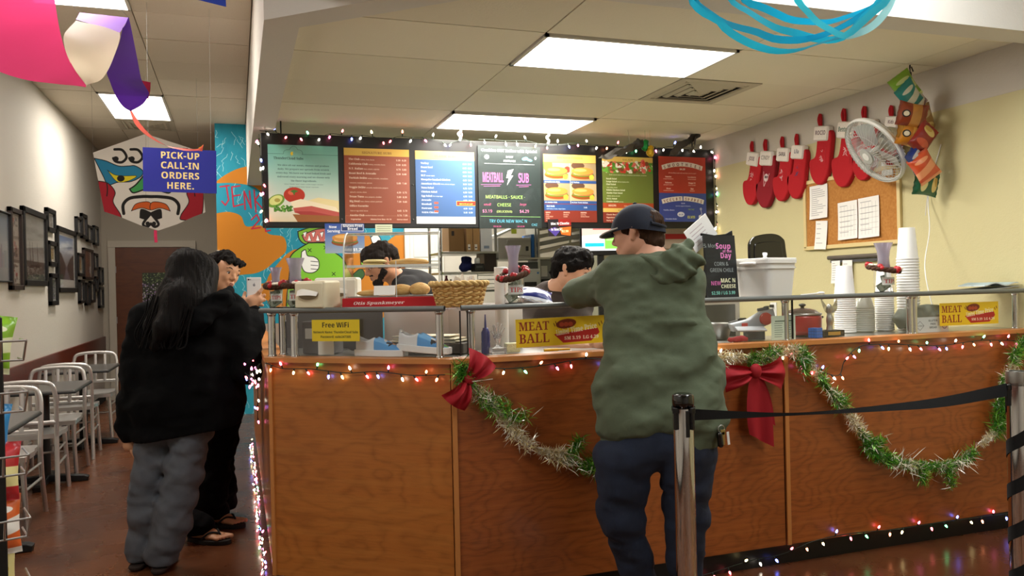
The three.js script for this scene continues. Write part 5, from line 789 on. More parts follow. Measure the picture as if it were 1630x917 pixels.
// ------------------------------------------------------------------ behind the front glass, on the ledge
const sign = (name, label, w, h, px, pos, ry, draw, more = {}) => { const r = print(w * px, h * px, draw), o = solo(name, slab(w, h, 0.002, r, more.curl), pmat(r, 0.5), label, more.cat || 'sign', more.group); o.position.set(...pos); o.rotation.y = ry; if (more.rz) o.rotation.z = more.rz; return o; };
const meat = (g, w, h) => { g.fillStyle = '#e8c21c'; g.fillRect(0, 0, w, h); text(g, 'MEAT', w * 0.2, h * 0.42, h * 0.42, '#8c2414', 'serif', 'bold', 'center', w * 0.34); text(g, 'BALL', w * 0.2, h * 0.86, h * 0.46, '#8c2414', 'serif', 'bold', 'center', w * 0.34); poly(g, [[w * 0.42, h * 0.6], [w * 0.92, h * 0.45], [w * 0.94, h * 0.62], [w * 0.84, h * 0.9], [w * 0.52, h * 0.92]], '#b2221c'); ell(g, w * 0.56, h * 0.24, w * 0.115, h * 0.17, '#7a2c16', -0.1); for (let i = 0; i < 3; i++) ell(g, w * (0.51 + i * 0.05), h * 0.26, w * 0.028, h * 0.08, '#b5482a'); for (let i = 0; i < 3; i++) { g.save(); g.translate(w * (0.52 + i * 0.16), h * (0.62 - i * 0.07)); g.rotate(-0.1); text(g, ['Limited', 'Time', 'Price'][i], 0, 0, h * 0.27, '#f6ecd0', 'serif', 'bold', 'center', w * 0.145); g.restore(); } text(g, 'SM 3.19  LG 4.29', w * 0.73, h * 0.82, h * 0.17, '#f6ecd0', 'serif'); g.strokeStyle = '#5a1c10'; g.lineWidth = 3; for (const [x, y] of [[0.42, 0.2], [0.44, 0.14], [0.96, 0.2], [0.93, 0.26]]) { g.beginPath(); g.moveTo(w * x, h * y); g.lineTo(w * (x + 0.015), h * (y + 0.12)); g.stroke(); } };
sign('meatball_sign', 'yellow MEAT BALL sign on the glass left of the customer in green', 0.44, 0.128, 900, [1.41, 1.237, -3.435], 0, meat, { rz: 0.015 });
sign('meatball_sign', 'yellow MEAT BALL sign on the glass at the right end of the counter', 0.43, 0.125, 700, [3.88, 1.238, -3.435], 0, meat, { rz: 0.0 });
{ const p = chPt(0.37, 1.263, -0.032); sign('wifi_sign', 'yellow free WiFi notice on the slanted counter glass', 0.25, 0.1, 1300, p, CHA, (g, w, h) => { g.fillStyle = '#e6ca22'; g.fillRect(0, 0, w, h); text(g, 'Free WiFi', w / 2, h * 0.36, h * 0.32, '#14140c'); text(g, 'Network Name: ThunderCloud Subs', w / 2, h * 0.63, h * 0.145, '#14140c', 'sans-serif', 'bold', 'center', w * 0.94); text(g, 'Password: subs247305', w / 2, h * 0.85, h * 0.15, '#14140c'); }); }
sign('allergy_card', 'pale green printed list card behind the glass beside the red cooker', 0.148, 0.125, 900, [2.655, YLg + 0.064, -3.462], 0, (g, w, h) => { g.fillStyle = '#c8dccb'; g.fillRect(0, 0, w, h); g.fillStyle = '#3a5a4a'; g.fillRect(w * 0.15, h * 0.2, w * 0.7, 5); for (let i = 0; i < 7; i++) { g.fillStyle = 'rgba(60,90,75,.6)'; g.fillRect(w * 0.12, h * (0.3 + i * 0.09), w * rr(0.3, 0.4), 3); g.fillRect(w * 0.55, h * (0.3 + i * 0.09), w * rr(0.2, 0.35), 3); } }, { cat: 'card' });
sign('bread_card', 'pale blue gluten free bread card behind the glass at the right', 0.2, 0.085, 900, [3.6, YLg + 0.044, -3.462], 0, (g, w, h) => { g.fillStyle = '#c9d6dc'; g.fillRect(0, 0, w, h); ['GLUTEN', 'FREE', 'BREAD'].forEach((s, i) => text(g, s, w * 0.72, h * (0.3 + i * 0.22), 15, '#3a4a56')); g.strokeStyle = '#56646e'; g.lineWidth = 2; g.beginPath(); g.moveTo(w * 0.12, h * 0.55); g.lineTo(w * 0.26, h * 0.25); g.lineTo(w * 0.4, h * 0.55); g.lineTo(w * 0.26, h * 0.85); g.closePath(); g.stroke(); text(g, 'The Bakery', w * 0.26, h * 0.6, 11, '#3a4a56', 'serif', 'italic', 'center', w * 0.26); }, { cat: 'card' });
sign('seal_card', 'small white card with a round purple seal beside the gluten free card', 0.055, 0.06, 700, [3.735, YLg + 0.031, -3.47], 0, (g, w, h) => { g.fillStyle = '#dcd8e0'; g.fillRect(0, 0, w, h); g.strokeStyle = '#7a4a90'; g.lineWidth = 3; g.beginPath(); g.arc(w / 2, h * 0.42, w * 0.28, 0, 7); g.stroke(); text(g, 'GF', w / 2, h * 0.5, 12, '#7a4a90'); }, { cat: 'card' });
{ const p = chPt(0.25, YLg + 0.034, -0.13); sign('blank_card', 'small plain white card standing behind the glass under the WiFi notice', 0.085, 0.066, 400, p, CHA, (g, w, h) => { g.fillStyle = '#d9d8cc'; g.fillRect(0, 0, w, h); }, { cat: 'card' }); }
{ // printed canvas shoes
  const shoe = (label, s, off, turn, lift) => {
    const p = chPt(s, YLg, off), t = thing('canvas_shoe', label, 'shoe', p, CHA + turn, 'pair of painted canvas shoes');
    const L = 0.255, N = 26, K = 14, pos = [], uv = [], idx = [];
    const wid = (x) => 0.042 * Math.pow(Math.sin(PI * clamp(0.06 + 0.9 * x)), 0.45) * (0.85 + 0.25 * sm(clamp((x - 0.3) * 1.6)));
    const top = (x) => x < 0.42 ? lerp(0.1, 0.092, x / 0.42) - 0.02 * Math.sin(PI * clamp(x / 0.42)) : 0.092 - 0.062 * Math.pow((x - 0.42) / 0.58, 1.1);
    for (let i = 0; i <= N; i++) for (let j = 0; j <= K; j++) { const x = i / N, a = PI * j / K, w = wid(x), h = top(x) - 0.022, open = x < 0.44 && x > 0.05; let y = 0.022 + h * Math.pow(Math.sin(a), open ? 0.22 : 0.7), z = -Math.cos(a) * w; if (open && Math.abs(Math.cos(a)) < 0.62) y -= 0.05; pos.push((x - 0.5) * L, y, z); uv.push(x, clamp(0.5 + z / 0.1)); if (i < N && j < K) { const q = i * (K + 1) + j; idx.push(q, q + 1, q + K + 1, q + 1, q + K + 2, q + K + 1); } }
    const g = new THREE.BufferGeometry(); g.setAttribute('position', new THREE.Float32BufferAttribute(pos, 3)); g.setAttribute('uv', new THREE.Float32BufferAttribute(uv, 2)); g.setIndex(idx); g.computeVertexNormals();
    const r = print(260, 110, (c, w, h) => { c.fillStyle = '#d8dcdc'; c.fillRect(0, 0, w, h); c.fillStyle = '#4a94d0'; c.fillRect(w * 0.44, 0, w * 0.56, h); c.fillStyle = '#74b2e0'; c.fillRect(w * 0.44, h * 0.2, w * 0.3, h * 0.3); for (let k = 0; k < 10; k++) ell(c, w * rr(0.55, 0.85), h * rr(0.2, 0.9), rr(6, 18), rr(4, 10), ['#1a1a1c', '#c9a070', '#1a1a1c', '#e6e2da'][k % 4], rnd() * 3); ell(c, w * 0.95, h * 0.6, 14, 26, '#5a9a3a'); });
    part('upper', toRegion(g, r), pmat(r, 0.85, { side: THREE.DoubleSide }), t);
    const o = []; for (let i = 0; i <= 20; i++) { const x = i / 20; o.push([(x - 0.5) * L * 1.02, wid(x) * 1.1 + 0.002]); } for (let i = 20; i >= 0; i--) { const x = i / 20; o.push([(x - 0.5) * L * 1.02, -wid(x) * 1.1 - 0.002]); }
    part('sole', ext(o, 0.024, 0.003).rotateX(-PI / 2).translate(0, 0.003, 0), std(0xdfe2df, 0.6), t);
    t.rotation.order = 'YXZ'; if (lift) { t.rotation.z = lift; t.position.y += 0.02; }
  };
  shoe('painted blue and white canvas slip-on shoe, the left one lying flat', 0.57, -0.115, -0.1, 0);
  shoe('painted blue and white canvas slip-on shoe, the right one tipped toe down', 0.81, -0.1, -0.12, -0.06);
}
{ // small things on the ledge
  const bt = thing('blue_bottle', 'dark blue squeeze bottle with a thin spout behind the glass', 'bottle', [1.085, YLg, -3.56]); const bl = phy(0x1c2470, 0.25);
  part('body', lathe([[0, 0], [0.02, 0], [0.021, 0.004], [0.021, 0.05], [0.019, 0.055], [0.021, 0.06], [0.02, 0.1], [0.013, 0.112], [0.013, 0.12], [0, 0.12]], 20), bl, bt); part('spout', cyl(0.006, 0.0025, 0.062, 0, 0.12, 0, 10), bl, bt);
  const tr = thing('crystal_hand', 'clear crystal trophy shaped like an open hand behind the glass', 'trophy', [1.13, YLg, -3.52]), cr = phy(0xf4f6f6, 0.04, { transmission: 0.9, thickness: 0.02, ior: 1.5 });
  part('base', [bx(0.07, 0.03, 0.05, 0, 0.015, 0, 0.003), lathe([[0.016, 0.03], [0.008, 0.045], [0.012, 0.06], [0.022, 0.085], [0.014, 0.09], [0, 0.09]], 16)], cr, tr); for (const [a, l] of [[-0.9, 0.03], [-0.4, 0.05], [0, 0.056], [0.35, 0.052], [0.7, 0.04]]) part('finger', soft([C([Math.sin(a) * 0.012, 0.08, 0], [Math.sin(a) * (0.018 + l * 0.7), 0.085 + Math.cos(a) * l, 0.008], 0.008, 0.005)], 0.003, null, 0.01), cr, tr);
  const sp = solo('pale_sponge', [bx(0.07, 0.045, 0.04, 0, 0.0235, 0, 0.006)], std(0xdfe0b8, 0.9, { bumpMap: rep(speck, 4), bumpScale: 0.003 }), 'pale yellow sponge block behind the glass by the meatball sign', 'sponge'); sp.position.set(1.21, YLg, -3.55);
  const pn = solo('marker_pen', [bar([-0.05, 0, 0], [0.02, 0, 0], 0.007), bar([0.02, 0, 0], [0.08, 0, 0], 0.005)], std(0xe0c010, 0.5), 'yellow marker pen lying below the meatball sign', 'pen'); pn.position.set(1.4, YLg + 0.0075, -3.5);
  const rl = solo('paper_roll', lathe([[0, 0], [0.032, 0], [0.033, 0.003], [0.033, 0.4], [0.032, 0.405], [0.018, 0.405], [0.018, 0.39], [0, 0.39]], 28), std(0xd9d8d2, 0.5), 'tall standing roll of pale wrap paper behind the tip jar', 'paper roll'); rl.position.set(1.235, YLg, -3.77);
  // toy ship
  const ts = thing('toy_spaceship', 'grey toy spaceship model on a stand behind the glass', 'toy', [2.55, YLg, -3.58], -0.3), sg = std(0xaab0b4, 0.5), sd = std(0x5f666c, 0.5), rd = std(0xb83a30, 0.5);
  part('hull', ext([[-0.11, 0.08], [-0.02, 0.1], [0.05, 0.14], [0.1, 0.15], [0.11, 0.11], [0.06, 0.08], [0, 0.062], [-0.1, 0.055]], 0.05, 0.008).translate(0, 0, -0.025), sg, ts); part('wing', [bx(0.15, 0.008, 0.06, -0.03, 0.08, 0.05, 0.002).rotateX(0.3), bx(0.15, 0.008, 0.06, -0.03, 0.08, -0.05, 0.002).rotateX(-0.3)], sg, ts); part('round_turret', cyl(0.034, 0.03, 0.02, 0, 0, 0).rotateX(PI / 2).translate(0.062, 0.11, 0.03), rd, ts); part('red_marking', bx(0.03, 0.03, 0.004, -0.05, 0.075, 0.036), rd, ts); part('gun', bar([0.03, 0.155, 0], [0.09, 0.165, 0.0], 0.008), sd, ts); part('stand', [bx(0.1, 0.05, 0.05, 0.01, 0.025, 0, 0.004), bx(0.03, 0.03, 0.02, 0.04, 0.06, 0)], sd, ts);
  const pt = thing('steel_pan', 'steel steam pan with a black handle behind the toy spaceship', 'pan', [2.44, YLg, -3.74]); part('bowl', lathe([[0, 0], [0.06, 0], [0.075, 0.06], [0.085, 0.085], [0.082, 0.086], [0.07, 0.06], [0.056, 0.004], [0, 0.004]], 28), m.steel, pt); part('handle', [bar([0.07, 0.08, 0.01], [0.14, 0.1, 0.03], 0.009), bx(0.05, 0.02, 0.02, 0.14, 0.1, 0.03, 0.006)], m.black, pt);
  const cl = solo('red_cloth', soft([C([-0.04, 0.008, 0], [0.05, 0.008, 0.01], 0.012, 0.009), C([0, 0.01, -0.01], [0.03, 0.018, 0.0], 0.008, 0.006)], 0.004, (x, y, z) => 0.006 * (noise3(x * 120, y * 120, z * 120) - 0.5), 0.02), std(0x9c2430, 0.9), 'crumpled dark red cloth on the ledge beside the customer in green', 'cloth'); cl.position.set(2.4, YLg + 0.004, -3.5);
  const ck = thing('slow_cooker', 'red slow cooker with a glass lid behind the list card', 'slow cooker', [2.95, YLg, -3.68]); part('body', lathe([[0, 0.008], [0.085, 0.008], [0.098, 0.03], [0.1, 0.1], [0.094, 0.118], [0, 0.118]], 36), phy(0xa01a20, 0.3), ck); part('rim', new THREE.TorusGeometry(0.096, 0.006, 8, 40).rotateX(PI / 2).translate(0, 0.12, 0), m.steel, ck); part('lid', lathe([[0.095, 0.122], [0.07, 0.142], [0.03, 0.152], [0, 0.153]], 32), phy(0x6a5a54, 0.08, { transmission: 0.5, thickness: 0 }), ck); part('lid_knob', lathe([[0, 0.178], [0.016, 0.175], [0.02, 0.168], [0.01, 0.16], [0.01, 0.15], [0, 0.15]], 16), m.black, ck); for (const s of [-1, 1]) part('handle', bx(0.03, 0.014, 0.05, s * 0.108, 0.1, 0, 0.005), m.black, ck); part('foot', cyl(0.08, 0.08, 0.008), m.black, ck);
  const rc = thing('puzzle_cube', 'small blue twisty puzzle cube beside the trophy', 'puzzle cube', [2.885, YLg, -3.5], 0.3); part('core', bx(0.05, 0.05, 0.05, 0, 0.027, 0), m.black, rc); const fc = (c, rot) => { for (let i = 0; i < 3; i++) for (let j = 0; j < 3; j++) part('sticker', bx(0.0155, 0.0155, 0.001, (i - 1) * 0.0172, (j - 1) * 0.0172, 0.0256).applyMatrix4(new THREE.Matrix4().makeRotationFromEuler(new THREE.Euler(...rot))).translate(0, 0.027, 0), c, rc); }; fc(std(0x1c68c8, 0.4), [0, 0, 0]); fc(std(0x1c68c8, 0.4), [0, -PI / 2, 0]); fc(std(0x2a7ad6, 0.4), [-PI / 2, 0, 0]);
  const tp = thing('winged_trophy', 'small silver trophy with two wings on a dark base behind the glass', 'trophy', [3.02, YLg, -3.55]); part('plinth', bx(0.14, 0.035, 0.07, 0, 0.0175, 0, 0.003), m.black, tp); part('plaque', bx(0.08, 0.018, 0.002, 0, 0.018, 0.036), std(0xc2a860, 0.3, { metalness: 0.9 }), tp); part('figure', soft([C([0, 0.035, 0], [0.004, 0.09, 0], 0.018, 0.01), C([0.004, 0.09, 0], [0, 0.14, 0], 0.014, 0.012), C([0, 0.16, 0], [0, 0.165, 0], 0.011)], 0.004, null, 0.02), m.steel, tp); for (const s of [-1, 1]) part('wing', loft([[s * 0.008, 0.12, 0], [s * 0.04, 0.14, 0.01], [s * 0.055, 0.2, 0]], [[s * 0.006, 0.15, 0], [s * 0.02, 0.165, 0.004], [s * 0.05, 0.204, 0]], 14, 3), std(0xd0cdc4, 0.25, { metalness: 1, side: THREE.DoubleSide }), tp); part('spear', bar([-0.045, 0.2, 0], [-0.035, 0.23, 0], 0.003), m.steel, tp);
  const bag = solo('dark_sack', soft([C([-0.1, 0.06, 0], [0.08, 0.06, 0], 0.06, 0.05), C([-0.04, 0.09, 0], [0.14, 0.1, 0], 0.04, 0.03), C([0.1, 0.06, 0.02], [0.3, 0.05, 0], 0.04, 0.02)], 0.009, (x, y, z) => 0.02 * (noise3(x * 30, y * 30, z * 30) - 0.5), 0.04), std(0x5c6258, 0.7), 'slumped dark green plastic sack behind the right front glass', 'sack'); bag.position.set(3.72, YLg + 0.012, -3.64);
  const bw = thing('bread_tray', 'dark tray of wrapped paper sheets behind the canvas shoes', 'tray', chPt(0.74, YLg, -0.3), CHA); part('tray', bx(0.42, 0.05, 0.16, 0, 0.026, 0, 0.006), std(0x4c463c, 0.7), bw); for (let k = 0; k < 5; k++) part('sheet', bx(0.36 - k * 0.02, 0.004, 0.14, rr(-0.02, 0.02), 0.055 + k * 0.007, 0, 0.001).rotateZ(rr(-0.03, 0.03)), [m.cream, std(0xb9b49a, 0.8)][k % 2], bw);
  for (const [s, o, y0] of [[0.16, -0.24, 0], [0.66, -0.28, 0.0]].slice(0, 1)) { const q = chPt(s, YLg, o), t = thing('steel_cabinet', 'dark small equipment box behind the chrome posts at the left end', 'box', q, CHA); part('body', bx(0.16, 0.16, 0.12, 0, 0.08, 0, 0.006), m.greyD, t); part('panel', bx(0.12, 0.05, 0.004, 0, 0.1, 0.062), m.steel, t); }
}

// ------------------------------------------------------------------ garlands and bows on the counter front
const foilG = [std(0x2c7a1a, 0.3, { metalness: 0.2, side: THREE.DoubleSide }), std(0x7ab43a, 0.28, { metalness: 0.2, side: THREE.DoubleSide })], foilY = [std(0xdccb98, 0.28, { metalness: 0.15, side: THREE.DoubleSide }), std(0xf4efdc, 0.22, { metalness: 0.15, side: THREE.DoubleSide })];
function tinsel(curve, spans, R, per) {
  const pos = [], nor = [], f = new THREE.Vector3();
  for (const [t0, t1, k] of spans) {
    const n = Math.round(per * (t1 - t0) * (k || 1));
    for (let i = 0; i < n; i++) {
      const tt = clamp(rr(t0, t1)), cl = 0.4 + 1.25 * noise3(tt * 26 + R * 900, R * 50, 1), p = curve.getPointAt(tt), d = new THREE.Vector3(rr(-1, 1), rr(-1, 1), rr(-0.5, 1)).normalize(), l = R * cl * rr(0.5, 1.15) * (k > 1 ? 1.25 : 1);
      p.add(new THREE.Vector3(rr(-1, 1), rr(-1, 1), rr(0, 1)).multiplyScalar(R * 0.6 * cl));
      const s = new THREE.Vector3(rr(-1, 1), rr(-1, 1), rr(-1, 1)).cross(d).normalize().multiplyScalar(0.0016), e = p.clone().addScaledVector(d, l), c = p.clone().addScaledVector(d, l * 0.55).add(new THREE.Vector3(rr(-1, 1), rr(-1, 1), rr(-1, 1)).multiplyScalar(0.003));
      f.copy(d).cross(s).normalize();
      for (const v of [p.clone().sub(s), p.clone().add(s), c.clone().add(s), p.clone().sub(s), c.clone().add(s), c.clone().sub(s), c.clone().sub(s), c.clone().add(s), e]) { pos.push(v.x, v.y, v.z); nor.push(f.x, f.y, f.z); }
    }
  }
  const g = new THREE.BufferGeometry(); g.setAttribute('position', new THREE.Float32BufferAttribute(pos, 3)); g.computeVertexNormals(); return g;
}
function garland(label, pts, green, gold, side = []) {
  const t = thing('tinsel_garland', label, 'garland', [0, 0, 0]), c = new THREE.CatmullRomCurve3(pts.map(V3), false, 'centripetal'), L = c.getLength();
  part('cord', tube(pts, 0.0022, 80, 4), std(0xc9b27a, 0.5), t);
  const mk = (name, spans, ms, R, sides) => ms.forEach((mt, i) => tag(part(name, [tinsel(c, spans, R, 1400 * L), ...sides.map((s) => tinsel(new THREE.CatmullRomCurve3(s.map(V3)), [[0, 1, 1.2]], R * 0.9, 110))], mt, t), null, null, null, 'stuff'));
  mk('green_tinsel', green, foilG, 0.036, side); tag(part('silver_tips', [tinsel(c, green, 0.044, 330 * L), ...side.map((s) => tinsel(new THREE.CatmullRomCurve3(s.map(V3)), [[0, 1, 1.2]], 0.038, 26))], foilY[1], t), null, null, null, 'stuff'); mk('gold_tinsel', gold, foilY, 0.032, []);
}
garland('green and gold tinsel garland sagging from the red bow to the customer', [[0.905, 1.105, -3.365], [0.95, 1.03, -3.37], [1.01, 0.965, -3.37], [1.075, 0.9, -3.372], [1.125, 0.83, -3.372], [1.2, 0.755, -3.37], [1.28, 0.705, -3.37], [1.37, 0.675, -3.37], [1.47, 0.625, -3.37], [1.58, 0.615, -3.37], [1.75, 0.63, -3.37]],
  [[0, 0.1, 1.6], [0.15, 0.24, 1.1], [0.62, 0.68, 1], [0.72, 0.86, 1.5], [0.9, 0.95, 1]], [[0.1, 0.3, 0.9], [0.3, 0.47, 1.1], [0.5, 0.68, 1.3], [0.75, 0.8, 0.4]], [[[1.09, 0.95, -3.36], [1.13, 0.87, -3.36], [1.2, 0.885, -3.355]], [[1.42, 0.68, -3.36], [1.455, 0.75, -3.355]]]);
garland('green and gold tinsel garland looping across the right half of the counter', [[2.15, 1.07, -3.365], [2.3, 1.08, -3.37], [2.42, 1.06, -3.37], [2.5, 1.085, -3.365], [2.6, 1.1, -3.36], [2.7, 1.06, -3.365], [2.77, 0.97, -3.37], [2.85, 0.88, -3.37], [2.93, 0.8, -3.37], [2.99, 0.72, -3.37], [3.06, 0.63, -3.37], [3.12, 0.54, -3.37], [3.24, 0.49, -3.37], [3.36, 0.45, -3.37], [3.5, 0.43, -3.37], [3.66, 0.43, -3.37], [3.78, 0.47, -3.37], [3.9, 0.54, -3.37], [3.98, 0.6, -3.37], [4.0, 0.72, -3.37], [4.04, 0.85, -3.37], [4.1, 0.93, -3.37], [4.14, 1.03, -3.37], [4.2, 1.09, -3.37]],
  [[0.08, 0.14, 1.2], [0.19, 0.22, 1.6], [0.26, 0.34, 1.1], [0.4, 0.55, 1.5], [0.56, 0.72, 1.3], [0.79, 0.9, 1.5], [0.94, 1, 1.2]], [[0, 0.1, 1], [0.1, 0.2, 0.8], [0.22, 0.26, 0.7], [0.3, 0.4, 1], [0.52, 0.58, 0.8], [0.62, 0.7, 0.5], [0.745, 0.785, 1.3], [0.9, 0.95, 0.8]], [[[2.66, 1.06, -3.36], [2.7, 0.98, -3.36]], [[3.42, 0.44, -3.36], [3.44, 0.36, -3.355]], [[3.6, 0.43, -3.36], [3.63, 0.32, -3.355]], [[3.08, 0.6, -3.36], [3.17, 0.6, -3.35]]]);
const velvet = phy(0xa50a1c, 0.75, { side: THREE.DoubleSide, sheen: 0.6, sheenColor: new THREE.Color(0xff5060), sheenRoughness: 0.5, bumpMap: rep(cloth, 3), bumpScale: 0.0006 });
function bowLoop(s, len, hgt, droop, folds, ph) { // one loop of a bow: a fan of pleats from the knot outward
  const pos = [], idx = [], N = 16, K = 28;
  for (let i = 0; i <= N; i++) for (let j = 0; j <= K; j++) { const u = i / N, v = j / K - 0.5, w = lerp(0.018, hgt, Math.pow(u, 0.7)), fold = Math.sin(v * PI * folds * 2 + ph) * 0.014 * Math.sin(PI * clamp(u * 0.95)) * 1.3, x = s * (u * len * (1 - 0.35 * v * v)), y = v * w + droop * u * u, z = 0.02 + 0.035 * Math.sin(PI * u) + fold + 0.02 * Math.cos(v * PI) * u; pos.push(x, y, z); if (i < N && j < K) { const q = i * (K + 1) + j; idx.push(q, q + 1, q + K + 1, q + 1, q + K + 2, q + K + 1); } }
  const g = new THREE.BufferGeometry(); g.setAttribute('position', new THREE.Float32BufferAttribute(pos, 3)); g.setIndex(idx); g.computeVertexNormals(); return g;
}
{
  const b = thing('ribbon_bow', 'large red velvet bow with long tails beside the customer in green', 'bow', [2.38, 1.0, -3.36]);
  part('loop', bowLoop(-1, 0.175, 0.135, -0.02, 2, 0.4), velvet, b); part('loop', bowLoop(1, 0.17, 0.17, -0.01, 2, 1.4), velvet, b);
  part('knot', new THREE.SphereGeometry(0.034, 20, 14).scale(0.9, 1.05, 0.7).translate(0, 0.01, 0.04), velvet, b);
  part('tail', loft([[-0.03, -0.01, 0.035], [-0.045, -0.12, 0.03], [-0.045, -0.22, 0.026], [-0.03, -0.3, 0.02]], [[0.04, -0.02, 0.04], [0.075, -0.14, 0.04], [0.09, -0.23, 0.034], [0.1, -0.37, 0.024]], 20, 8, (p, u, v) => { p.z += 0.012 * Math.sin(v * 8) * u; }), velvet, b);
  part('tail', loft([[0.0, -0.02, 0.02], [0.01, -0.12, 0.02], [0.02, -0.2, 0.018]], [[0.05, -0.02, 0.025], [0.09, -0.13, 0.028], [0.12, -0.27, 0.016]], 14, 6, (p, u, v) => { p.z += 0.008 * Math.sin(v * 7 + 1) * u; }), velvet, b);
  const c = thing('ribbon_bow', 'small tilted red bow at the corner between the two counter fronts', 'bow', [0.935, 1.052, -3.362]); c.rotation.z = 0.95;
  part('loop', bowLoop(-1, 0.13, 0.125, 0, 2, 0.9), velvet, c); part('loop', bowLoop(1, 0.125, 0.15, 0, 2, 2.0), velvet, c); part('knot', new THREE.SphereGeometry(0.024, 18, 12).scale(0.8, 1, 0.7).translate(0, 0, 0.035), velvet, c); part('string', bar([0.0, -0.012, 0.052], [0.06, -0.09, 0.03], 0.002), std(0xd8d0c0, 0.6), c);
}
// ------------------------------------------------------------------ stanchions and belts
{
  const mk = (label, p, h, cap) => {
    const t = thing('stanchion', label, 'stanchion', [p[0], 0, p[2]], 0, 'queue stanchions'), R = 0.035;
    part('base', lathe([[0, 0], [0.17, 0], [0.175, 0.006], [0.165, 0.016], [0.06, 0.03], [0.042, 0.045], [0, 0.045]], 40), m.chrome, t);
    part('pole', lathe([[0, 0.03], [R, 0.03], [R, h - 0.04], [0, h - 0.04]], 40), m.chrome, t);
    part('cap', lathe(cap ? [[0, h], [R * 0.8, h], [R * 1.04, h - 0.006], [R * 1.06, h - 0.03], [R * 1.02, h - 0.05], [0, h - 0.05]] : [[R * 0.86, h], [R * 1.0, h], [R * 1.0, h - 0.05], [R * 0.86, h - 0.05], [R * 0.86, h - 0.02], [0, h - 0.02]], 40), cap ? m.blackGloss : m.steel, t);
    for (const a of cap ? [0.3, 1.75, 3.4, -1.2] : [-1.7, 0.25]) part('belt_clip', [bx(0.012, 0.07, 0.02, 0, 0, R + 0.002, 0.003), bx(0.02, 0.02, 0.012, 0, 0.03, R + 0.006, 0.003)].map((g) => g.rotateY(a).translate(0, h - 0.085, 0)), m.black, t);
    if (cap) part('slot', bx(0.014, 0.09, 0.006, 0, h - 0.1, R, 0.002).rotateY(-0.12), m.black, t);
    return t;
  };
  const P = [1.435, 1.04, -2.414], Q = [2.563, 1.094, -2.081];
  mk('chrome stanchion with a black cap in front of the customer in green', P, 1.07, true); mk('chrome stanchion with an open grey top and black belt wound around it', Q, 1.115, false);
  const bm = std(0x060607, 0.9, { side: THREE.DoubleSide, bumpMap: rep(cloth, 4), bumpScale: 0.0006 });
  solo('queue_belt', loft([[1.476, 1.014, -2.411], [1.641, 0.999, -2.375], [1.839, 0.987, -2.329], [2.108, 1.006, -2.237], [2.315, 1.03, -2.166], [2.52, 1.074, -2.085]], [[1.475, 0.975, -2.411], [1.64, 0.975, -2.375], [1.838, 0.977, -2.329], [2.1, 0.986, -2.229], [2.302, 0.997, -2.154], [2.51, 1.03, -2.078]], 60, 3), bm, 'black twisted queue belt stretched between the two chrome stanchions', 'belt');
  const A = [], B = [], R = 0.0375, n = 96; for (let i = 0; i <= n; i++) { const k = i / n, a = -2.2 + k * 2 * PI * 6, y = 0.06 + k * 6 * 0.152; A.push([Q[0] + Math.sin(a) * R, y, Q[2] + Math.cos(a) * R]); B.push([Q[0] + Math.sin(a) * R, y + 0.05, Q[2] + Math.cos(a) * R]); }
  solo('wound_belt', loft(A, B, 200, 2), bm, 'black belt wound in a spiral around the right stanchion', 'belt');
}
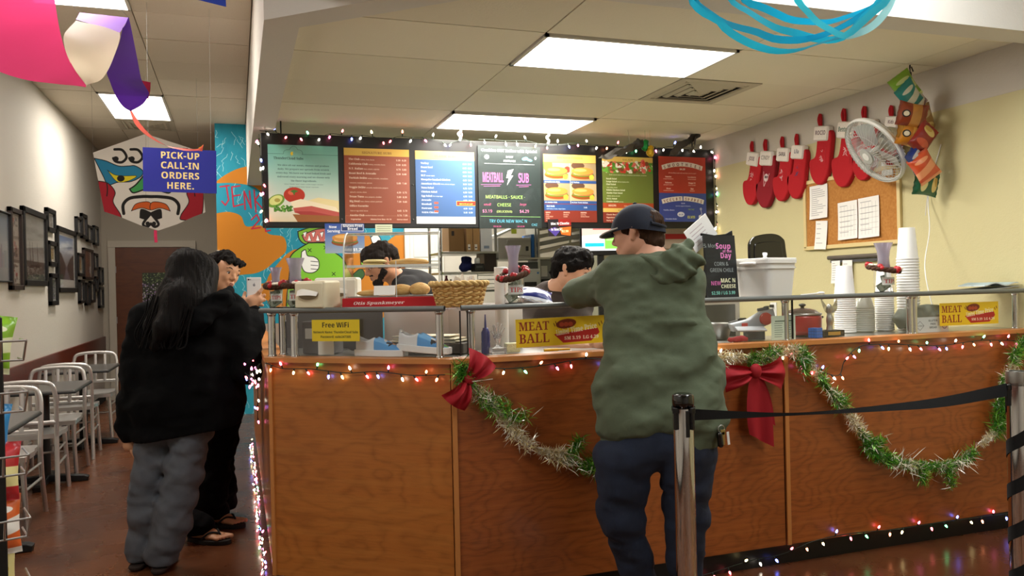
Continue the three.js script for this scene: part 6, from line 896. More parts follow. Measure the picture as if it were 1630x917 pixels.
// ------------------------------------------------------------------ things hanging from the ceilings
const silk = (c, tr = 0.35) => phy(c, 0.9, { side: THREE.DoubleSide, transmission: tr, thickness: 0 });
{
  const t = thing('fabric_streamer', 'big pink, yellow and purple fabric windsock tail hanging from the ceiling', 'streamer'), rip = (k) => (p, u, v) => { p.y += 0.006 * Math.sin(u * 9 + v * 5 + k); };
  part('pink_panel', loft([[-1.276, 3.365, -4.67], [-1.259, 2.966, -4.579], [-1.22, 2.704, -4.512], [-1.108, 2.571, -4.473], [-0.951, 2.505, -4.472], [-0.823, 2.501, -4.513], [-0.698, 2.513, -4.555]], [[-0.882, 3.431, -4.705], [-0.868, 3.112, -4.699], [-0.847, 2.917, -4.691], [-0.822, 2.793, -4.651], [-0.793, 2.69, -4.619], [-0.751, 2.593, -4.594], [-0.698, 2.513, -4.555]], 40, 10, rip(1)), silk(0xff4a8c, 0.5), t);
  part('yellow_panel', loft([[-0.698, 2.513, -4.555], [-0.751, 2.593, -4.594], [-0.793, 2.69, -4.619], [-0.822, 2.789, -4.714], [-0.824, 2.898, -4.884], [-0.811, 2.989, -5.017]], [[-0.698, 2.513, -4.555], [-0.651, 2.563, -4.655], [-0.621, 2.655, -4.751], [-0.596, 2.765, -4.838], [-0.581, 2.852, -4.907], [-0.585, 2.92, -4.971]], 30, 8, rip(2)), silk(0xfff2d8, 0.95), t);
  part('violet_band', loft([[-0.811, 2.989, -5.017], [-0.809, 3.027, -5.07], [-0.808, 3.062, -5.122]], [[-0.585, 2.92, -4.971], [-0.57, 2.971, -5.019], [-0.548, 3.037, -5.065]], 8, 8), silk(0xb080f0, 0.6), t);
  part('purple_panel', loft([[-0.575, 2.954, -5], [-0.581, 2.852, -4.907], [-0.596, 2.765, -4.838], [-0.632, 2.647, -4.786], [-0.621, 2.597, -4.814], [-0.604, 2.546, -4.882], [-0.577, 2.507, -4.936], [-0.545, 2.489, -4.988]], [[-0.548, 3.037, -5.065], [-0.527, 2.909, -5.089], [-0.509, 2.804, -5.083], [-0.491, 2.695, -5.076], [-0.465, 2.632, -5.035], [-0.447, 2.584, -5.008], [-0.478, 2.535, -5.008], [-0.545, 2.489, -4.988]], 36, 8, rip(3)), silk(0x4c1c8c, 0.2), t);
  part('red_fold', loft([[-0.497, 2.697, -5.131], [-0.49, 2.653, -5.16], [-0.478, 2.609, -5.124]], [[-0.448, 2.693, -5.146], [-0.452, 2.641, -5.147], [-0.461, 2.587, -5.118]], 8, 4), silk(0x8c1434, 0.2), t);
  part('tail', loft([[-0.548, 2.492, -4.989], [-0.541, 2.453, -5.093], [-0.525, 2.435, -5.256], [-0.485, 2.416, -5.412], [-0.411, 2.397, -5.555], [-0.315, 2.403, -5.692], [-0.213, 2.429, -5.826], [-0.189, 2.46, -5.849]], [[-0.538, 2.492, -4.986], [-0.524, 2.47, -5.118], [-0.497, 2.438, -5.247], [-0.456, 2.411, -5.402], [-0.389, 2.388, -5.548], [-0.296, 2.386, -5.685], [-0.221, 2.412, -5.829], [-0.198, 2.413, -5.852]], 40, 3), silk(0xe8685a, 0.4), t, 'thin red and orange tail');
  part('yellow_tip', loft([[-0.22, 2.434, -5.828], [-0.205, 2.445, -5.844], [-0.189, 2.46, -5.849]], [[-0.221, 2.412, -5.829], [-0.206, 2.415, -5.844], [-0.198, 2.413, -5.852]], 6, 2), silk(0xd8b830, 0.2), t);
  part('hanging_line', [bar([-0.882, 3.431, -4.705], [-1.2, 3.44, -4.1], 0.001), bar([-0.548, 3.037, -5.065], [-1.0, 3.44, -4.55], 0.0008), bar([-0.808, 3.062, -5.122], [-1.3, 3.44, -4.5], 0.0008)], m.grey, t);
  const f = thing('blue_pennant', 'corner of a blue fabric pennant hanging at the top edge', 'pennant'); part('cloth', loft([[-0.2, 2.712, -3.137], [-0.159, 2.609, -3.123], [-0.133, 2.514, -3.114]], [[-0.016, 2.708, -3.074], [-0.014, 2.595, -3.073], [-0.012, 2.479, -3.072]], 12, 6), silk(0x0c2c8c, 0.2), f); part('hanging_line', [bar([-0.2, 2.712, -3.137], [-0.4, 3.44, -2.9], 0.0008), bar([-0.016, 2.708, -3.074], [-0.15, 3.44, -2.95], 0.0008)], m.grey, f);
}
{ // face kite
  const x0 = 140, y0 = 205, k = 3.2, out = [[232, 213], [148, 243], [157, 292], [166, 337], [193, 346], [222, 358], [252, 367], [282, 357], [308, 345], [327, 338], [322, 292], [315, 240]];
  const r = print(195 * k, 170 * k, (g, w, h) => {
    const q = ([x, y]) => [(x - x0) * k, (y - y0) * k], C2 = (pts, fill, lw = 0, st = '#141210') => { const c = new THREE.SplineCurve([...pts, pts[0]].map((p) => new THREE.Vector2(...q(p)))).getPoints(80); g.beginPath(); c.forEach((p, i) => (i ? g.lineTo(p.x, p.y) : g.moveTo(p.x, p.y))); g.closePath(); if (fill) { g.fillStyle = fill; g.fill(); } if (lw) { g.strokeStyle = st; g.lineWidth = lw; g.stroke(); } };
    const L = (pts, lw, col = '#141210') => { const c = new THREE.SplineCurve(pts.map((p) => new THREE.Vector2(...q(p)))).getPoints(50); g.beginPath(); c.forEach((p, i) => (i ? g.lineTo(p.x, p.y) : g.moveTo(p.x, p.y))); g.lineCap = 'round'; g.lineJoin = 'round'; g.strokeStyle = col; g.lineWidth = lw * k; g.stroke(); };
    g.fillStyle = '#d6d2c8'; g.fillRect(0, 0, w, h); g.strokeStyle = 'rgba(150,145,135,.5)'; g.lineWidth = 2; g.strokeRect(q([232, 213])[0], 0, 1, h);
    for (const f of [1, -1]) {
      const X = (pts) => pts.map(([x, y]) => [f > 0 ? x : 2 * 240 - x, y]);
      C2(X([[150, 252], [168, 256], [188, 264], [205, 264], [215, 264], [227, 272], [224, 281], [208, 289], [188, 290], [172, 294], [164, 280]]), '#1f7aa0', 4); C2(X([[171, 271], [182, 278], [196, 280], [217, 280], [204, 288], [186, 289]]), '#d6c61e', 2); { const [[cx, cy]] = X([[192, 284]]); const [a, b] = q([cx, cy]); ell(g, a, b, 6 * k, 5 * k, '#141210'); }
      C2(X([[156, 288], [172, 292], [183, 306], [180, 322], [192, 342], [190, 350], [160, 345]]), '#9c1626', 4); L(X([[170, 292], [171, 302], [170, 312]]), 1.6);
      for (const ox of [0, 27, 54]) { L(X([[182 + ox * 0.95, 238], [194 + ox * 0.95, 239], [201 + ox * 0.95, 250], [194 + ox * 0.95, 258], [184 + ox * 0.95, 257], [180 + ox * 0.95, 252]]), 4); const [[cx, cy]] = X([[184 + ox * 0.95, 253]]); const [a, b] = q([cx, cy]); ell(g, a, b, 4.5 * k, 4 * k, '#141210'); }
      C2(X([[206, 301], [216, 294], [230, 278], [238, 274], [238, 298], [226, 303], [212, 307]]), '#3f9a52', 7);
      L(X([[197, 340], [196, 326], [206, 316], [226, 313], [240, 313]]), 5);
      C2(X([[209, 336], [216, 325], [232, 321], [240, 324], [240, 334], [226, 331], [214, 334]]), '#c95a1e', 3);
      C2(X([[222, 347], [224, 333], [236, 336], [240, 340], [232, 349]]), '#141210'); L(X([[240, 340], [230, 352], [228, 358], [234, 361], [240, 356]]), 4); { const [[cx, cy]] = X([[235, 356]]); const [a, b] = q([cx, cy]); ell(g, a, b, 3.4 * k, 3.4 * k, '#141210'); }
    }
  });
  const t = thing('face_kite', 'white cloth kite painted with a mask face hanging in the corridor', 'kite');
  const pts = [[-0.748, 2.911, -8], [-1.183, 2.725, -8], [-1.144, 2.451, -8], [-1.103, 2.199, -8], [-0.967, 2.149, -8], [-0.818, 2.081, -8], [-0.662, 2.03, -8], [-0.502, 2.088, -8], [-0.36, 2.158, -8], [-0.256, 2.2, -8], [-0.277, 2.468, -8], [-0.309, 2.771, -8]];
  const c = [-0.713, 2.467, -7.97], pos = [], uv = [], idx = [], N = out.length, RG = 8; pos.push(...c); uv.push((240 - x0) / 195, 1 - (290 - y0) / 170);
  for (let j = 1; j <= RG; j++) for (let i = 0; i < N; i++) { const f = j / RG; pos.push(lerp(c[0], pts[i][0], f), lerp(c[1], pts[i][1], f), lerp(c[2], pts[i][2], f) + 0.006 * (noise3(i * 2.1, j * 1.7, 2) - 0.5)); uv.push((lerp(240, out[i][0], f) - x0) / 195, 1 - (lerp(290, out[i][1], f) - y0) / 170); const n = (i + 1) % N, a = 1 + (j - 1) * N; if (j === 1) idx.push(0, 1 + i, 1 + n); else idx.push(a - N + i, a + i, a + n, a - N + i, a + n, a - N + n); }
  const g = new THREE.BufferGeometry(); g.setAttribute('position', new THREE.Float32BufferAttribute(pos, 3)); g.setAttribute('uv', new THREE.Float32BufferAttribute(uv, 2)); g.setIndex(idx); g.computeVertexNormals();
  part('sail', toRegion(g, r), pmat(r, 0.85, { side: THREE.DoubleSide }), t); part('spar', [bar(pts[0], pts[6], 0.004), bar(pts[1], pts[9], 0.004), bar(pts[11], pts[3], 0.004)].map((b) => b.translate(0, 0, -0.012)), m.darkWood, t);
  part('tail_ribbon', loft([[-0.699, 2.036, -8], [-0.698, 1.983, -7.98], [-0.696, 1.921, -8]], [[-0.673, 2.03, -8], [-0.672, 1.983, -7.98], [-0.67, 1.921, -8]], 8, 2), silk(0xd83060, 0.2), t); part('hanging_line', [bar(pts[0], [pts[0][0], 3.44, -8], 0.0008), bar(pts[1], [pts[1][0], 3.44, -8], 0.0008), bar(pts[11], [pts[11][0], 3.44, -8], 0.0008)], m.grey, t);
}
{ // pick-up sign
  const r = print(420, 270, (g, w, h) => { g.fillStyle = '#1c2690'; g.fillRect(0, 0, w, h); ['PICK-UP', 'CALL-IN', 'ORDERS', 'HERE.'].forEach((s, i) => text(g, s, w * 0.5, h * (0.23 + i * 0.23), 58, '#f2da8c')); });
  const t = thing('pickup_sign', 'blue hanging sign with yellow pick-up call-in orders lettering', 'sign', [-0.348, 2.298, -6], 0.06); t.rotation.z = -0.01; part('board', slab(0.47, 0.3, 0.006, r), pmat(r, 0.5), t); part('hanging_line', [bar([-0.2, 0.15, 0.003], [-0.2, 3.44 - t.position.y, 0.003], 0.0008), bar([0.2, 0.15, 0.003], [0.2, 3.44 - t.position.y, 0.003], 0.0008)], m.grey, t);
}
// crepe streamers in front of the bulkhead: a ribbon turns about its own centre line
function ribbon(pts, w, turn, n = 90) { const c = new THREE.CatmullRomCurve3(pts.map(V3), false, 'centripetal'), A = [], B = []; for (let i = 0; i <= n; i++) { const p = c.getPointAt(i / n), T = c.getTangentAt(i / n), N = new THREE.Vector3(0, 1, 0).addScaledVector(T, -T.y).normalize(), Bn = T.clone().cross(N), a = turn(i / n), d = N.multiplyScalar(Math.cos(a)).addScaledVector(Bn, Math.sin(a)).multiplyScalar(w / 2); A.push(p.clone().sub(d).toArray()); B.push(p.clone().add(d).toArray()); } return loft(A, B, n, 2); }
{
  const teal = [silk(0x20b8d8, 0.4), silk(0x10a0c8, 0.4), silk(0x2cc8e0, 0.4), silk(0x10a8d0, 0.4), silk(0xa8e4e8, 0.5)];
  const lab = ['lowest of the teal crepe streamers, a thin twisted ribbon', 'second lowest teal crepe streamer with broad twists on its left', 'teal crepe streamer in the middle, broad and dark at its lower right', 'uppermost teal crepe streamer running nearly level', 'steep bright teal crepe streamer crossing over the others from above', 'pale short crepe streamer at the right end of the bundle'];
  const R = [
    [[1.537, 3.422, -2.65], [1.552, 2.761, -2.59], [1.571, 2.466, -2.53], [1.613, 2.42, -2.515], [1.666, 2.389, -2.497], [1.689, 2.359, -2.489], [1.739, 2.322, -2.472], [1.792, 2.295, -2.454], [1.848, 2.277, -2.435], [1.895, 2.273, -2.419], [1.942, 2.278, -2.402], [1.998, 2.296, -2.383], [2.052, 2.312, -2.365], [2.095, 2.327, -2.35], [2.143, 2.378, -2.334], [2.216, 2.451, -2.309], [2.325, 2.743, -2.325], [2.401, 3.401, -2.354]],
    [[1.575, 3.441, -2.669], [1.574, 2.77, -2.604], [1.598, 2.476, -2.552], [1.655, 2.425, -2.533], [1.698, 2.394, -2.518], [1.754, 2.372, -2.499], [1.812, 2.355, -2.479], [1.868, 2.33, -2.46], [1.926, 2.322, -2.44], [1.974, 2.323, -2.423], [2.045, 2.34, -2.399], [2.118, 2.372, -2.374], [2.214, 2.432, -2.341], [2.254, 2.461, -2.328], [2.35, 2.751, -2.338], [2.434, 3.42, -2.374]],
    [[1.726, 3.457, -2.649], [1.733, 2.78, -2.581], [1.746, 2.484, -2.534], [1.802, 2.441, -2.514], [1.864, 2.398, -2.493], [1.907, 2.374, -2.478], [1.97, 2.356, -2.456], [2.022, 2.338, -2.438], [2.086, 2.328, -2.417], [2.138, 2.339, -2.399], [2.187, 2.381, -2.382], [2.256, 2.441, -2.359], [2.286, 2.471, -2.349], [2.383, 2.764, -2.358], [2.467, 3.44, -2.395]],
    [[1.789, 3.476, -2.659], [1.795, 2.792, -2.591], [1.812, 2.493, -2.543], [1.869, 2.466, -2.523], [1.919, 2.441, -2.506], [1.967, 2.417, -2.489], [2.044, 2.406, -2.463], [2.102, 2.404, -2.443], [2.186, 2.428, -2.414], [2.251, 2.452, -2.392], [2.304, 2.481, -2.374], [2.402, 2.777, -2.384], [2.487, 3.459, -2.42]],
    [[1.934, 3.399, -2.493], [1.918, 2.739, -2.433], [1.917, 2.447, -2.38], [1.948, 2.406, -2.369], [1.981, 2.367, -2.357], [2.023, 2.339, -2.343], [2.073, 2.315, -2.326], [2.101, 2.335, -2.316], [2.168, 2.396, -2.293], [2.216, 2.44, -2.277], [2.323, 2.729, -2.294], [2.407, 3.387, -2.331]],
    [[2.088, 2.321, -2.342], [2.123, 2.328, -2.341], [2.19, 2.354, -2.339], [2.249, 2.398, -2.34], [2.297, 2.467, -2.334], [2.4, 2.764, -2.352], [2.477, 3.433, -2.381]],
  ];
  R.forEach((p, i) => solo('crepe_streamer', ribbon(p, 0.027, (t) => [0.9, 0.3, 0.2, 0.5, 0.35, 0.2][i] + Math.sin(t * [26, 22, 18, 15, 6, 9][i] + i * 2) * 0.6), teal[[0, 1, 0, 3, 2, 4][i]], lab[i], 'streamer', 'teal crepe streamers'));
}
{ // snack bags strung from the kitchen ceiling
  const B = [['green', '#7fae2c', '#d6e29a', 1, 1140, 180, 0.9, 'lime green snack bag at the top of the hanging string'], ['teal', '#1c8c8c', '#e2e6da', 1, 1165, 232, 0.8, 'teal snack bag second from the top of the hanging string'], ['dred', '#6c1c1a', '#e8dccc', 1, 1205, 262, 0.55, 'dark red snack bag with a pale stripe under the teal one'], ['brown', '#8c3a1c', '#c98a3c', 2, 1180, 342, 0.15, 'brown snack bag with a round emblem in the hanging string'], ['tan', '#b08a52', '#dcc79a', 0, 1248, 372, 1.1, 'tan snack bag turned sideways on the hanging string'], ['gold', '#c98c1e', '#eac46a', 1, 1152, 408, 0.05, 'golden snack bag left side of the hanging string'], ['gold2', '#c8801c', '#e0ac48', 2, 1180, 462, 0.25, 'orange gold snack bag above the blue one'], ['red', '#98241c', '#d8583a', 0, 1245, 475, -1.0, 'red snack bag on the right of the hanging string'], ['blue', '#1c3c9c', '#dfe4f0', 1, 1205, 600, 0.75, 'blue snack bag low on the hanging string'], ['orange', '#d4542c', '#f0a070', 1, 1250, 645, 0.9, 'orange snack bag below the blue one'], ['dgreen', '#0e5a3a', '#e8dc9a', 0, 1262, 745, 0.1, 'dark green snack bag at the bottom of the hanging string']];
  const at = (x, y, dz) => { const px = 1130 + x / 3.6675, py = 90 + y / 3.668; return [px, py, dz]; };
  const pos = [[4.047, 2.655, -4.02], [4.05, 2.592, -3.99], [4.156, 2.576, -4.04], [4.047, 2.469, -3.97], [4.234, 2.463, -4.06], [4.067, 2.41, -4.03], [4.074, 2.346, -4], [4.123, 2.326, -3.96], [4.105, 2.197, -4], [4.124, 2.142, -3.96], [4.19, 2.042, -4.01]];
  B.forEach(([n, c, c2, k, x, y, rot, label], i) => { const r = bagPrint(c, c2, k), o = solo('snack_bag', bagGeo(0.155, 0.19, 0.065, r), foil(r), label, 'snack bag', 'snack bags on the hanging string'); o.position.set(...pos[i]); o.rotation.set(0.15, -0.3 + (i % 3) * 0.25, -rot + PI / 2); });
  const s = thing('bag_string', 'thin cord with black clip holding the string of snack bags', 'cord'); part('cord', tube([[4.09, 2.8, -4.02], ...[0, 3, 6, 8, 10].map((i) => [pos[i][0] + 0.02, pos[i][1], -4.02]), [pos[10][0], pos[10][1] - 0.2, -4.02]], 0.003, 40, 5), std(0xcfcac0, 0.6), s); part('clip', [bar([4.09, 2.8, -4.02], [4.085, 2.74, -4.02], 0.005), bx(0.02, 0.05, 0.02, 4.085, 2.73, -4.02, 0.005), bar([4.1, 2.79, -4.02], [4.115, 2.76, -4.02], 0.004)], m.black, s);
}
{ // grey paper bats over the board
  const bat = (label, p, turn, s, tilt) => { const t = thing('paper_bat', label, 'bat decoration', p, turn), bm = std(0x3d3a36, 0.9, { side: THREE.DoubleSide }), wm = std(0x57534d, 0.9, { side: THREE.DoubleSide }); t.rotation.z = tilt; t.scale.setScalar(s); part('body', soft([C([-0.05, 0, 0], [0.09, 0.03, 0], 0.03, 0.04), C([0.11, 0.03, 0.02], [0.14, 0.02, 0.03], 0.035, 0.025), C([0.12, 0.06, 0.01], [0.11, 0.1, 0.0], 0.014, 0.005), C([0.14, 0.05, 0.03], [0.15, 0.09, 0.03], 0.013, 0.005)], 0.009, (x, y, z) => 0.014 * (noise3(x * 45, y * 45, z * 45) - 0.5), 0.03), bm, t); for (const q of [1, -1]) part('wing', loft([[0.08, 0.02, q * 0.02], [-0.06, 0.03, q * 0.1], [-0.22, -0.02, q * 0.14], [-0.32, -0.05, q * 0.12]], [[0.02, -0.03, q * 0.02], [-0.1, -0.05, q * 0.08], [-0.2, -0.08, q * 0.1], [-0.33, -0.06, q * 0.12]], 24, 6, (v) => { v.y += 0.03 * (noise3(v.x * 22, v.y * 22, v.z * 22) - 0.5); v.z += 0.03 * (noise3(v.x * 22 + 9, v.y * 22, v.z * 22) - 0.5); }), wm, t); part('hanging_line', bar([0, 0.02, 0], [0, (2.8 - p[1]) / s, 0], 0.0008), m.grey, t); };
  bat('crumpled grey paper bat hanging in front of the combo menu panel', [3.302, 2.638, -6.35], 0.2, 0.85, 0.12); bat('second grey paper bat hanging above the right end of the board', [3.948, 2.737, -6.4], 0.5, 0.8, 0.4);
  const b = [[0x1c8a3c, [3.451, 2.67, -6.35], 'small crumpled green foil ornament beside the first bat'], [0xc9a018, [3.489, 2.618, -6.33], 'small crumpled yellow foil ornament beside the first bat']]; for (const [c, p, l] of b) { const o = solo('foil_ornament', [soft([C([0, -0.02, 0], [0, 0.02, 0.005], 0.035, 0.03)], 0.007, (x, y, z) => 0.012 * (noise3(x * 70, y * 70, z * 70) - 0.5), 0.02), bar([0, 0.03, 0], [0.002, 2.8 - p[1], 0], 0.001)], std(c, 0.3, { metalness: 0.5 }), l, 'ornament'); o.position.set(...p); }
}

// ------------------------------------------------------------------ back kitchen seen under the board
{
  const Z0 = -8.3, st = (n, l, c, p, t = 0, g) => thing(n, l, c, p, t, g);
  const rk = st('storage_rack', 'steel storage rack with shelves of boxes and a printer in the back kitchen', 'rack', [0, 0, Z0]);
  for (const [x, z] of [[2.05, 0.02], [3.75, 0.02], [2.05, -0.5], [3.75, -0.5], [2.66, 0.02], [3.155, 0.02]]) part('post', bx(0.025, 2.3, 0.025, x, 1.15, z), m.steel, rk);
  for (const [x0, x1, y] of [[2.05, 2.66, 1.815], [2.66, 3.75, 1.745], [2.05, 3.75, 1.405], [2.05, 2.66, 1.6], [2.05, 3.75, 0.6]]) part('shelf', bx(x1 - x0, 0.022, 0.62, (x0 + x1) / 2, y, -0.2, 0.004), y < 1.5 ? m.rail : m.steel, rk);
  const box = (name, label, x0, x1, y0, h, z, d, mat, extra) => { const t = st(name, label, 'box', [(x0 + x1) / 2, y0, z]); const w = x1 - x0; part('body', bx(w, h, d, 0, h / 2, 0, 0.003), mat, t); part('flap_seam', bx(w * 0.98, 0.003, d * 0.98, 0, h + 0.001, 0), m.cardD, t); if (extra) extra(t, w, h, d); return t; };
  const lab = (t, w, h, d) => { part('shipping_label', bx(w * 0.4, 0.06, 0.002, -w * 0.1, 0.05, d / 2 + 0.001), m.paper, t); part('barcode', bx(w * 0.3, 0.012, 0.002, -w * 0.1, 0.045, d / 2 + 0.002), m.greyD, t); };
  box('cardboard_box', 'large brown cardboard box at the left end of the kitchen shelf', 2.16, 2.33, 1.827, 0.3, -8.5, 0.3, m.cardD, (t, w, h, d) => part('print', bx(0.03, 0.05, 0.002, -0.04, 0.2, d / 2 + 0.001), m.darkWood, t));
  box('cardboard_box', 'narrow upright cardboard box with a white label, left of a pair', 2.345, 2.412, 1.827, 0.28, -8.45, 0.28, m.card, lab); box('cardboard_box', 'narrow upright cardboard box with a white label, right of a pair', 2.418, 2.492, 1.827, 0.28, -8.45, 0.28, m.card, lab);
  box('white_box', 'white carton beside the cardboard boxes on the kitchen shelf', 2.505, 2.635, 1.827, 0.28, -8.45, 0.26, std(0xdfe2e6, 0.6), (t, w, h, d) => part('print', bx(0.06, 0.03, 0.002, 0, 0.05, d / 2 + 0.001), std(0x8a9ab0, 0.6), t));
  const hd = st('steel_oven', 'steel oven with a slanted open lid on the upper kitchen shelf', 'oven', [2.89, 1.757, -8.5]); part('housing', bx(0.38, 0.22, 0.36, 0, 0.11, 0, 0.006), m.brushed, hd); part('door', bx(0.27, 0.17, 0.012, 0.045, 0.11, 0.186, 0.005), m.steel, hd); part('handle', bx(0.03, 0.05, 0.02, 0.14, 0.1, 0.2, 0.006), m.black, hd); part('lid', ext([[-0.2, 0.225], [0.2, 0.4], [0.2, 0.415], [-0.2, 0.25]], 0.3).translate(0, 0, -0.13), std(0xc9cbc8, 0.4, { metalness: 0.5 }), hd); part('label', bx(0.06, 0.05, 0.004, 0.0, 0.29, 0.172), std(0xb6c43c, 0.5), hd);
  const bp = solo('cutting_board', bx(0.035, 0.26, 0.3, 0, 0.13, 0, 0.004), phy(0x1c5a9a, 0.4), 'narrow blue cutting board standing beside the steel oven', 'cutting board'); bp.position.set(3.115, 1.757, -8.5);
  const lv = st('slanted_shelves', 'grey slanted steel shelves above the employee, right of the oven', 'shelves', [0, 0, -8.4]); for (let k = 0; k < 4; k++) part('slat', ext([[3.18, 1.8 + k * 0.085], [3.74, 1.9 + k * 0.085], [3.74, 1.945 + k * 0.085], [3.18, 1.835 + k * 0.085]], 0.34, 0.003).translate(0, 0, -0.3), [m.steel, std(0x8a8b88, 0.5, { metalness: 0.5 })][k % 2], lv); for (const x of [3.175, 3.745]) part('upright', bx(0.03, 0.42, 0.3, x, 1.97, -0.15), m.steel, lv);
  const pr = st('printer', 'pale grey office printer with a dark paper slot on the kitchen shelf', 'printer', [3.04, 1.417, -8.4]); part('body', bx(0.25, 0.2, 0.3, 0, 0.1, 0, 0.012, 3), std(0xb9bab4, 0.5), pr); part('paper_slot', bx(0.14, 0.045, 0.02, 0, 0.05, 0.15), m.black, pr); part('top_panel', bx(0.24, 0.02, 0.28, 0, 0.207, 0, 0.006), std(0xcfcfca, 0.5), pr); part('badge', [bx(0.02, 0.02, 0.004, 0.09, 0.17, 0.152)], std(0x4a7ab8, 0.5), pr); part('scanner_lid', bx(0.26, 0.08, 0.26, -0.005, 0.25, -0.01, 0.006), m.greyD, pr);
  const cb = st('grey_locker', 'grey metal cabinet with white notices beside the printer', 'cabinet', [3.27, 1.417, -8.55]); part('body', bx(0.18, 0.325, 0.3, 0, 0.162, 0, 0.006), m.grey, cb); part('door', bx(0.16, 0.3, 0.008, 0, 0.16, 0.153, 0.004), std(0x9a9a96, 0.5), cb); part('notice', bx(0.075, 0.12, 0.002, -0.01, 0.19, 0.159), m.paper, cb); part('handle', bx(0.012, 0.03, 0.015, 0.06, 0.18, 0.163, 0.003), m.black, cb);
  const rd = st('small_radio', 'small black box with a round steel dial below the grey cabinet', 'radio', [3.28, 1.417, -8.27]); part('body', bx(0.17, 0.1, 0.12, 0, 0.05, 0, 0.008), m.black, rd); part('dial', cyl(0.04, 0.045, 0.05, 0.03, 0.02, 0.06, 20), m.steel, rd);
  const bb = box('black_box', 'dark brown crate under the shelf of cardboard boxes', 2.52, 2.655, 1.612, 0.19, -8.4, 0.3, m.darkWood); const nb = solo('navy_bag', soft([C([-0.03, 0.04, 0], [0.03, 0.05, 0], 0.05, 0.045), C([-0.02, 0.12, 0], [0.03, 0.13, 0], 0.04, 0.03)], 0.009, (x, y, z) => 0.014 * (noise3(x * 40, y * 40, z * 40) - 0.5), 0.03), std(0x16205a, 0.8), 'navy cloth bag on the lower kitchen shelf', 'bag'); nb.position.set(2.36, 1.624, -8.4);
  const bk = st('black_machine', 'small black machine with a white top beside the navy bag', 'machine', [2.455, 1.612, -8.3]); part('body', bx(0.1, 0.085, 0.16, 0, 0.043, 0, 0.006), m.black, bk); part('white_top', lathe([[0, 0.15], [0.02, 0.15], [0.03, 0.13], [0.03, 0.086], [0, 0.086]], 16), m.plasticWhite, bk); part('panel', bx(0.07, 0.02, 0.004, 0, 0.05, 0.081), m.greyD, bk);
  for (const [x, c, h, l] of [[2.12, 0x7a2a3a, 0.16, 'dark red bottle on the lower kitchen shelf'], [2.17, 0x9a9488, 0.12, 'grey jar on the lower kitchen shelf'], [2.23, 0x4a3a5a, 0.14, 'dark violet bottle on the lower kitchen shelf']]) { const o = solo('bottle', lathe([[0, 0], [0.024, 0], [0.025, 0.004], [0.025, h * 0.65], [0.012, h * 0.82], [0.012, h], [0, h]], 16), phy(c, 0.3), l, 'bottle'); o.position.set(x, 1.417, -8.34); }
  const wr = st('wire_drawers', 'white wire drawer stand left of the printer', 'wire rack', [2.58, 1.416, -8.38]); for (let k = 0; k < 4; k++) part('basket', [0, 1, 2, 3, 4].map((i) => bar([-0.11 + i * 0.055, 0.02 + k * 0.045, 0.1], [-0.06 + i * 0.055, 0.02 + k * 0.045, -0.1], 0.003)).concat([bar([-0.13, 0.02 + k * 0.045, 0.1], [0.13, 0.02 + k * 0.045, 0.1], 0.005)]), m.plasticWhite, wr); part('frame', [bar([-0.13, 0, 0.1], [-0.13, 0.18, 0.1], 0.005), bar([0.13, 0, 0.1], [0.13, 0.18, 0.1], 0.005)], m.plasticWhite, wr);
  // order screen
  const sc = print(280, 180, (g, w, h) => { g.fillStyle = '#f2f6f6'; g.fillRect(0, 0, w, h); poly(g, [[0, 0], [w, 0], [w, h * 0.18], [0, h * 0.34]], '#e8b8a8'); g.fillStyle = '#c8584a'; g.fillRect(w * 0.3, 2, w * 0.7, 10); g.fillStyle = '#18b0c4'; g.fillRect(w * 0.08, h * 0.66, w * 0.52, h * 0.16); g.fillStyle = '#7cc24a'; g.fillRect(w * 0.62, h * 0.42, w * 0.38, h * 0.5); g.fillStyle = '#a8dc80'; g.fillRect(w * 0.66, h * 0.48, w * 0.3, h * 0.08); g.fillStyle = '#9ac8d0'; for (let i = 0; i < 3; i++) g.fillRect(w * 0.1, h * (0.4 + i * 0.07), w * 0.4, 4); });
  const mo = st('order_screen', 'bright order screen on a black stand above the employee', 'screen', [3.27, 1.86, -6.9], -0.12); part('bezel', bx(0.46, 0.27, 0.03, 0.02, -0.005, -0.018, 0.006), m.black, mo); part('display', slab(0.36, 0.21, 0.002, sc).translate(-0.015, 0.01, 0), new THREE.MeshStandardMaterial({ color: 0x222222, emissive: 0xffffff, emissiveMap: sc.p.t, emissiveIntensity: 0.85, roughness: 0.3 }), mo); part('stand', [bx(0.06, 1.74, 0.04, 0, -0.99, -0.05, 0.006), bx(0.2, 0.02, 0.3, 0, -1.85, -0.05, 0.006)], m.black, mo); part('arm', bx(0.06, 0.05, 0.06, 0, -0.1, -0.05), m.greyD, mo);
  const cp = st('cream_cabinet', 'pale cream cabinet behind the customer below the order screen', 'cabinet', [3.64, 0, -7.35]); part('body', bx(0.5, 1.74, 0.45, 0, 0.87, 0, 0.006), std(0xcfcdb4, 0.5), cp); part('door', bx(0.44, 0.9, 0.012, 0, 1.22, 0.232, 0.004), std(0xd8d6be, 0.5), cp); part('handle', bx(0.015, 0.1, 0.02, 0.17, 1.25, 0.245, 0.004), m.steel, cp);
  const tc = st('tall_cupboard', 'tall pale cupboard in the kitchen corner below the right end of the board', 'cupboard', [4.08, 0, -7.1]); part('body', bx(0.4, 1.77, 0.45, 0, 0.885, 0, 0.006), std(0xb9b29a, 0.6), tc); part('door', bx(0.36, 0.9, 0.012, 0, 1.25, 0.232, 0.004), std(0xc2bba4, 0.6), tc); part('handle', bx(0.015, 0.1, 0.02, -0.13, 1.3, 0.245, 0.004), m.steel, tc);
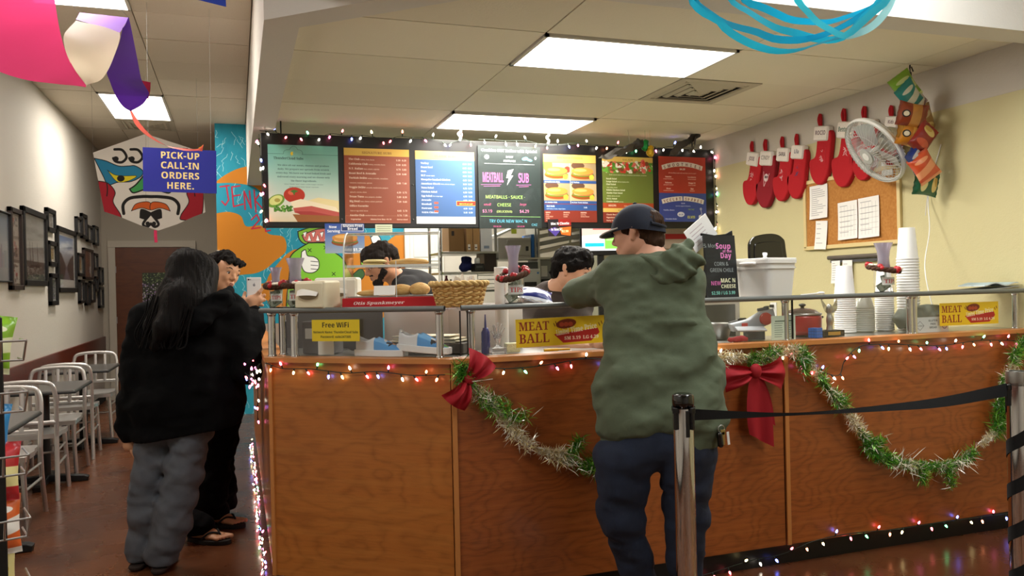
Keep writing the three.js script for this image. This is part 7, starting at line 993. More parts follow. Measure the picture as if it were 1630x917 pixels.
  const rb = box('red_white_box', 'white and red printed carton under the right end of the menu board', 3.93, 4.28, 1.775, 0.19, -7.0, 0.24, std(0xb9a294, 0.7), (t, w, h, d) => part('red_band', bx(w * 0.96, 0.05, 0.003, 0, 0.12, d / 2 + 0.001), m.red, t));
  const np = print(90, 80, (g, w, h) => { g.fillStyle = '#f0f0ee'; g.fillRect(0, 0, w, h); for (let i = 0; i < 5; i++) { g.fillStyle = 'rgba(150,120,130,.4)'; g.fillRect(14, 16 + i * 12, 50, 3); } }); const pc = solo('clipped_paper', slab(0.17, 0.13, 0.002, np).rotateZ(0.62), pmat(np, 0.8), 'tilted white paper clipped above the black soup board', 'paper'); pc.position.set(2.265, 1.70, -3.6); pc.rotation.y = 0.1;
  const wt = st('work_table', 'long steel work table behind the counter glass on the right', 'table', [0, 0, 0]); part('table_top', bx(1.9, 0.03, 0.6, 3.3, 0.95, -4.5, 0.006), m.brushed, wt); for (const [x, z] of [[2.4, -4.25], [4.2, -4.25], [2.4, -4.75], [4.2, -4.75]]) part('leg', bx(0.035, 0.94, 0.035, x, 0.47, z), m.steel, wt); part('lower_shelf', bx(1.84, 0.02, 0.54, 3.3, 0.3, -4.5), m.steel, wt);
  const wp = st('wall_panel_box', 'steel food warmer box on the work table behind the toy spaceship', 'warmer', [2.78, 0.966, -4.5]); part('housing', bx(0.4, 0.4, 0.4, 0, 0.2, 0, 0.01), m.brushed, wp); part('window', bx(0.32, 0.2, 0.006, 0, 0.24, 0.202, 0.002), phy(0x3a3c3a, 0.1), wp); part('handle', bar([-0.14, 0.1, 0.22], [0.14, 0.1, 0.22], 0.008), m.steel, wp);
}
{ // snack rack at the left edge
  const P0 = [-0.581, 1.086, -2.376], t = thing('snack_rack', 'black wire snack rack at the left edge of the view', 'rack', [P0[0], 0, P0[2]], 0.33);
  part('post', bx(0.03, 1.4, 0.03, -0.005, 0.7, 0, 0.004), m.black, t); part('post', bx(0.03, 1.4, 0.03, -0.35, 0.7, 0, 0.004), m.black, t); part('base', bx(0.42, 0.03, 0.3, -0.18, 0.015, 0, 0.006), m.black, t);
  for (const y of [0.73, 0.89, 1.05, 1.21, 1.34]) part('wire_basket', [bar([-0.35, y, 0.07], [0.055, y, 0.07], 0.0028), bar([0.055, y, 0.07], [0.055, y, -0.05], 0.0028), bar([-0.35, y - 0.05, 0.05], [0.05, y - 0.05, 0.05], 0.0028), bar([0.05, y - 0.05, 0.05], [0.05, y - 0.05, -0.05], 0.0028), bar([0.055, y, 0.07], [0.05, y - 0.05, 0.05], 0.0028), bar([0.0, y, 0.07], [0.0, y - 0.05, 0.05], 0.0028)], m.steel, t);
  const B = [[[-0.647, 1.325, -2.547], '#86b82c', '#e8ecc0', 1, 'lime green and white snack bag in the top basket of the snack rack'], [[-0.662, 1.08, -2.551], '#2a8ac8', '#e6eef4', 0, 'light blue snack bag in the second basket of the snack rack'], [[-0.637, 0.973, -2.542], '#b8242c', '#e8dc9a', 2, 'red and yellow snack bag in the third basket of the snack rack'], [[-0.637, 0.825, -2.542], '#d8642c', '#efeae2', 1, 'orange, red and white snack bag in a lower basket of the snack rack'], [[-0.652, 0.667, -2.547], '#d8cc8a', '#c8a83c', 0, 'pale yellow snack bag in the lowest basket of the snack rack']];
  B.forEach(([p, c, c2, k, label], i) => { const r = bagPrint(c, c2, k), o = solo('snack_bag', bagGeo(0.125, 0.16, 0.05, r), foil(r), label, 'snack bag', 'snack bags in the wire rack'); o.position.set(...p); o.rotation.set(-0.12, 0.4, -0.12 + 0.05 * i); });
}
{ // flower poster on the brown door
  const r = print(130, 160, (g, w, h) => { g.fillStyle = '#2a3020'; g.fillRect(0, 0, w, h); for (let i = 0; i < 420; i++) { const y = rnd() * h; ell(g, rnd() * w, y, rr(1.5, 4), rr(1.5, 4), y < h * 0.3 ? ['#4a5a34', '#7a8a5a', '#2a3a20'][i % 3] : ['#9a7ab0', '#c8b8c8', '#5a4a6a', '#a8a89a', '#3a3a2a'][i % 5]); } g.fillStyle = '#2a7a3a'; g.fillRect(0, h * 0.87, w, h * 0.13); });
  const p = solo('door_poster', slab(0.42, 0.5, 0.003, r), pmat(r, 0.6), 'poster of purple flowers with a green lower edge on the brown door', 'poster'); p.position.set(-1.03, 1.5, ZB + 0.0385);
}

// ------------------------------------------------------------------ people
const add3 = (a, b) => [a[0] + b[0], a[1] + b[1], a[2] + b[2]];
const skinM = (c) => phy(c, 0.55, { sheen: 0.2 });
function headKit(c, dir, pitch = 0, roll = 0, s = 1) { // local +z is the face
  const yaw = Math.atan2(dir[0], dir[2]), q = new THREE.Quaternion().setFromEuler(new THREE.Euler(pitch, yaw, roll, 'YXZ'));
  const w = (x, y, z) => { const v = new THREE.Vector3(x * s, y * s, z * s).applyQuaternion(q); return [c[0] + v.x, c[1] + v.y, c[2] + v.z]; };
  const k = (a, b, ra, rb = ra, kk = 0.02) => C(w(...a), w(...b), ra * s, rb * s, kk * s);
  const prims = [k([0, 0.034, -0.03], [0, 0.04, 0.02], 0.074, 0.07, 0.03), k([0, -0.03, 0.02], [0, 0.02, 0.036], 0.055, 0.058, 0.03), k([0, -0.06, 0.045], [0, -0.088, 0.066], 0.036, 0.02, 0.03), k([-0.04, -0.04, 0.0], [-0.012, -0.085, 0.06], 0.03, 0.016, 0.03), k([0.04, -0.04, 0.0], [0.012, -0.085, 0.06], 0.03, 0.016, 0.03), k([-0.032, -0.015, 0.062], [-0.03, -0.02, 0.062], 0.023), k([0.032, -0.015, 0.062], [0.03, -0.02, 0.062], 0.023), k([0, 0.012, 0.088], [0, -0.018, 0.106], 0.0085, 0.011, 0.012), k([-0.011, -0.024, 0.094], [0.011, -0.024, 0.094], 0.0085, 0.0085, 0.01), k([-0.036, 0.03, 0.074], [-0.008, 0.027, 0.085], 0.01, 0.01, 0.015), k([0.036, 0.03, 0.074], [0.008, 0.027, 0.085], 0.01, 0.01, 0.015), k([-0.016, -0.05, 0.085], [0.016, -0.05, 0.085], 0.009, 0.009, 0.012), k([-0.013, -0.06, 0.083], [0.013, -0.06, 0.083], 0.0085, 0.0085, 0.012), ...[-1, 1].flatMap((e) => [k([e * 0.078, -0.022, -0.004], [e * 0.084, 0.02, -0.014], 0.009, 0.013, 0.008), k([e * 0.084, 0.0, -0.02], [e * 0.086, 0.022, -0.022], 0.006, 0.007, 0.006)])];
  const face = (parent, hair, lip = 0xa86a5a) => {
    for (const e of [-1, 1]) { const p = w(e * 0.033, 0.008, 0.079); part('eye', new THREE.SphereGeometry(0.0115 * s, 14, 10).translate(...p), std(0xe8e2da, 0.3), parent); part('iris', new THREE.SphereGeometry(0.0062 * s, 10, 8).translate(...w(e * 0.033, 0.006, 0.0868)), std(0x1c110c, 0.25), parent); part('eyelid', tube([w(e * 0.02, 0.008, 0.088), w(e * 0.033, 0.0155, 0.0905), w(e * 0.046, 0.008, 0.084)], 0.0028 * s, 10, 5), std(0x5a3a2c, 0.7), parent); part('eyebrow', tube([w(e * 0.014, 0.028, 0.0955), w(e * 0.032, 0.037, 0.09), w(e * 0.05, 0.032, 0.077)], 0.0042 * s, 12, 5), hair, parent); }
    part('lips', [tube([w(-0.02, -0.0545, 0.0885), w(0, -0.052, 0.0955), w(0.02, -0.0545, 0.0885)], 0.0038 * s, 12, 6), tube([w(-0.017, -0.059, 0.0885), w(0, -0.0615, 0.0945), w(0.017, -0.059, 0.0885)], 0.0042 * s, 12, 6)], std(lip, 0.5), parent);
  };
  return { w, q, k, prims, face, c };
}
const cut = (f, g) => (x, y, z) => Math.max(f(x, y, z), g(x, y, z));
function meshOf(prims, h, { bump, trim, pad = 0.04 } = {}) { let f = field(prims); if (bump) { const f0 = f; f = (x, y, z) => { const d = f0(x, y, z); return d < 0.06 ? d + bump(x, y, z) : d; }; } if (trim) f = cut(f, trim); return nets(f, boundsOf(prims, pad), h); }
const shrink = (P, k) => P.map((q) => ({ ...q, ra: q.ra * k, rb: q.rb * k }));
const folds = (a, f, g = f, s = 0) => (x, y, z) => a * ((noise3(x * f + s, y * g, z * f) - 0.5) + 0.5 * (noise3(x * f * 2.3, y * g * 2.3 + s, z * f * 2.3) - 0.5));
const knit = (c, more = {}) => phy(c, 0.92, { bumpMap: rep(cloth, 5), bumpScale: 0.0006, sheen: 0.25, sheenRoughness: 0.8, sheenColor: new THREE.Color(c).lerp(new THREE.Color(1, 1, 1), 0.25), ...more });
const denimTex = (c1, c2) => dataTex(256, 256, (u, v) => mix3(rgb(c1), rgb(c2), clamp(0.5 + 0.7 * (fbm(u, v, 6, 6, 4, 3) - 0.5) + 0.25 * Math.sin((u * 64 + v * 64) * 2 * PI))), true);
const hairTex = dataTex(256, 256, (u, v) => { const n = fbm(u, v, 90, 5, 3, 17); return [n, n, n]; });
const hairM = (c) => phy(c, 0.62, { specularIntensity: 0.22, bumpMap: rep(hairTex, 5, 2), bumpScale: 0.003 });
{ // the customer in green, leaning on the rail
  const t = thing('person', 'large man in green hoodie, jeans and navy cap leaning on the rail', 'person');
  const H = headKit([1.656, 1.66, -3.133], [-0.66, 0, -0.75], 0.12, 0.05, 1.06), neck = [1.698, 1.526, -3.076], ub = [1.677, 1.437, -3.041];
  const Ls = [1.568, 1.459, -3.131], Le = [1.48, 1.407, -3.383], Lw = [1.64, 1.405, -3.585], Rs = [1.778, 1.459, -3.016], Re = [1.93, 1.43, -3.36], Rw = [1.78, 1.41, -3.56];
  const l0 = [1.604, 1.359, -3.065], l1 = [1.516, 1.017, -2.947], l2 = [1.495, 0.901, -2.911], r0 = [1.741, 1.374, -2.997], r1 = [1.721, 1.064, -2.877], r2 = [1.703, 0.919, -2.819];
  const torso = [C(Ls, Rs, 0.105, 0.105, 0.07), C(l0, l1, 0.135, 0.133, 0.07), C(l1, l2, 0.133, 0.134, 0.06), C(r0, r1, 0.13, 0.138, 0.07), C(r1, r2, 0.138, 0.137, 0.06), C(ub, [1.602, 0.969, -2.875], 0.13, 0.14, 0.06), C(l2, add3(l2, [0, -0.14, 0]), 0.134, 0.13, 0.05), C(r2, add3(r2, [0, -0.14, 0]), 0.137, 0.132, 0.05), C(ub, neck, 0.085, 0.055, 0.04)];
  const arms = [C(Ls, Le, 0.092, 0.066, 0.05), C(Le, Lw, 0.064, 0.046, 0.03), C(Rs, Re, 0.092, 0.068, 0.05), C(Re, Rw, 0.064, 0.046, 0.03)];
  const hl = [1.458, 0.75, -2.923], kl = [1.471, 0.498, -2.971], al = [1.619, 0.136, -3.099], hr = [1.677, 0.768, -2.806], kr = [1.708, 0.516, -2.869], ar = [1.743, 0.132, -2.962];
  const legs = [C(hl, kl, 0.12, 0.094, 0.04), C(kl, al, 0.093, 0.07, 0.04), C(hr, kr, 0.118, 0.09, 0.04), C(kr, ar, 0.088, 0.068, 0.04), C([1.54, 0.88, -2.9], [1.67, 0.88, -2.84], 0.125, 0.125, 0.05), C([1.5, 0.82, -2.88], [1.51, 0.8, -2.88], 0.105, 0.105, 0.05), C([1.68, 0.82, -2.82], [1.69, 0.8, -2.82], 0.105, 0.105, 0.05)];
  const hand = (w, d, u) => { const f = V3(d).normalize(), s = V3(u).normalize(), P = (a, b, c = 0) => { const v = V3(w).addScaledVector(f, a).addScaledVector(s, b); v.y += c; return v.toArray(); }; const o = [C(w, P(0.03, 0), 0.03, 0.028), C(P(0.05, -0.022), P(0.085, -0.026), 0.022, 0.016, 0.02), C(P(0.05, 0.022), P(0.085, 0.024), 0.022, 0.016, 0.02)]; for (const [b, l] of [[-0.032, 0.06], [-0.011, 0.078], [0.011, 0.082], [0.031, 0.07]]) o.push(C(P(0.085, b), P(0.085 + l * 0.5, b, 0.006), 0.0095, 0.009, 0.006), C(P(0.085 + l * 0.5, b, 0.006), P(0.085 + l, b, -0.012), 0.009, 0.0078, 0.004)); o.push(C(P(0.03, 0.03), P(0.07, 0.062, -0.004), 0.013, 0.01, 0.012), C(P(0.07, 0.062, -0.004), P(0.1, 0.066, -0.008), 0.01, 0.0085, 0.004)); return o; };
  const skin = skinM(0xd9a184);
  const b = part('body', [meshOf([...shrink(torso.filter((q, i) => i !== 6 && i !== 7), 0.8), ...shrink(arms, 0.7), ...shrink(legs, 0.78), C(H.w(0, -0.05, -0.03), neck, 0.062, 0.068, 0.03), C(neck, ub, 0.07, 0.08, 0.04)], 0.014), meshOf([...H.prims, C(H.w(0, -0.05, -0.03), neck, 0.058, 0.066, 0.03)], 0.005, { pad: 0.02 }), meshOf(hand(Lw, [0.5, 0, -0.5], [0.5, 0, 0.5]), 0.004, { pad: 0.015 }), meshOf(hand(Rw, [-0.6, 0, -0.4], [0.4, 0, -0.6]), 0.004, { pad: 0.015 })], skin, t);
  const hem = 0.775, slope = 0.085, hemF = (x, y, z) => hem + (x - 1.48) * slope - y;
  const fold = folds(0.038, 5, 9, 3), fine = folds(0.017, 14, 24, 8);
  const hood = knit(0x56604a, { roughness: 0.95 });
  part('hoodie', meshOf([...torso, ...arms, C(neck, add3(neck, [0.0, -0.02, 0]), 0.07, 0.075, 0.03)], 0.0105, { bump: (x, y, z) => { const k = hem + (x - 1.48) * slope + 0.075 - y; return fold(x, y, z) * (y < 1.3 ? 1 : 0.5) + fine(x, y, z) + (k > 0 ? 0.012 - 0.004 * Math.cos(k * 420) * 0.3 : Math.abs(k) < 0.012 ? 0.004 : 0) + 0.01 * Math.max(0, Math.sin((y - x * 0.5) * 34)) * (x > 1.62 && y < 1.28 ? 1 : 0.35); }, trim: hemF }), hood, t);
  const hp = [C([1.598, 1.527, -3.068], [1.657, 1.518, -2.974], 0.03, 0.045, 0.03), C([1.657, 1.518, -2.974], [1.742, 1.525, -2.902], 0.05, 0.052, 0.03), C([1.728, 1.557, -2.918], [1.781, 1.529, -2.878], 0.046, 0.034, 0.03), C([1.73, 1.576, -2.98], [1.775, 1.589, -2.944], 0.03, 0.034, 0.03), C([1.653, 1.48, -2.912], [1.75, 1.486, -2.868], 0.032, 0.028, 0.03)];
  part('hood', meshOf(hp, 0.008, { bump: (x, y, z) => 0.018 * Math.sin(x * 60 + y * 95 + z * 30) * 0.35 + folds(0.03, 16, 16, 2)(x, y, z) }), hood, t);
  const dn = denimTex(0x151c2b, 0x243048); const jm = std(0xffffff, 0.9, { map: rep(dn, 3), bumpMap: rep(cloth, 4), bumpScale: 0.0006 });
  part('jeans', meshOf(legs, 0.0105, { bump: (x, y, z) => folds(0.028, 7, 13, 5)(x, y, z) + 0.008 * Math.max(0, Math.sin(y * 52 + x * 20)) * (y < 0.62 && y > 0.4 || y < 0.25 ? 1 : 0.3), trim: (x, y) => Math.max(0.05 - y, y - 0.97) }), jm, t);
  const dk = std(0x17171a, 0.6);
  for (const [a, k] of [[al, kl], [ar, kr]]) { const f = [a[0], 0, a[2]]; part('shoe', meshOf([C([f[0], 0.05, f[2] + 0.06], [f[0] + 0.01, 0.06, f[2] - 0.02], 0.046, 0.05, 0.03), C([f[0] + 0.01, 0.05, f[2] - 0.02], [f[0] + 0.03, 0.038, f[2] - 0.16], 0.046, 0.036, 0.03)], 0.008, { trim: (x, y) => 0.012 - y }), dk, t); part('sole', ext(smoothShape([[-0.04, 0.11], [0.04, 0.11], [0.05, 0.0], [0.075, -0.12], [0.05, -0.2], [0.01, -0.2], [-0.025, -0.1], [-0.045, 0.0]], true, 40), 0.016, 0.002).rotateX(PI / 2).translate(f[0], 0.019, f[2]), m.greyD, t); }
  const hm = hairM(0x3a2618);
  part('hair', meshOf([C(H.w(0, 0.03, -0.05), H.w(0, -0.03, -0.05), 0.072, 0.058, 0.03), C(H.w(0.05, 0.01, -0.02), H.w(0.05, 0.03, 0.02), 0.04, 0.036, 0.02), C(H.w(-0.05, 0.01, -0.02), H.w(-0.05, 0.03, 0.02), 0.04, 0.036, 0.02), C(H.w(0, -0.05, -0.06), H.w(0, -0.075, -0.06), 0.045, 0.035, 0.03)], 0.006, { bump: folds(0.008, 60, 60, 1), trim: (x, y, z) => { const v = V3([x - H.c[0], y - H.c[1], z - H.c[2]]).applyQuaternion(H.q.clone().invert()); const d = Math.hypot(v.z + 0.012, v.y + 0.004); return Math.max(0.026 - d, v.z - 0.045); } }), hm, t);
  const cap = part('cap', (() => { const g = new THREE.SphereGeometry(1, 48, 24, 0, 2 * PI, 0, PI / 2), p = g.attributes.position; for (let i = 0; i < p.count; i++) { const x = p.getX(i), y = p.getY(i), z = p.getZ(i), a = Math.atan2(x, z), r = 1 + 0.012 * Math.cos(a * 6); const open = z < -0.8 && y < 0.3 && Math.abs(x) < 0.4; p.setXYZ(i, x * 0.104 * r, y * 0.118 - 0.024 * (1 - y) * (z < 0 ? -z : 0), z * 0.12 * r); } g.computeVertexNormals(); const M4 = new THREE.Matrix4().compose(V3(H.w(0, 0.016, -0.004)), H.q.clone().multiply(new THREE.Quaternion().setFromEuler(new THREE.Euler(-0.02, 0, 0))), new THREE.Vector3(1, 1, 1)); return [g.applyMatrix4(M4)]; })(), knit(0x1d2230, { side: THREE.DoubleSide }), t);
  const W4 = (g) => g.applyMatrix4(new THREE.Matrix4().compose(V3(H.c), H.q, new THREE.Vector3(1, 1, 1)));
  part('brim', W4(loft([[-0.092, 0.03, 0.05], [-0.075, 0.022, 0.12], [-0.03, 0.016, 0.165], [0.03, 0.016, 0.165], [0.075, 0.022, 0.12], [0.092, 0.03, 0.05]], [[-0.088, 0.035, 0.045], [-0.07, 0.04, 0.07], [-0.03, 0.045, 0.1], [0.03, 0.045, 0.1], [0.07, 0.04, 0.07], [0.088, 0.035, 0.045]], 30, 4)), knit(0x232838, { side: THREE.DoubleSide }), cap); part('brim_edge', W4(tube([[-0.092, 0.03, 0.05], [-0.075, 0.022, 0.12], [-0.03, 0.016, 0.165], [0.03, 0.016, 0.165], [0.075, 0.022, 0.12], [0.092, 0.03, 0.05]], 0.0035, 40, 6)), std(0xb9b6ae, 0.8), cap);
  part('button', W4(new THREE.SphereGeometry(0.009, 12, 8).scale(1, 0.5, 1).translate(0, 0.139, -0.004)), knit(0x1d2230), cap); part('strap', W4(tube([[-0.07, 0.028, -0.09], [-0.03, 0.018, -0.116], [0.03, 0.018, -0.116], [0.07, 0.028, -0.09]], 0.009, 20, 6).scale(1, 1, 1)), knit(0x161a26), cap); part('tag', W4(bx(0.002, 0.022, 0.022, 0, 0, 0, 0.0005).rotateY(0.95).translate(-0.092, 0.048, -0.066)), m.paper, cap); part('opening_seam', W4(tube([[-0.055, 0.03, -0.102], [-0.045, 0.06, -0.098], [0, 0.075, -0.1], [0.045, 0.06, -0.098], [0.055, 0.03, -0.102]], 0.003, 24, 5)), std(0x0d0f16, 0.9), cap);
  H.face(b, hm);
  const kp = [1.755, 0.881, -2.674], kr2 = thing('key_ring', 'bunch of keys with black fob on the belt of the man in green', 'keys', kp); part('ring', new THREE.TorusGeometry(0.014, 0.002, 6, 20), m.steel, kr2); part('fob', soft([C([-0.008, -0.02, 0], [-0.004, -0.06, 0], 0.011, 0.012)], 0.003, null, 0.01), m.blackGloss, kr2); part('key', [bx(0.014, 0.05, 0.003, 0.004, -0.035, 0.006, 0.001), bx(0.02, 0.02, 0.003, 0.003, -0.012, 0.006, 0.001)], std(0xb9a46a, 0.3, { metalness: 0.9 }), kr2); part('tag', bx(0.01, 0.05, 0.002, 0.024, -0.04, 0.004).rotateZ(0.1), m.paper, kr2);
}
{ // the person with long hair and the phone
  const t = thing('person', 'person with long black hair, black hoodie and grey jeans holding up a phone', 'person');
  const H = headKit([-0.234, 1.551, -4.626], [0.62, 0, -0.78], 0.1, 0, 1), Ls = [-0.44, 1.32, -4.611], Rs = [-0.047, 1.362, -4.54], Le = [-0.51, 1.023, -4.581], Lw = [-0.544, 0.722, -4.645], Re = [0.043, 1.061, -4.371], Rw = [0.081, 1.336, -4.623], nk = [-0.232, 1.406, -4.593], ch = [-0.243, 1.275, -4.565];
  const a0 = [-0.344, 1.244, -4.599], a1 = [-0.367, 0.886, -4.564], b0 = [-0.124, 1.255, -4.524], b1 = [-0.134, 0.896, -4.484];
  const torso = [C(Ls, Rs, 0.082, 0.086, 0.06), C(a0, a1, 0.145, 0.148, 0.06), C(b0, b1, 0.14, 0.152, 0.06), C(ch, nk, 0.12, 0.075, 0.05), C(ch, [-0.249, 0.883, -4.524], 0.13, 0.15, 0.06)], hemP = [C(a1, add3(a1, [-0.015, -0.2, 0]), 0.148, 0.14, 0.05), C(b1, add3(b1, [-0.01, -0.2, 0]), 0.152, 0.145, 0.05), C([-0.249, 0.883, -4.524], add3([-0.253, 0.883, -4.525], [-0.012, -0.2, 0]), 0.15, 0.145, 0.05)];
  const arms = [C(Ls, Le, 0.085, 0.075, 0.05), C(Le, Lw, 0.078, 0.06, 0.04), C(Rs, Re, 0.088, 0.076, 0.05), C(Re, Rw, 0.074, 0.05, 0.03)];
  const h1 = [-0.416, 0.719, -4.601], k1 = [-0.481, 0.303, -4.644], n1 = [[-0.52, -0.007, -4.699][0], 0.085, [-0.52, -0.007, -4.699][2]], h2 = [-0.241, 0.712, -4.52], k2 = [-0.337, 0.278, -4.552], n2 = [[-0.403, -0.089, -4.595][0], 0.085, [-0.403, -0.089, -4.595][2]];
  const legs = [C(h1, k1, 0.1, 0.084, 0.03), C(k1, n1, 0.08, 0.074, 0.03), C(h2, k2, 0.106, 0.098, 0.03), C(k2, n2, 0.096, 0.088, 0.03), C(add3(h1, [0.01, 0.08, 0]), add3(h2, [-0.01, 0.08, 0]), 0.108, 0.108, 0.04)];
  const skin = skinM(0xc8936e), ph = [C([0.072, 1.356, -4.637], [0.079, 1.397, -4.645], 0.03, 0.033, 0.02), C([0.079, 1.397, -4.645], [0.113, 1.407, -4.644], 0.03, 0.026, 0.02), C([0.056, 1.381, -4.632], [0.036, 1.415, -4.67], 0.014, 0.011, 0.012), C([0.036, 1.415, -4.67], [0.045, 1.446, -4.688], 0.011, 0.009, 0.005), C([0.096, 1.421, -4.639], [0.12, 1.448, -4.631], 0.012, 0.0105, 0.012), C([0.12, 1.448, -4.631], [0.144, 1.477, -4.634], 0.0105, 0.008, 0.004), C([0.116, 1.42, -4.643], [0.145, 1.43, -4.644], 0.0115, 0.0095, 0.008), C([0.119, 1.4, -4.642], [0.146, 1.404, -4.643], 0.011, 0.009, 0.008), C([0.112, 1.379, -4.644], [0.135, 1.375, -4.636], 0.01, 0.008, 0.008)];
  const lh = [C(Lw, add3(Lw, [0, -0.06, 0]), 0.035, 0.036), ...[-0.025, -0.008, 0.009, 0.025].map((o, i) => C(add3(Lw, [0.01, -0.09, o]), add3(Lw, [0.035, -0.145 - (i % 3) * 0.006, o]), 0.0095, 0.008, 0.006)), C(add3(Lw, [0.02, -0.05, -0.03]), add3(Lw, [0.05, -0.1, -0.035]), 0.012, 0.009, 0.01)];
  const b = part('body', [meshOf([...shrink(torso, 0.72), ...shrink(arms, 0.58), ...shrink(legs, 0.75), C(H.w(0, -0.05, -0.02), nk, 0.052, 0.058, 0.03), C(n1, add3(n1, [0.02, -0.03, -0.06]), 0.04), C(n2, add3(n2, [0.02, -0.03, -0.06]), 0.04)], 0.014), meshOf([...H.prims, C(H.w(0, -0.05, -0.02), nk, 0.05, 0.056, 0.03)], 0.005, { pad: 0.02 }), meshOf(ph, 0.0035, { pad: 0.015 }), meshOf(lh, 0.005, { pad: 0.015 })], skin, t);
  H.face(b, hairM(0x14100e));
  const bk = knit(0x060607, { sheen: 0, specularIntensity: 0.25 }), y0 = [-0.527, 0.693, -4.618][1], x0 = [-0.527, 0.693, -4.618][0];
  part('hoodie', meshOf([...torso, ...hemP, ...arms], 0.0115, { bump: (x, y, z) => folds(0.045, 5, 8, 7)(x, y, z) + folds(0.014, 16, 22, 3)(x, y, z) + (y < y0 + 0.09 && x > -0.5 ? 0.003 : 0), trim: (x, y, z) => Math.max(Math.min(y0 - 0.01 + (x - x0) * 0.16 - y, 1), x < -0.475 && y < 0.95 ? 0.665 - y : -1) }), bk, t);
  part('hood', meshOf([C([-0.341, 1.346, -4.472], [-0.203, 1.306, -4.382], 0.06, 0.065, 0.03), C([-0.203, 1.306, -4.382], [-0.076, 1.404, -4.423], 0.065, 0.045, 0.03), C([-0.392, 1.372, -4.552], [-0.341, 1.346, -4.472], 0.045, 0.06, 0.03), C([-0.076, 1.404, -4.423], [-0.032, 1.462, -4.556], 0.04, 0.025, 0.03)], 0.009, { bump: folds(0.035, 12, 20, 5) }), bk, t);
  part('cuff', [meshOf([C([0.074, 1.312, -4.615], [0.078, 1.349, -4.624], 0.046, 0.045)], 0.006, { trim: (x, y) => y - [0.078, 1.37, -4.624][1] })], bk, t);
  const dn = denimTex(0x484c53, 0x676b71); part('jeans', meshOf(legs, 0.011, { bump: (x, y, z) => folds(0.03, 8, 14, 9)(x, y, z) + 0.007 * Math.max(0, Math.sin(y * 46 + x * 26)), trim: (x, y) => Math.max(0.035 - y, y - 0.82) }), std(0xffffff, 0.92, { map: rep(dn, 3), bumpMap: rep(cloth, 4), bumpScale: 0.0006 }), t);
  const hr = hairM(0x0d0908), strands = (x, y, z) => 0.0022 * Math.sin((x * 0.9 - z * 0.4) * 260 + noise3(x * 12, y * 5, z * 12) * 12) + folds(0.012, 18, 4, 4)(x, y, z);
  part('hair', meshOf([C(H.w(0, 0.045, -0.03), H.w(0, 0.042, 0.015), 0.083, 0.078, 0.03), C([-0.244, 1.573, -4.587], [-0.259, 1.409, -4.465], 0.105, 0.095, 0.05), C([-0.192, 1.556, -4.611], [-0.199, 1.423, -4.487], 0.1, 0.08, 0.05), C([-0.146, 1.574, -4.659], [-0.141, 1.464, -4.615], 0.055, 0.045, 0.04), C([-0.27, 1.409, -4.458], [-0.334, 1.279, -4.395], 0.095, 0.062, 0.05), C([-0.334, 1.279, -4.395], [-0.389, 1.186, -4.403], 0.062, 0.03, 0.04), C([-0.218, 1.408, -4.43], [-0.267, 1.268, -4.351], 0.06, 0.03, 0.04), C([-0.33, 1.459, -4.553], [-0.417, 1.285, -4.476], 0.06, 0.04, 0.05)], 0.0085, { bump: strands }), hr, t);
  const lk = []; for (let i = 0; i < 26; i++) { const k = i / 25, p = [-0.443, 1.35, -4.464], q = [-0.229, 1.284, -4.306]; const s = [lerp(p[0], q[0], k), lerp(p[1], q[1], k), lerp(p[2], q[2], k)]; lk.push(tube([add3(s, [0.03 + rr(-0.01, 0.01), 0.1, -0.01]), s, add3(s, [-0.03 + rr(-0.02, 0.02), -0.1, 0.012]), add3(s, [-0.04 + rr(-0.02, 0.02), -0.17 + 0.06 * k, 0.018])], rr(0.0025, 0.005), 14, 5)); }
  part('hair_ends', lk, hr, t);
  for (const [n, s] of [[n1, -1], [n2, 1]]) { const f = [n[0], 0, n[2]]; part('sandal', [meshOf([C([f[0] - 0.01, 0.03, f[2] + 0.05], [f[0] + 0.03, 0.03, f[2] - 0.14], 0.04, 0.045, 0.03)], 0.008, { trim: (x, y) => Math.max(0.003 - y, y - 0.03) }), tube([[f[0] - 0.04, 0.03, f[2] - 0.06], [f[0] + 0.0, 0.075, f[2] - 0.08], [f[0] + 0.06, 0.03, f[2] - 0.07]], 0.008, 14, 6)], std(0x2a1c14, 0.8), t); }
  const pp = [0.093, 1.456, -4.674], p = thing('phone', 'white smartphone with a silver back held up by the person with long hair', 'phone', pp, 0.05); p.rotation.z = 0.0;
  part('shell', bx(0.077, 0.148, 0.008, 0, 0, 0, 0.0035), phy(0xe2e2e0, 0.3), p); const gl = print(90, 170, (g, w, h) => { g.fillStyle = '#e6e6e4'; g.fillRect(0, 0, w, h); g.fillStyle = '#c9c9c9'; g.fillRect(0, 14, w, 2); ell(g, w / 2, h * 0.28, 8, 9, '#8e9094'); ell(g, w * 0.62, h * 0.275, 3.4, 4, '#e6e6e4'); ell(g, w * 0.52, h * 0.21, 2, 4, '#8e9094', 0.6); }); part('back_plate', slab(0.071, 0.142, 0.0006, gl).translate(0, 0, 0.004), pmat(gl, 0.35), p); part('camera_lens', [cyl(0.0045, 0.0045, 0.002).rotateX(PI / 2).translate(-0.028, 0.062, 0.0035), cyl(0.0025, 0.0025, 0.0016).rotateX(PI / 2).translate(-0.018, 0.062, 0.0035)], m.black, p); part('screen', bx(0.068, 0.125, 0.0006, 0, 0, -0.0042), std(0x101214, 0.2), p);
}
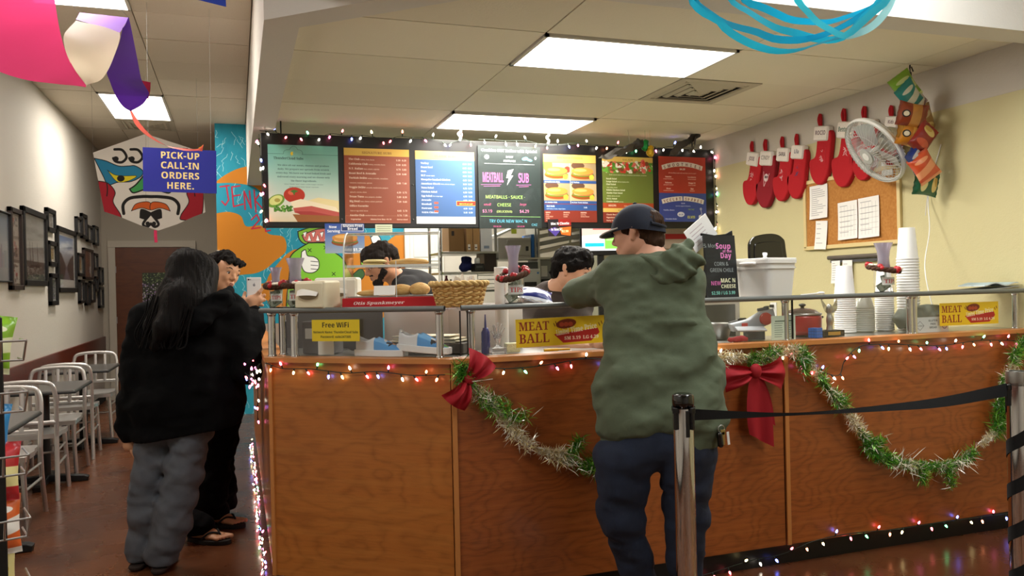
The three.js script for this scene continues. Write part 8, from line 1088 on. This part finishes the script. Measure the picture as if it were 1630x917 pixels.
{ // the young man behind, looking at the phone
  const t = thing('person', 'young man with curly hair, black clothes and flip-flops behind the phone holder', 'person');
  const H = headKit([-0.071, 1.564, -5.204], [0.62, 0, 0.78], 0.12, -0.25, 1), nk = [-0.112, 1.411, -5.271], Ls = [-0.197, 1.323, -5.194], Rs = [-0.095, 1.294, -5.423], c0 = [-0.146, 1.203, -5.292], c1 = [-0.129, 0.778, -5.275], hp = [-0.139, 0.662, -5.278];
  const torso = [C(Ls, Rs, 0.075, 0.075, 0.06), C(c0, c1, 0.14, 0.14, 0.05), C([-0.099, 1.079, -5.371], [-0.107, 0.724, -5.373], 0.13, 0.125, 0.05), C(nk, c0, 0.06, 0.12, 0.05)], arms = [C(Ls, [-0.217, 1.023, -5.168], 0.07, 0.06, 0.04), C([-0.217, 1.023, -5.168], [-0.18, 0.759, -5.155], 0.06, 0.045, 0.03), C(Rs, [-0.066, 0.945, -5.518], 0.07, 0.058, 0.04), C([-0.066, 0.945, -5.518], [-0.041, 0.704, -5.488], 0.058, 0.045, 0.03)];
  const kN = [-0.159, 0.261, -5.262], aN = [[-0.231, 0.009, -5.329][0], 0.09, [-0.231, 0.009, -5.329][2]], kF = [-0.126, 0.239, -5.431], aF = [[-0.102, 0.027, -5.549][0], 0.09, [-0.102, 0.027, -5.549][2]], legs = [C(hp, kN, 0.13, 0.092, 0.04), C(kN, aN, 0.09, 0.09, 0.03), C([-0.117, 0.641, -5.408], kF, 0.12, 0.088, 0.04), C(kF, aF, 0.086, 0.085, 0.03)];
  const foot = (h, o) => { const f = V3(h), d = V3(o).sub(f).normalize(), s = new THREE.Vector3(-d.z, 0, d.x), P = (a, b, y) => f.clone().addScaledVector(d, a).addScaledVector(s, b).setY(y).toArray(); const r = [C(P(0.02, 0, 0.055), P(0.13, 0, 0.052), 0.034, 0.03, 0.03), C(P(0.13, -0.015, 0.046), P(0.19, -0.02, 0.04), 0.024, 0.018, 0.02), C(P(0.13, 0.018, 0.044), P(0.18, 0.024, 0.038), 0.022, 0.016, 0.02)]; [-0.036, -0.016, 0.002, 0.018, 0.034].forEach((b, i) => r.push(C(P(0.18 - Math.abs(i) * 0.006, b, 0.04), P(0.24 - i * 0.009, b * 1.15, 0.036), i ? 0.0105 : 0.014, i ? 0.0095 : 0.013, 0.006))); return { prims: r, P, d, s }; };
  const fN = foot([-0.276, 0.04, -5.074], [-0.039, 0.04, -4.897]), fF = foot([-0.196, 0.04, -5.371], [0.011, 0.04, -5.224]), skin = skinM(0xd09a74);
  const b = part('body', [meshOf([...shrink(torso, 0.72), ...shrink(arms, 0.62), ...shrink(legs, 0.72), C(H.w(0, -0.05, -0.02), nk, 0.052, 0.056, 0.03), C(aN, fN.P(0.02, 0, 0.06), 0.04, 0.036, 0.03), C(aF, fF.P(0.02, 0, 0.06), 0.04, 0.036, 0.03)], 0.014), meshOf([...H.prims, C(H.w(0, -0.05, -0.02), nk, 0.05, 0.056, 0.03)], 0.0042, { pad: 0.02 }), meshOf(fN.prims, 0.0045, { pad: 0.015 }), meshOf(fF.prims, 0.0045, { pad: 0.015 })], skin, t);
  const hr = hairM(0x120d0a); H.face(b, hr, 0x96584a);
  const curls = []; for (let i = 0; i < 64; i++) { const a = rr(-2.6, 2.6), e = rr(0.15, 1.5), x = Math.sin(a) * Math.cos(e), y = Math.sin(e), z = -Math.cos(a) * Math.cos(e) * -1; if (z > 0.35 && y < 0.5) continue; curls.push(C(H.w(x * 0.082, 0.042 + y * 0.07, z * 0.088 - 0.012), H.w(x * 0.092, 0.044 + y * 0.082, z * 0.097 - 0.012), 0.024, 0.017, 0.012)); }
  for (let i = 0; i < 9; i++) curls.push(C(H.w(-0.06 + i * 0.015, 0.092, 0.062), H.w(-0.055 + i * 0.0145, 0.064 + (i % 3) * 0.01, 0.092), 0.018, 0.011, 0.008)); curls.push(C(H.w(0, 0.045, -0.045), H.w(0, -0.01, -0.05), 0.082, 0.07, 0.03));
  part('hair', meshOf(curls, 0.006, { bump: folds(0.012, 60, 60, 3) }), hr, t);
  const bk = knit(0x060607, { sheen: 0, specularIntensity: 0.25 }); part('jacket', meshOf([...torso, ...arms], 0.012, { bump: folds(0.03, 8, 12, 2), trim: (x, y) => 0.66 - y }), bk, t);
  part('trousers', meshOf([...legs, C(fN.P(0.02, 0, 0.1), fN.P(0.09, 0, 0.09), 0.08, 0.06, 0.04), C(fF.P(0.02, 0, 0.1), fF.P(0.08, 0, 0.09), 0.075, 0.055, 0.04)], 0.0115, { bump: folds(0.035, 10, 16, 6), trim: (x, y) => Math.max(0.045 - y, y - 0.85) }), knit(0x060608, { sheen: 0, specularIntensity: 0.25 }), t);
  for (const f of [fN, fF]) { const o = []; for (let i = 0; i <= 24; i++) { const a = i / 24 * 2 * PI, k = Math.cos(a); o.push(f.P(0.115 + 0.145 * k, Math.sin(a) * (k > 0 ? 0.055 : 0.04), 0)); } part('flip_flop', ext(o.map((q) => [q[0], -q[2]]), 0.018, 0.003).rotateX(-PI / 2).translate(0, 0.004, 0), std(0x18100c, 0.8), t); part('strap', [tube([f.P(0.1, -0.048, 0.03), f.P(0.15, -0.03, 0.07), f.P(0.185, -0.006, 0.058), f.P(0.2, -0.006, 0.03)], 0.006, 16, 6), tube([f.P(0.1, 0.048, 0.03), f.P(0.15, 0.03, 0.066), f.P(0.185, -0.004, 0.058)], 0.006, 16, 6)], m.matteBlack, t); }
}
{ // employee bending behind the pastry case
  const t = thing('person', 'bearded employee in a black shirt bending down behind the pastry case', 'person');
  const H = headKit([0.813, 1.598, -4.743], [-0.95, -0.3, 0.1], 0.42, 0, 1), nk = [0.922, 1.496, -4.758], sh = [1.044, 1.407, -4.769], sh2 = [0.914, 1.381, -4.655], c1 = [1.127, 1.06, -4.792];
  const torso = [C([0.95, 1.436, -4.643], [1.092, 1.437, -4.911], 0.085, 0.085, 0.05), C(sh, c1, 0.14, 0.15, 0.06), C(c1, add3(c1, [0.02, -0.2, 0]), 0.15, 0.15, 0.06), C(nk, sh, 0.065, 0.11, 0.05)], arms = [C([0.924, 1.411, -4.609], [0.869, 1.143, -4.564], 0.066, 0.05, 0.04), C([1.162, 1.372, -4.908], [1.102, 1.057, -4.854], 0.066, 0.05, 0.04)], fore = [C([0.869, 1.143, -4.564], [0.704, 1.111, -4.567], 0.045, 0.034), C([1.102, 1.057, -4.854], [0.9, 1.047, -4.817], 0.045, 0.034)];
  const lg = [C(add3(c1, [-0.05, -0.3, 0.06]), [0.5 + 0.6, 0.5, -4.6], 0.11, 0.085, 0.04), C([1.1, 0.5, -4.6], [1.1, 0.07, -4.66], 0.08, 0.06, 0.04), C(add3(c1, [0.05, -0.3, -0.08]), [1.2, 0.5, -4.85], 0.11, 0.085, 0.04), C([1.2, 0.5, -4.85], [1.2, 0.07, -4.9], 0.08, 0.06, 0.04)];
  const sk = skinM(0xc98f6c), b = part('body', [meshOf([...shrink(torso, 0.75), ...shrink(arms, 0.75), ...fore, ...shrink(lg, 0.75), C(H.w(0, -0.05, -0.02), nk, 0.055, 0.06, 0.03)], 0.014), meshOf([...H.prims, C(H.w(0, -0.05, -0.02), nk, 0.052, 0.058, 0.03)], 0.005, { pad: 0.02 })], sk, t), hr = hairM(0x1c1410); H.face(b, hr);
  part('hair', meshOf([C(H.w(0, 0.052, -0.03), H.w(0, 0.06, 0.03), 0.078, 0.07, 0.03), C(H.w(0, 0.02, -0.055), H.w(0, -0.03, -0.06), 0.068, 0.05, 0.03), C(H.w(0.06, 0.03, 0), H.w(0.06, 0.05, 0.03), 0.03, 0.03, 0.02), C(H.w(-0.06, 0.03, 0), H.w(-0.06, 0.05, 0.03), 0.03, 0.03, 0.02)], 0.007, { bump: folds(0.014, 50, 50, 2) }), hr, t);
  part('beard', meshOf([C(H.w(-0.055, -0.04, 0.02), H.w(0, -0.092, 0.066), 0.024, 0.026, 0.02), C(H.w(0.055, -0.04, 0.02), H.w(0, -0.092, 0.066), 0.024, 0.026, 0.02), C(H.w(-0.024, -0.038, 0.086), H.w(0.024, -0.038, 0.086), 0.009, 0.009, 0.01)], 0.005, { bump: folds(0.01, 70, 70, 4), trim: (x, y, z) => 0.017 - Math.hypot(...H.w(0, -0.056, 0.097).map((v, i) => v - [x, y, z][i])) }), hr, t);
  part('shirt', meshOf([...torso, ...arms], 0.012, { bump: folds(0.028, 9, 12, 4), trim: (x, y) => 0.86 - y }), knit(0x17171a), t); part('trousers', meshOf(lg, 0.013, { bump: folds(0.02, 9, 12, 1) }), knit(0x202228), t);
  for (const [x, z] of [[1.1, -4.62], [1.2, -4.88]]) part('shoe', meshOf([C([x + 0.04, 0.05, z], [x - 0.14, 0.035, z], 0.045, 0.034)], 0.009, { trim: (q, y) => 0.004 - y }), m.matteBlack, t);
}
{ // employee working behind the glass, head bent
  const t = thing('person', 'dark-haired employee in a brown shirt working behind the glass with head bent', 'person');
  const H = headKit([1.697, 1.521, -3.964], [0.74, 0, 0.66], 0.3, -0.05, 1), nk = [1.635, 1.422, -4.049], ub = [1.635, 1.326, -4.091], c1 = [1.643, 0.982, -4.087], sL = [1.515, 1.303, -4.185], sR = [1.71, 1.32, -3.938];
  const torso = [C(sL, sR, 0.08, 0.08, 0.06), C(ub, c1, 0.145, 0.145, 0.06), C(c1, add3(c1, [0, -0.25, 0]), 0.145, 0.15, 0.05), C(nk, ub, 0.06, 0.11, 0.05)], arms = [C(sL, [1.456, 1.15, -3.993], 0.066, 0.055, 0.04), C(sR, [1.71, 1.175, -3.769], 0.066, 0.055, 0.04)], eL = [1.454, 1.136, -3.962], wL = [1.621, 1.138, -3.651], eR = [1.707, 1.154, -3.748], wR = [1.689, 1.144, -3.564];
  const hand = (w, d) => { const o = [C(w, [w[0] + d * 0.06, w[1] - 0.005, w[2] + 0.01], 0.028, 0.024)]; for (let i = 0; i < 4; i++) o.push(C([w[0] + d * 0.07, w[1] + 0.018 - i * 0.013, w[2] + 0.012], [w[0] + d * (0.13 - Math.abs(i - 1.4) * 0.008), w[1] + 0.004 - i * 0.012, w[2] + 0.02], 0.0095, 0.008, 0.005)); o.push(C([w[0] + d * 0.03, w[1] + 0.02, w[2] + 0.02], [w[0] + d * 0.085, w[1] + 0.028, w[2] + 0.035], 0.012, 0.009, 0.01)); return o; };
  const lg = [[-0.09, 0.02], [0.09, -0.02]].flatMap(([x, z]) => { const h = add3(c1, [x, -0.3, z]); return [C(h, [h[0], 0.5, h[2] + 0.02], 0.11, 0.085, 0.04), C([h[0], 0.5, h[2] + 0.02], [h[0], 0.08, h[2]], 0.08, 0.06, 0.04)]; });
  const sk = skinM(0xd3a283), b = part('body', [meshOf([...shrink(torso, 0.75), ...shrink(arms, 0.75), C(eL, wL, 0.047, 0.033), C(eR, wR, 0.047, 0.034), ...shrink(lg, 0.75), C(H.w(0, -0.05, -0.02), nk, 0.054, 0.06, 0.03)], 0.013), meshOf([...H.prims, C(H.w(0, -0.05, -0.02), nk, 0.052, 0.058, 0.03)], 0.005, { pad: 0.02 }), meshOf(hand(wL, 1), 0.0045, { pad: 0.015 }), meshOf(hand(wR, 1), 0.0045, { pad: 0.015 })], sk, t), hr = hairM(0x14100e); H.face(b, hr);
  part('hair', meshOf([C(H.w(0, 0.052, -0.035), H.w(0, 0.066, 0.03), 0.08, 0.072, 0.03), C(H.w(0, 0.02, -0.055), H.w(0, -0.03, -0.065), 0.07, 0.05, 0.03), C(H.w(0.06, 0.02, 0), H.w(0.058, 0.05, 0.04), 0.034, 0.034, 0.02), C(H.w(-0.06, 0.02, 0), H.w(-0.058, 0.05, 0.04), 0.034, 0.034, 0.02), C(H.w(-0.04, 0.1, 0.05), H.w(0.04, 0.1, 0.05), 0.026, 0.026, 0.02)], 0.007, { bump: folds(0.016, 46, 46, 2) }), hr, t);
  part('shirt', meshOf([...torso, ...arms], 0.012, { bump: folds(0.028, 9, 12, 4), trim: (x, y) => 0.86 - y }), knit(0x352a24), t); part('trousers', meshOf(lg, 0.013, { bump: folds(0.02, 9, 12, 1) }), knit(0x1c1e24), t);
  for (const [x, z] of [[-0.09, 0.02], [0.09, -0.02]]) { const h = add3(c1, [x, 0, z]); part('shoe', meshOf([C([h[0], 0.05, h[2] - 0.04], [h[0] + 0.02, 0.035, h[2] + 0.14], 0.045, 0.034)], 0.009, { trim: (q, y) => 0.004 - y }), m.matteBlack, t); }
}

scene.traverse((o) => { if (o.isMesh) { o.castShadow = o.receiveShadow = true; } });
renderer.render(scene, camera);
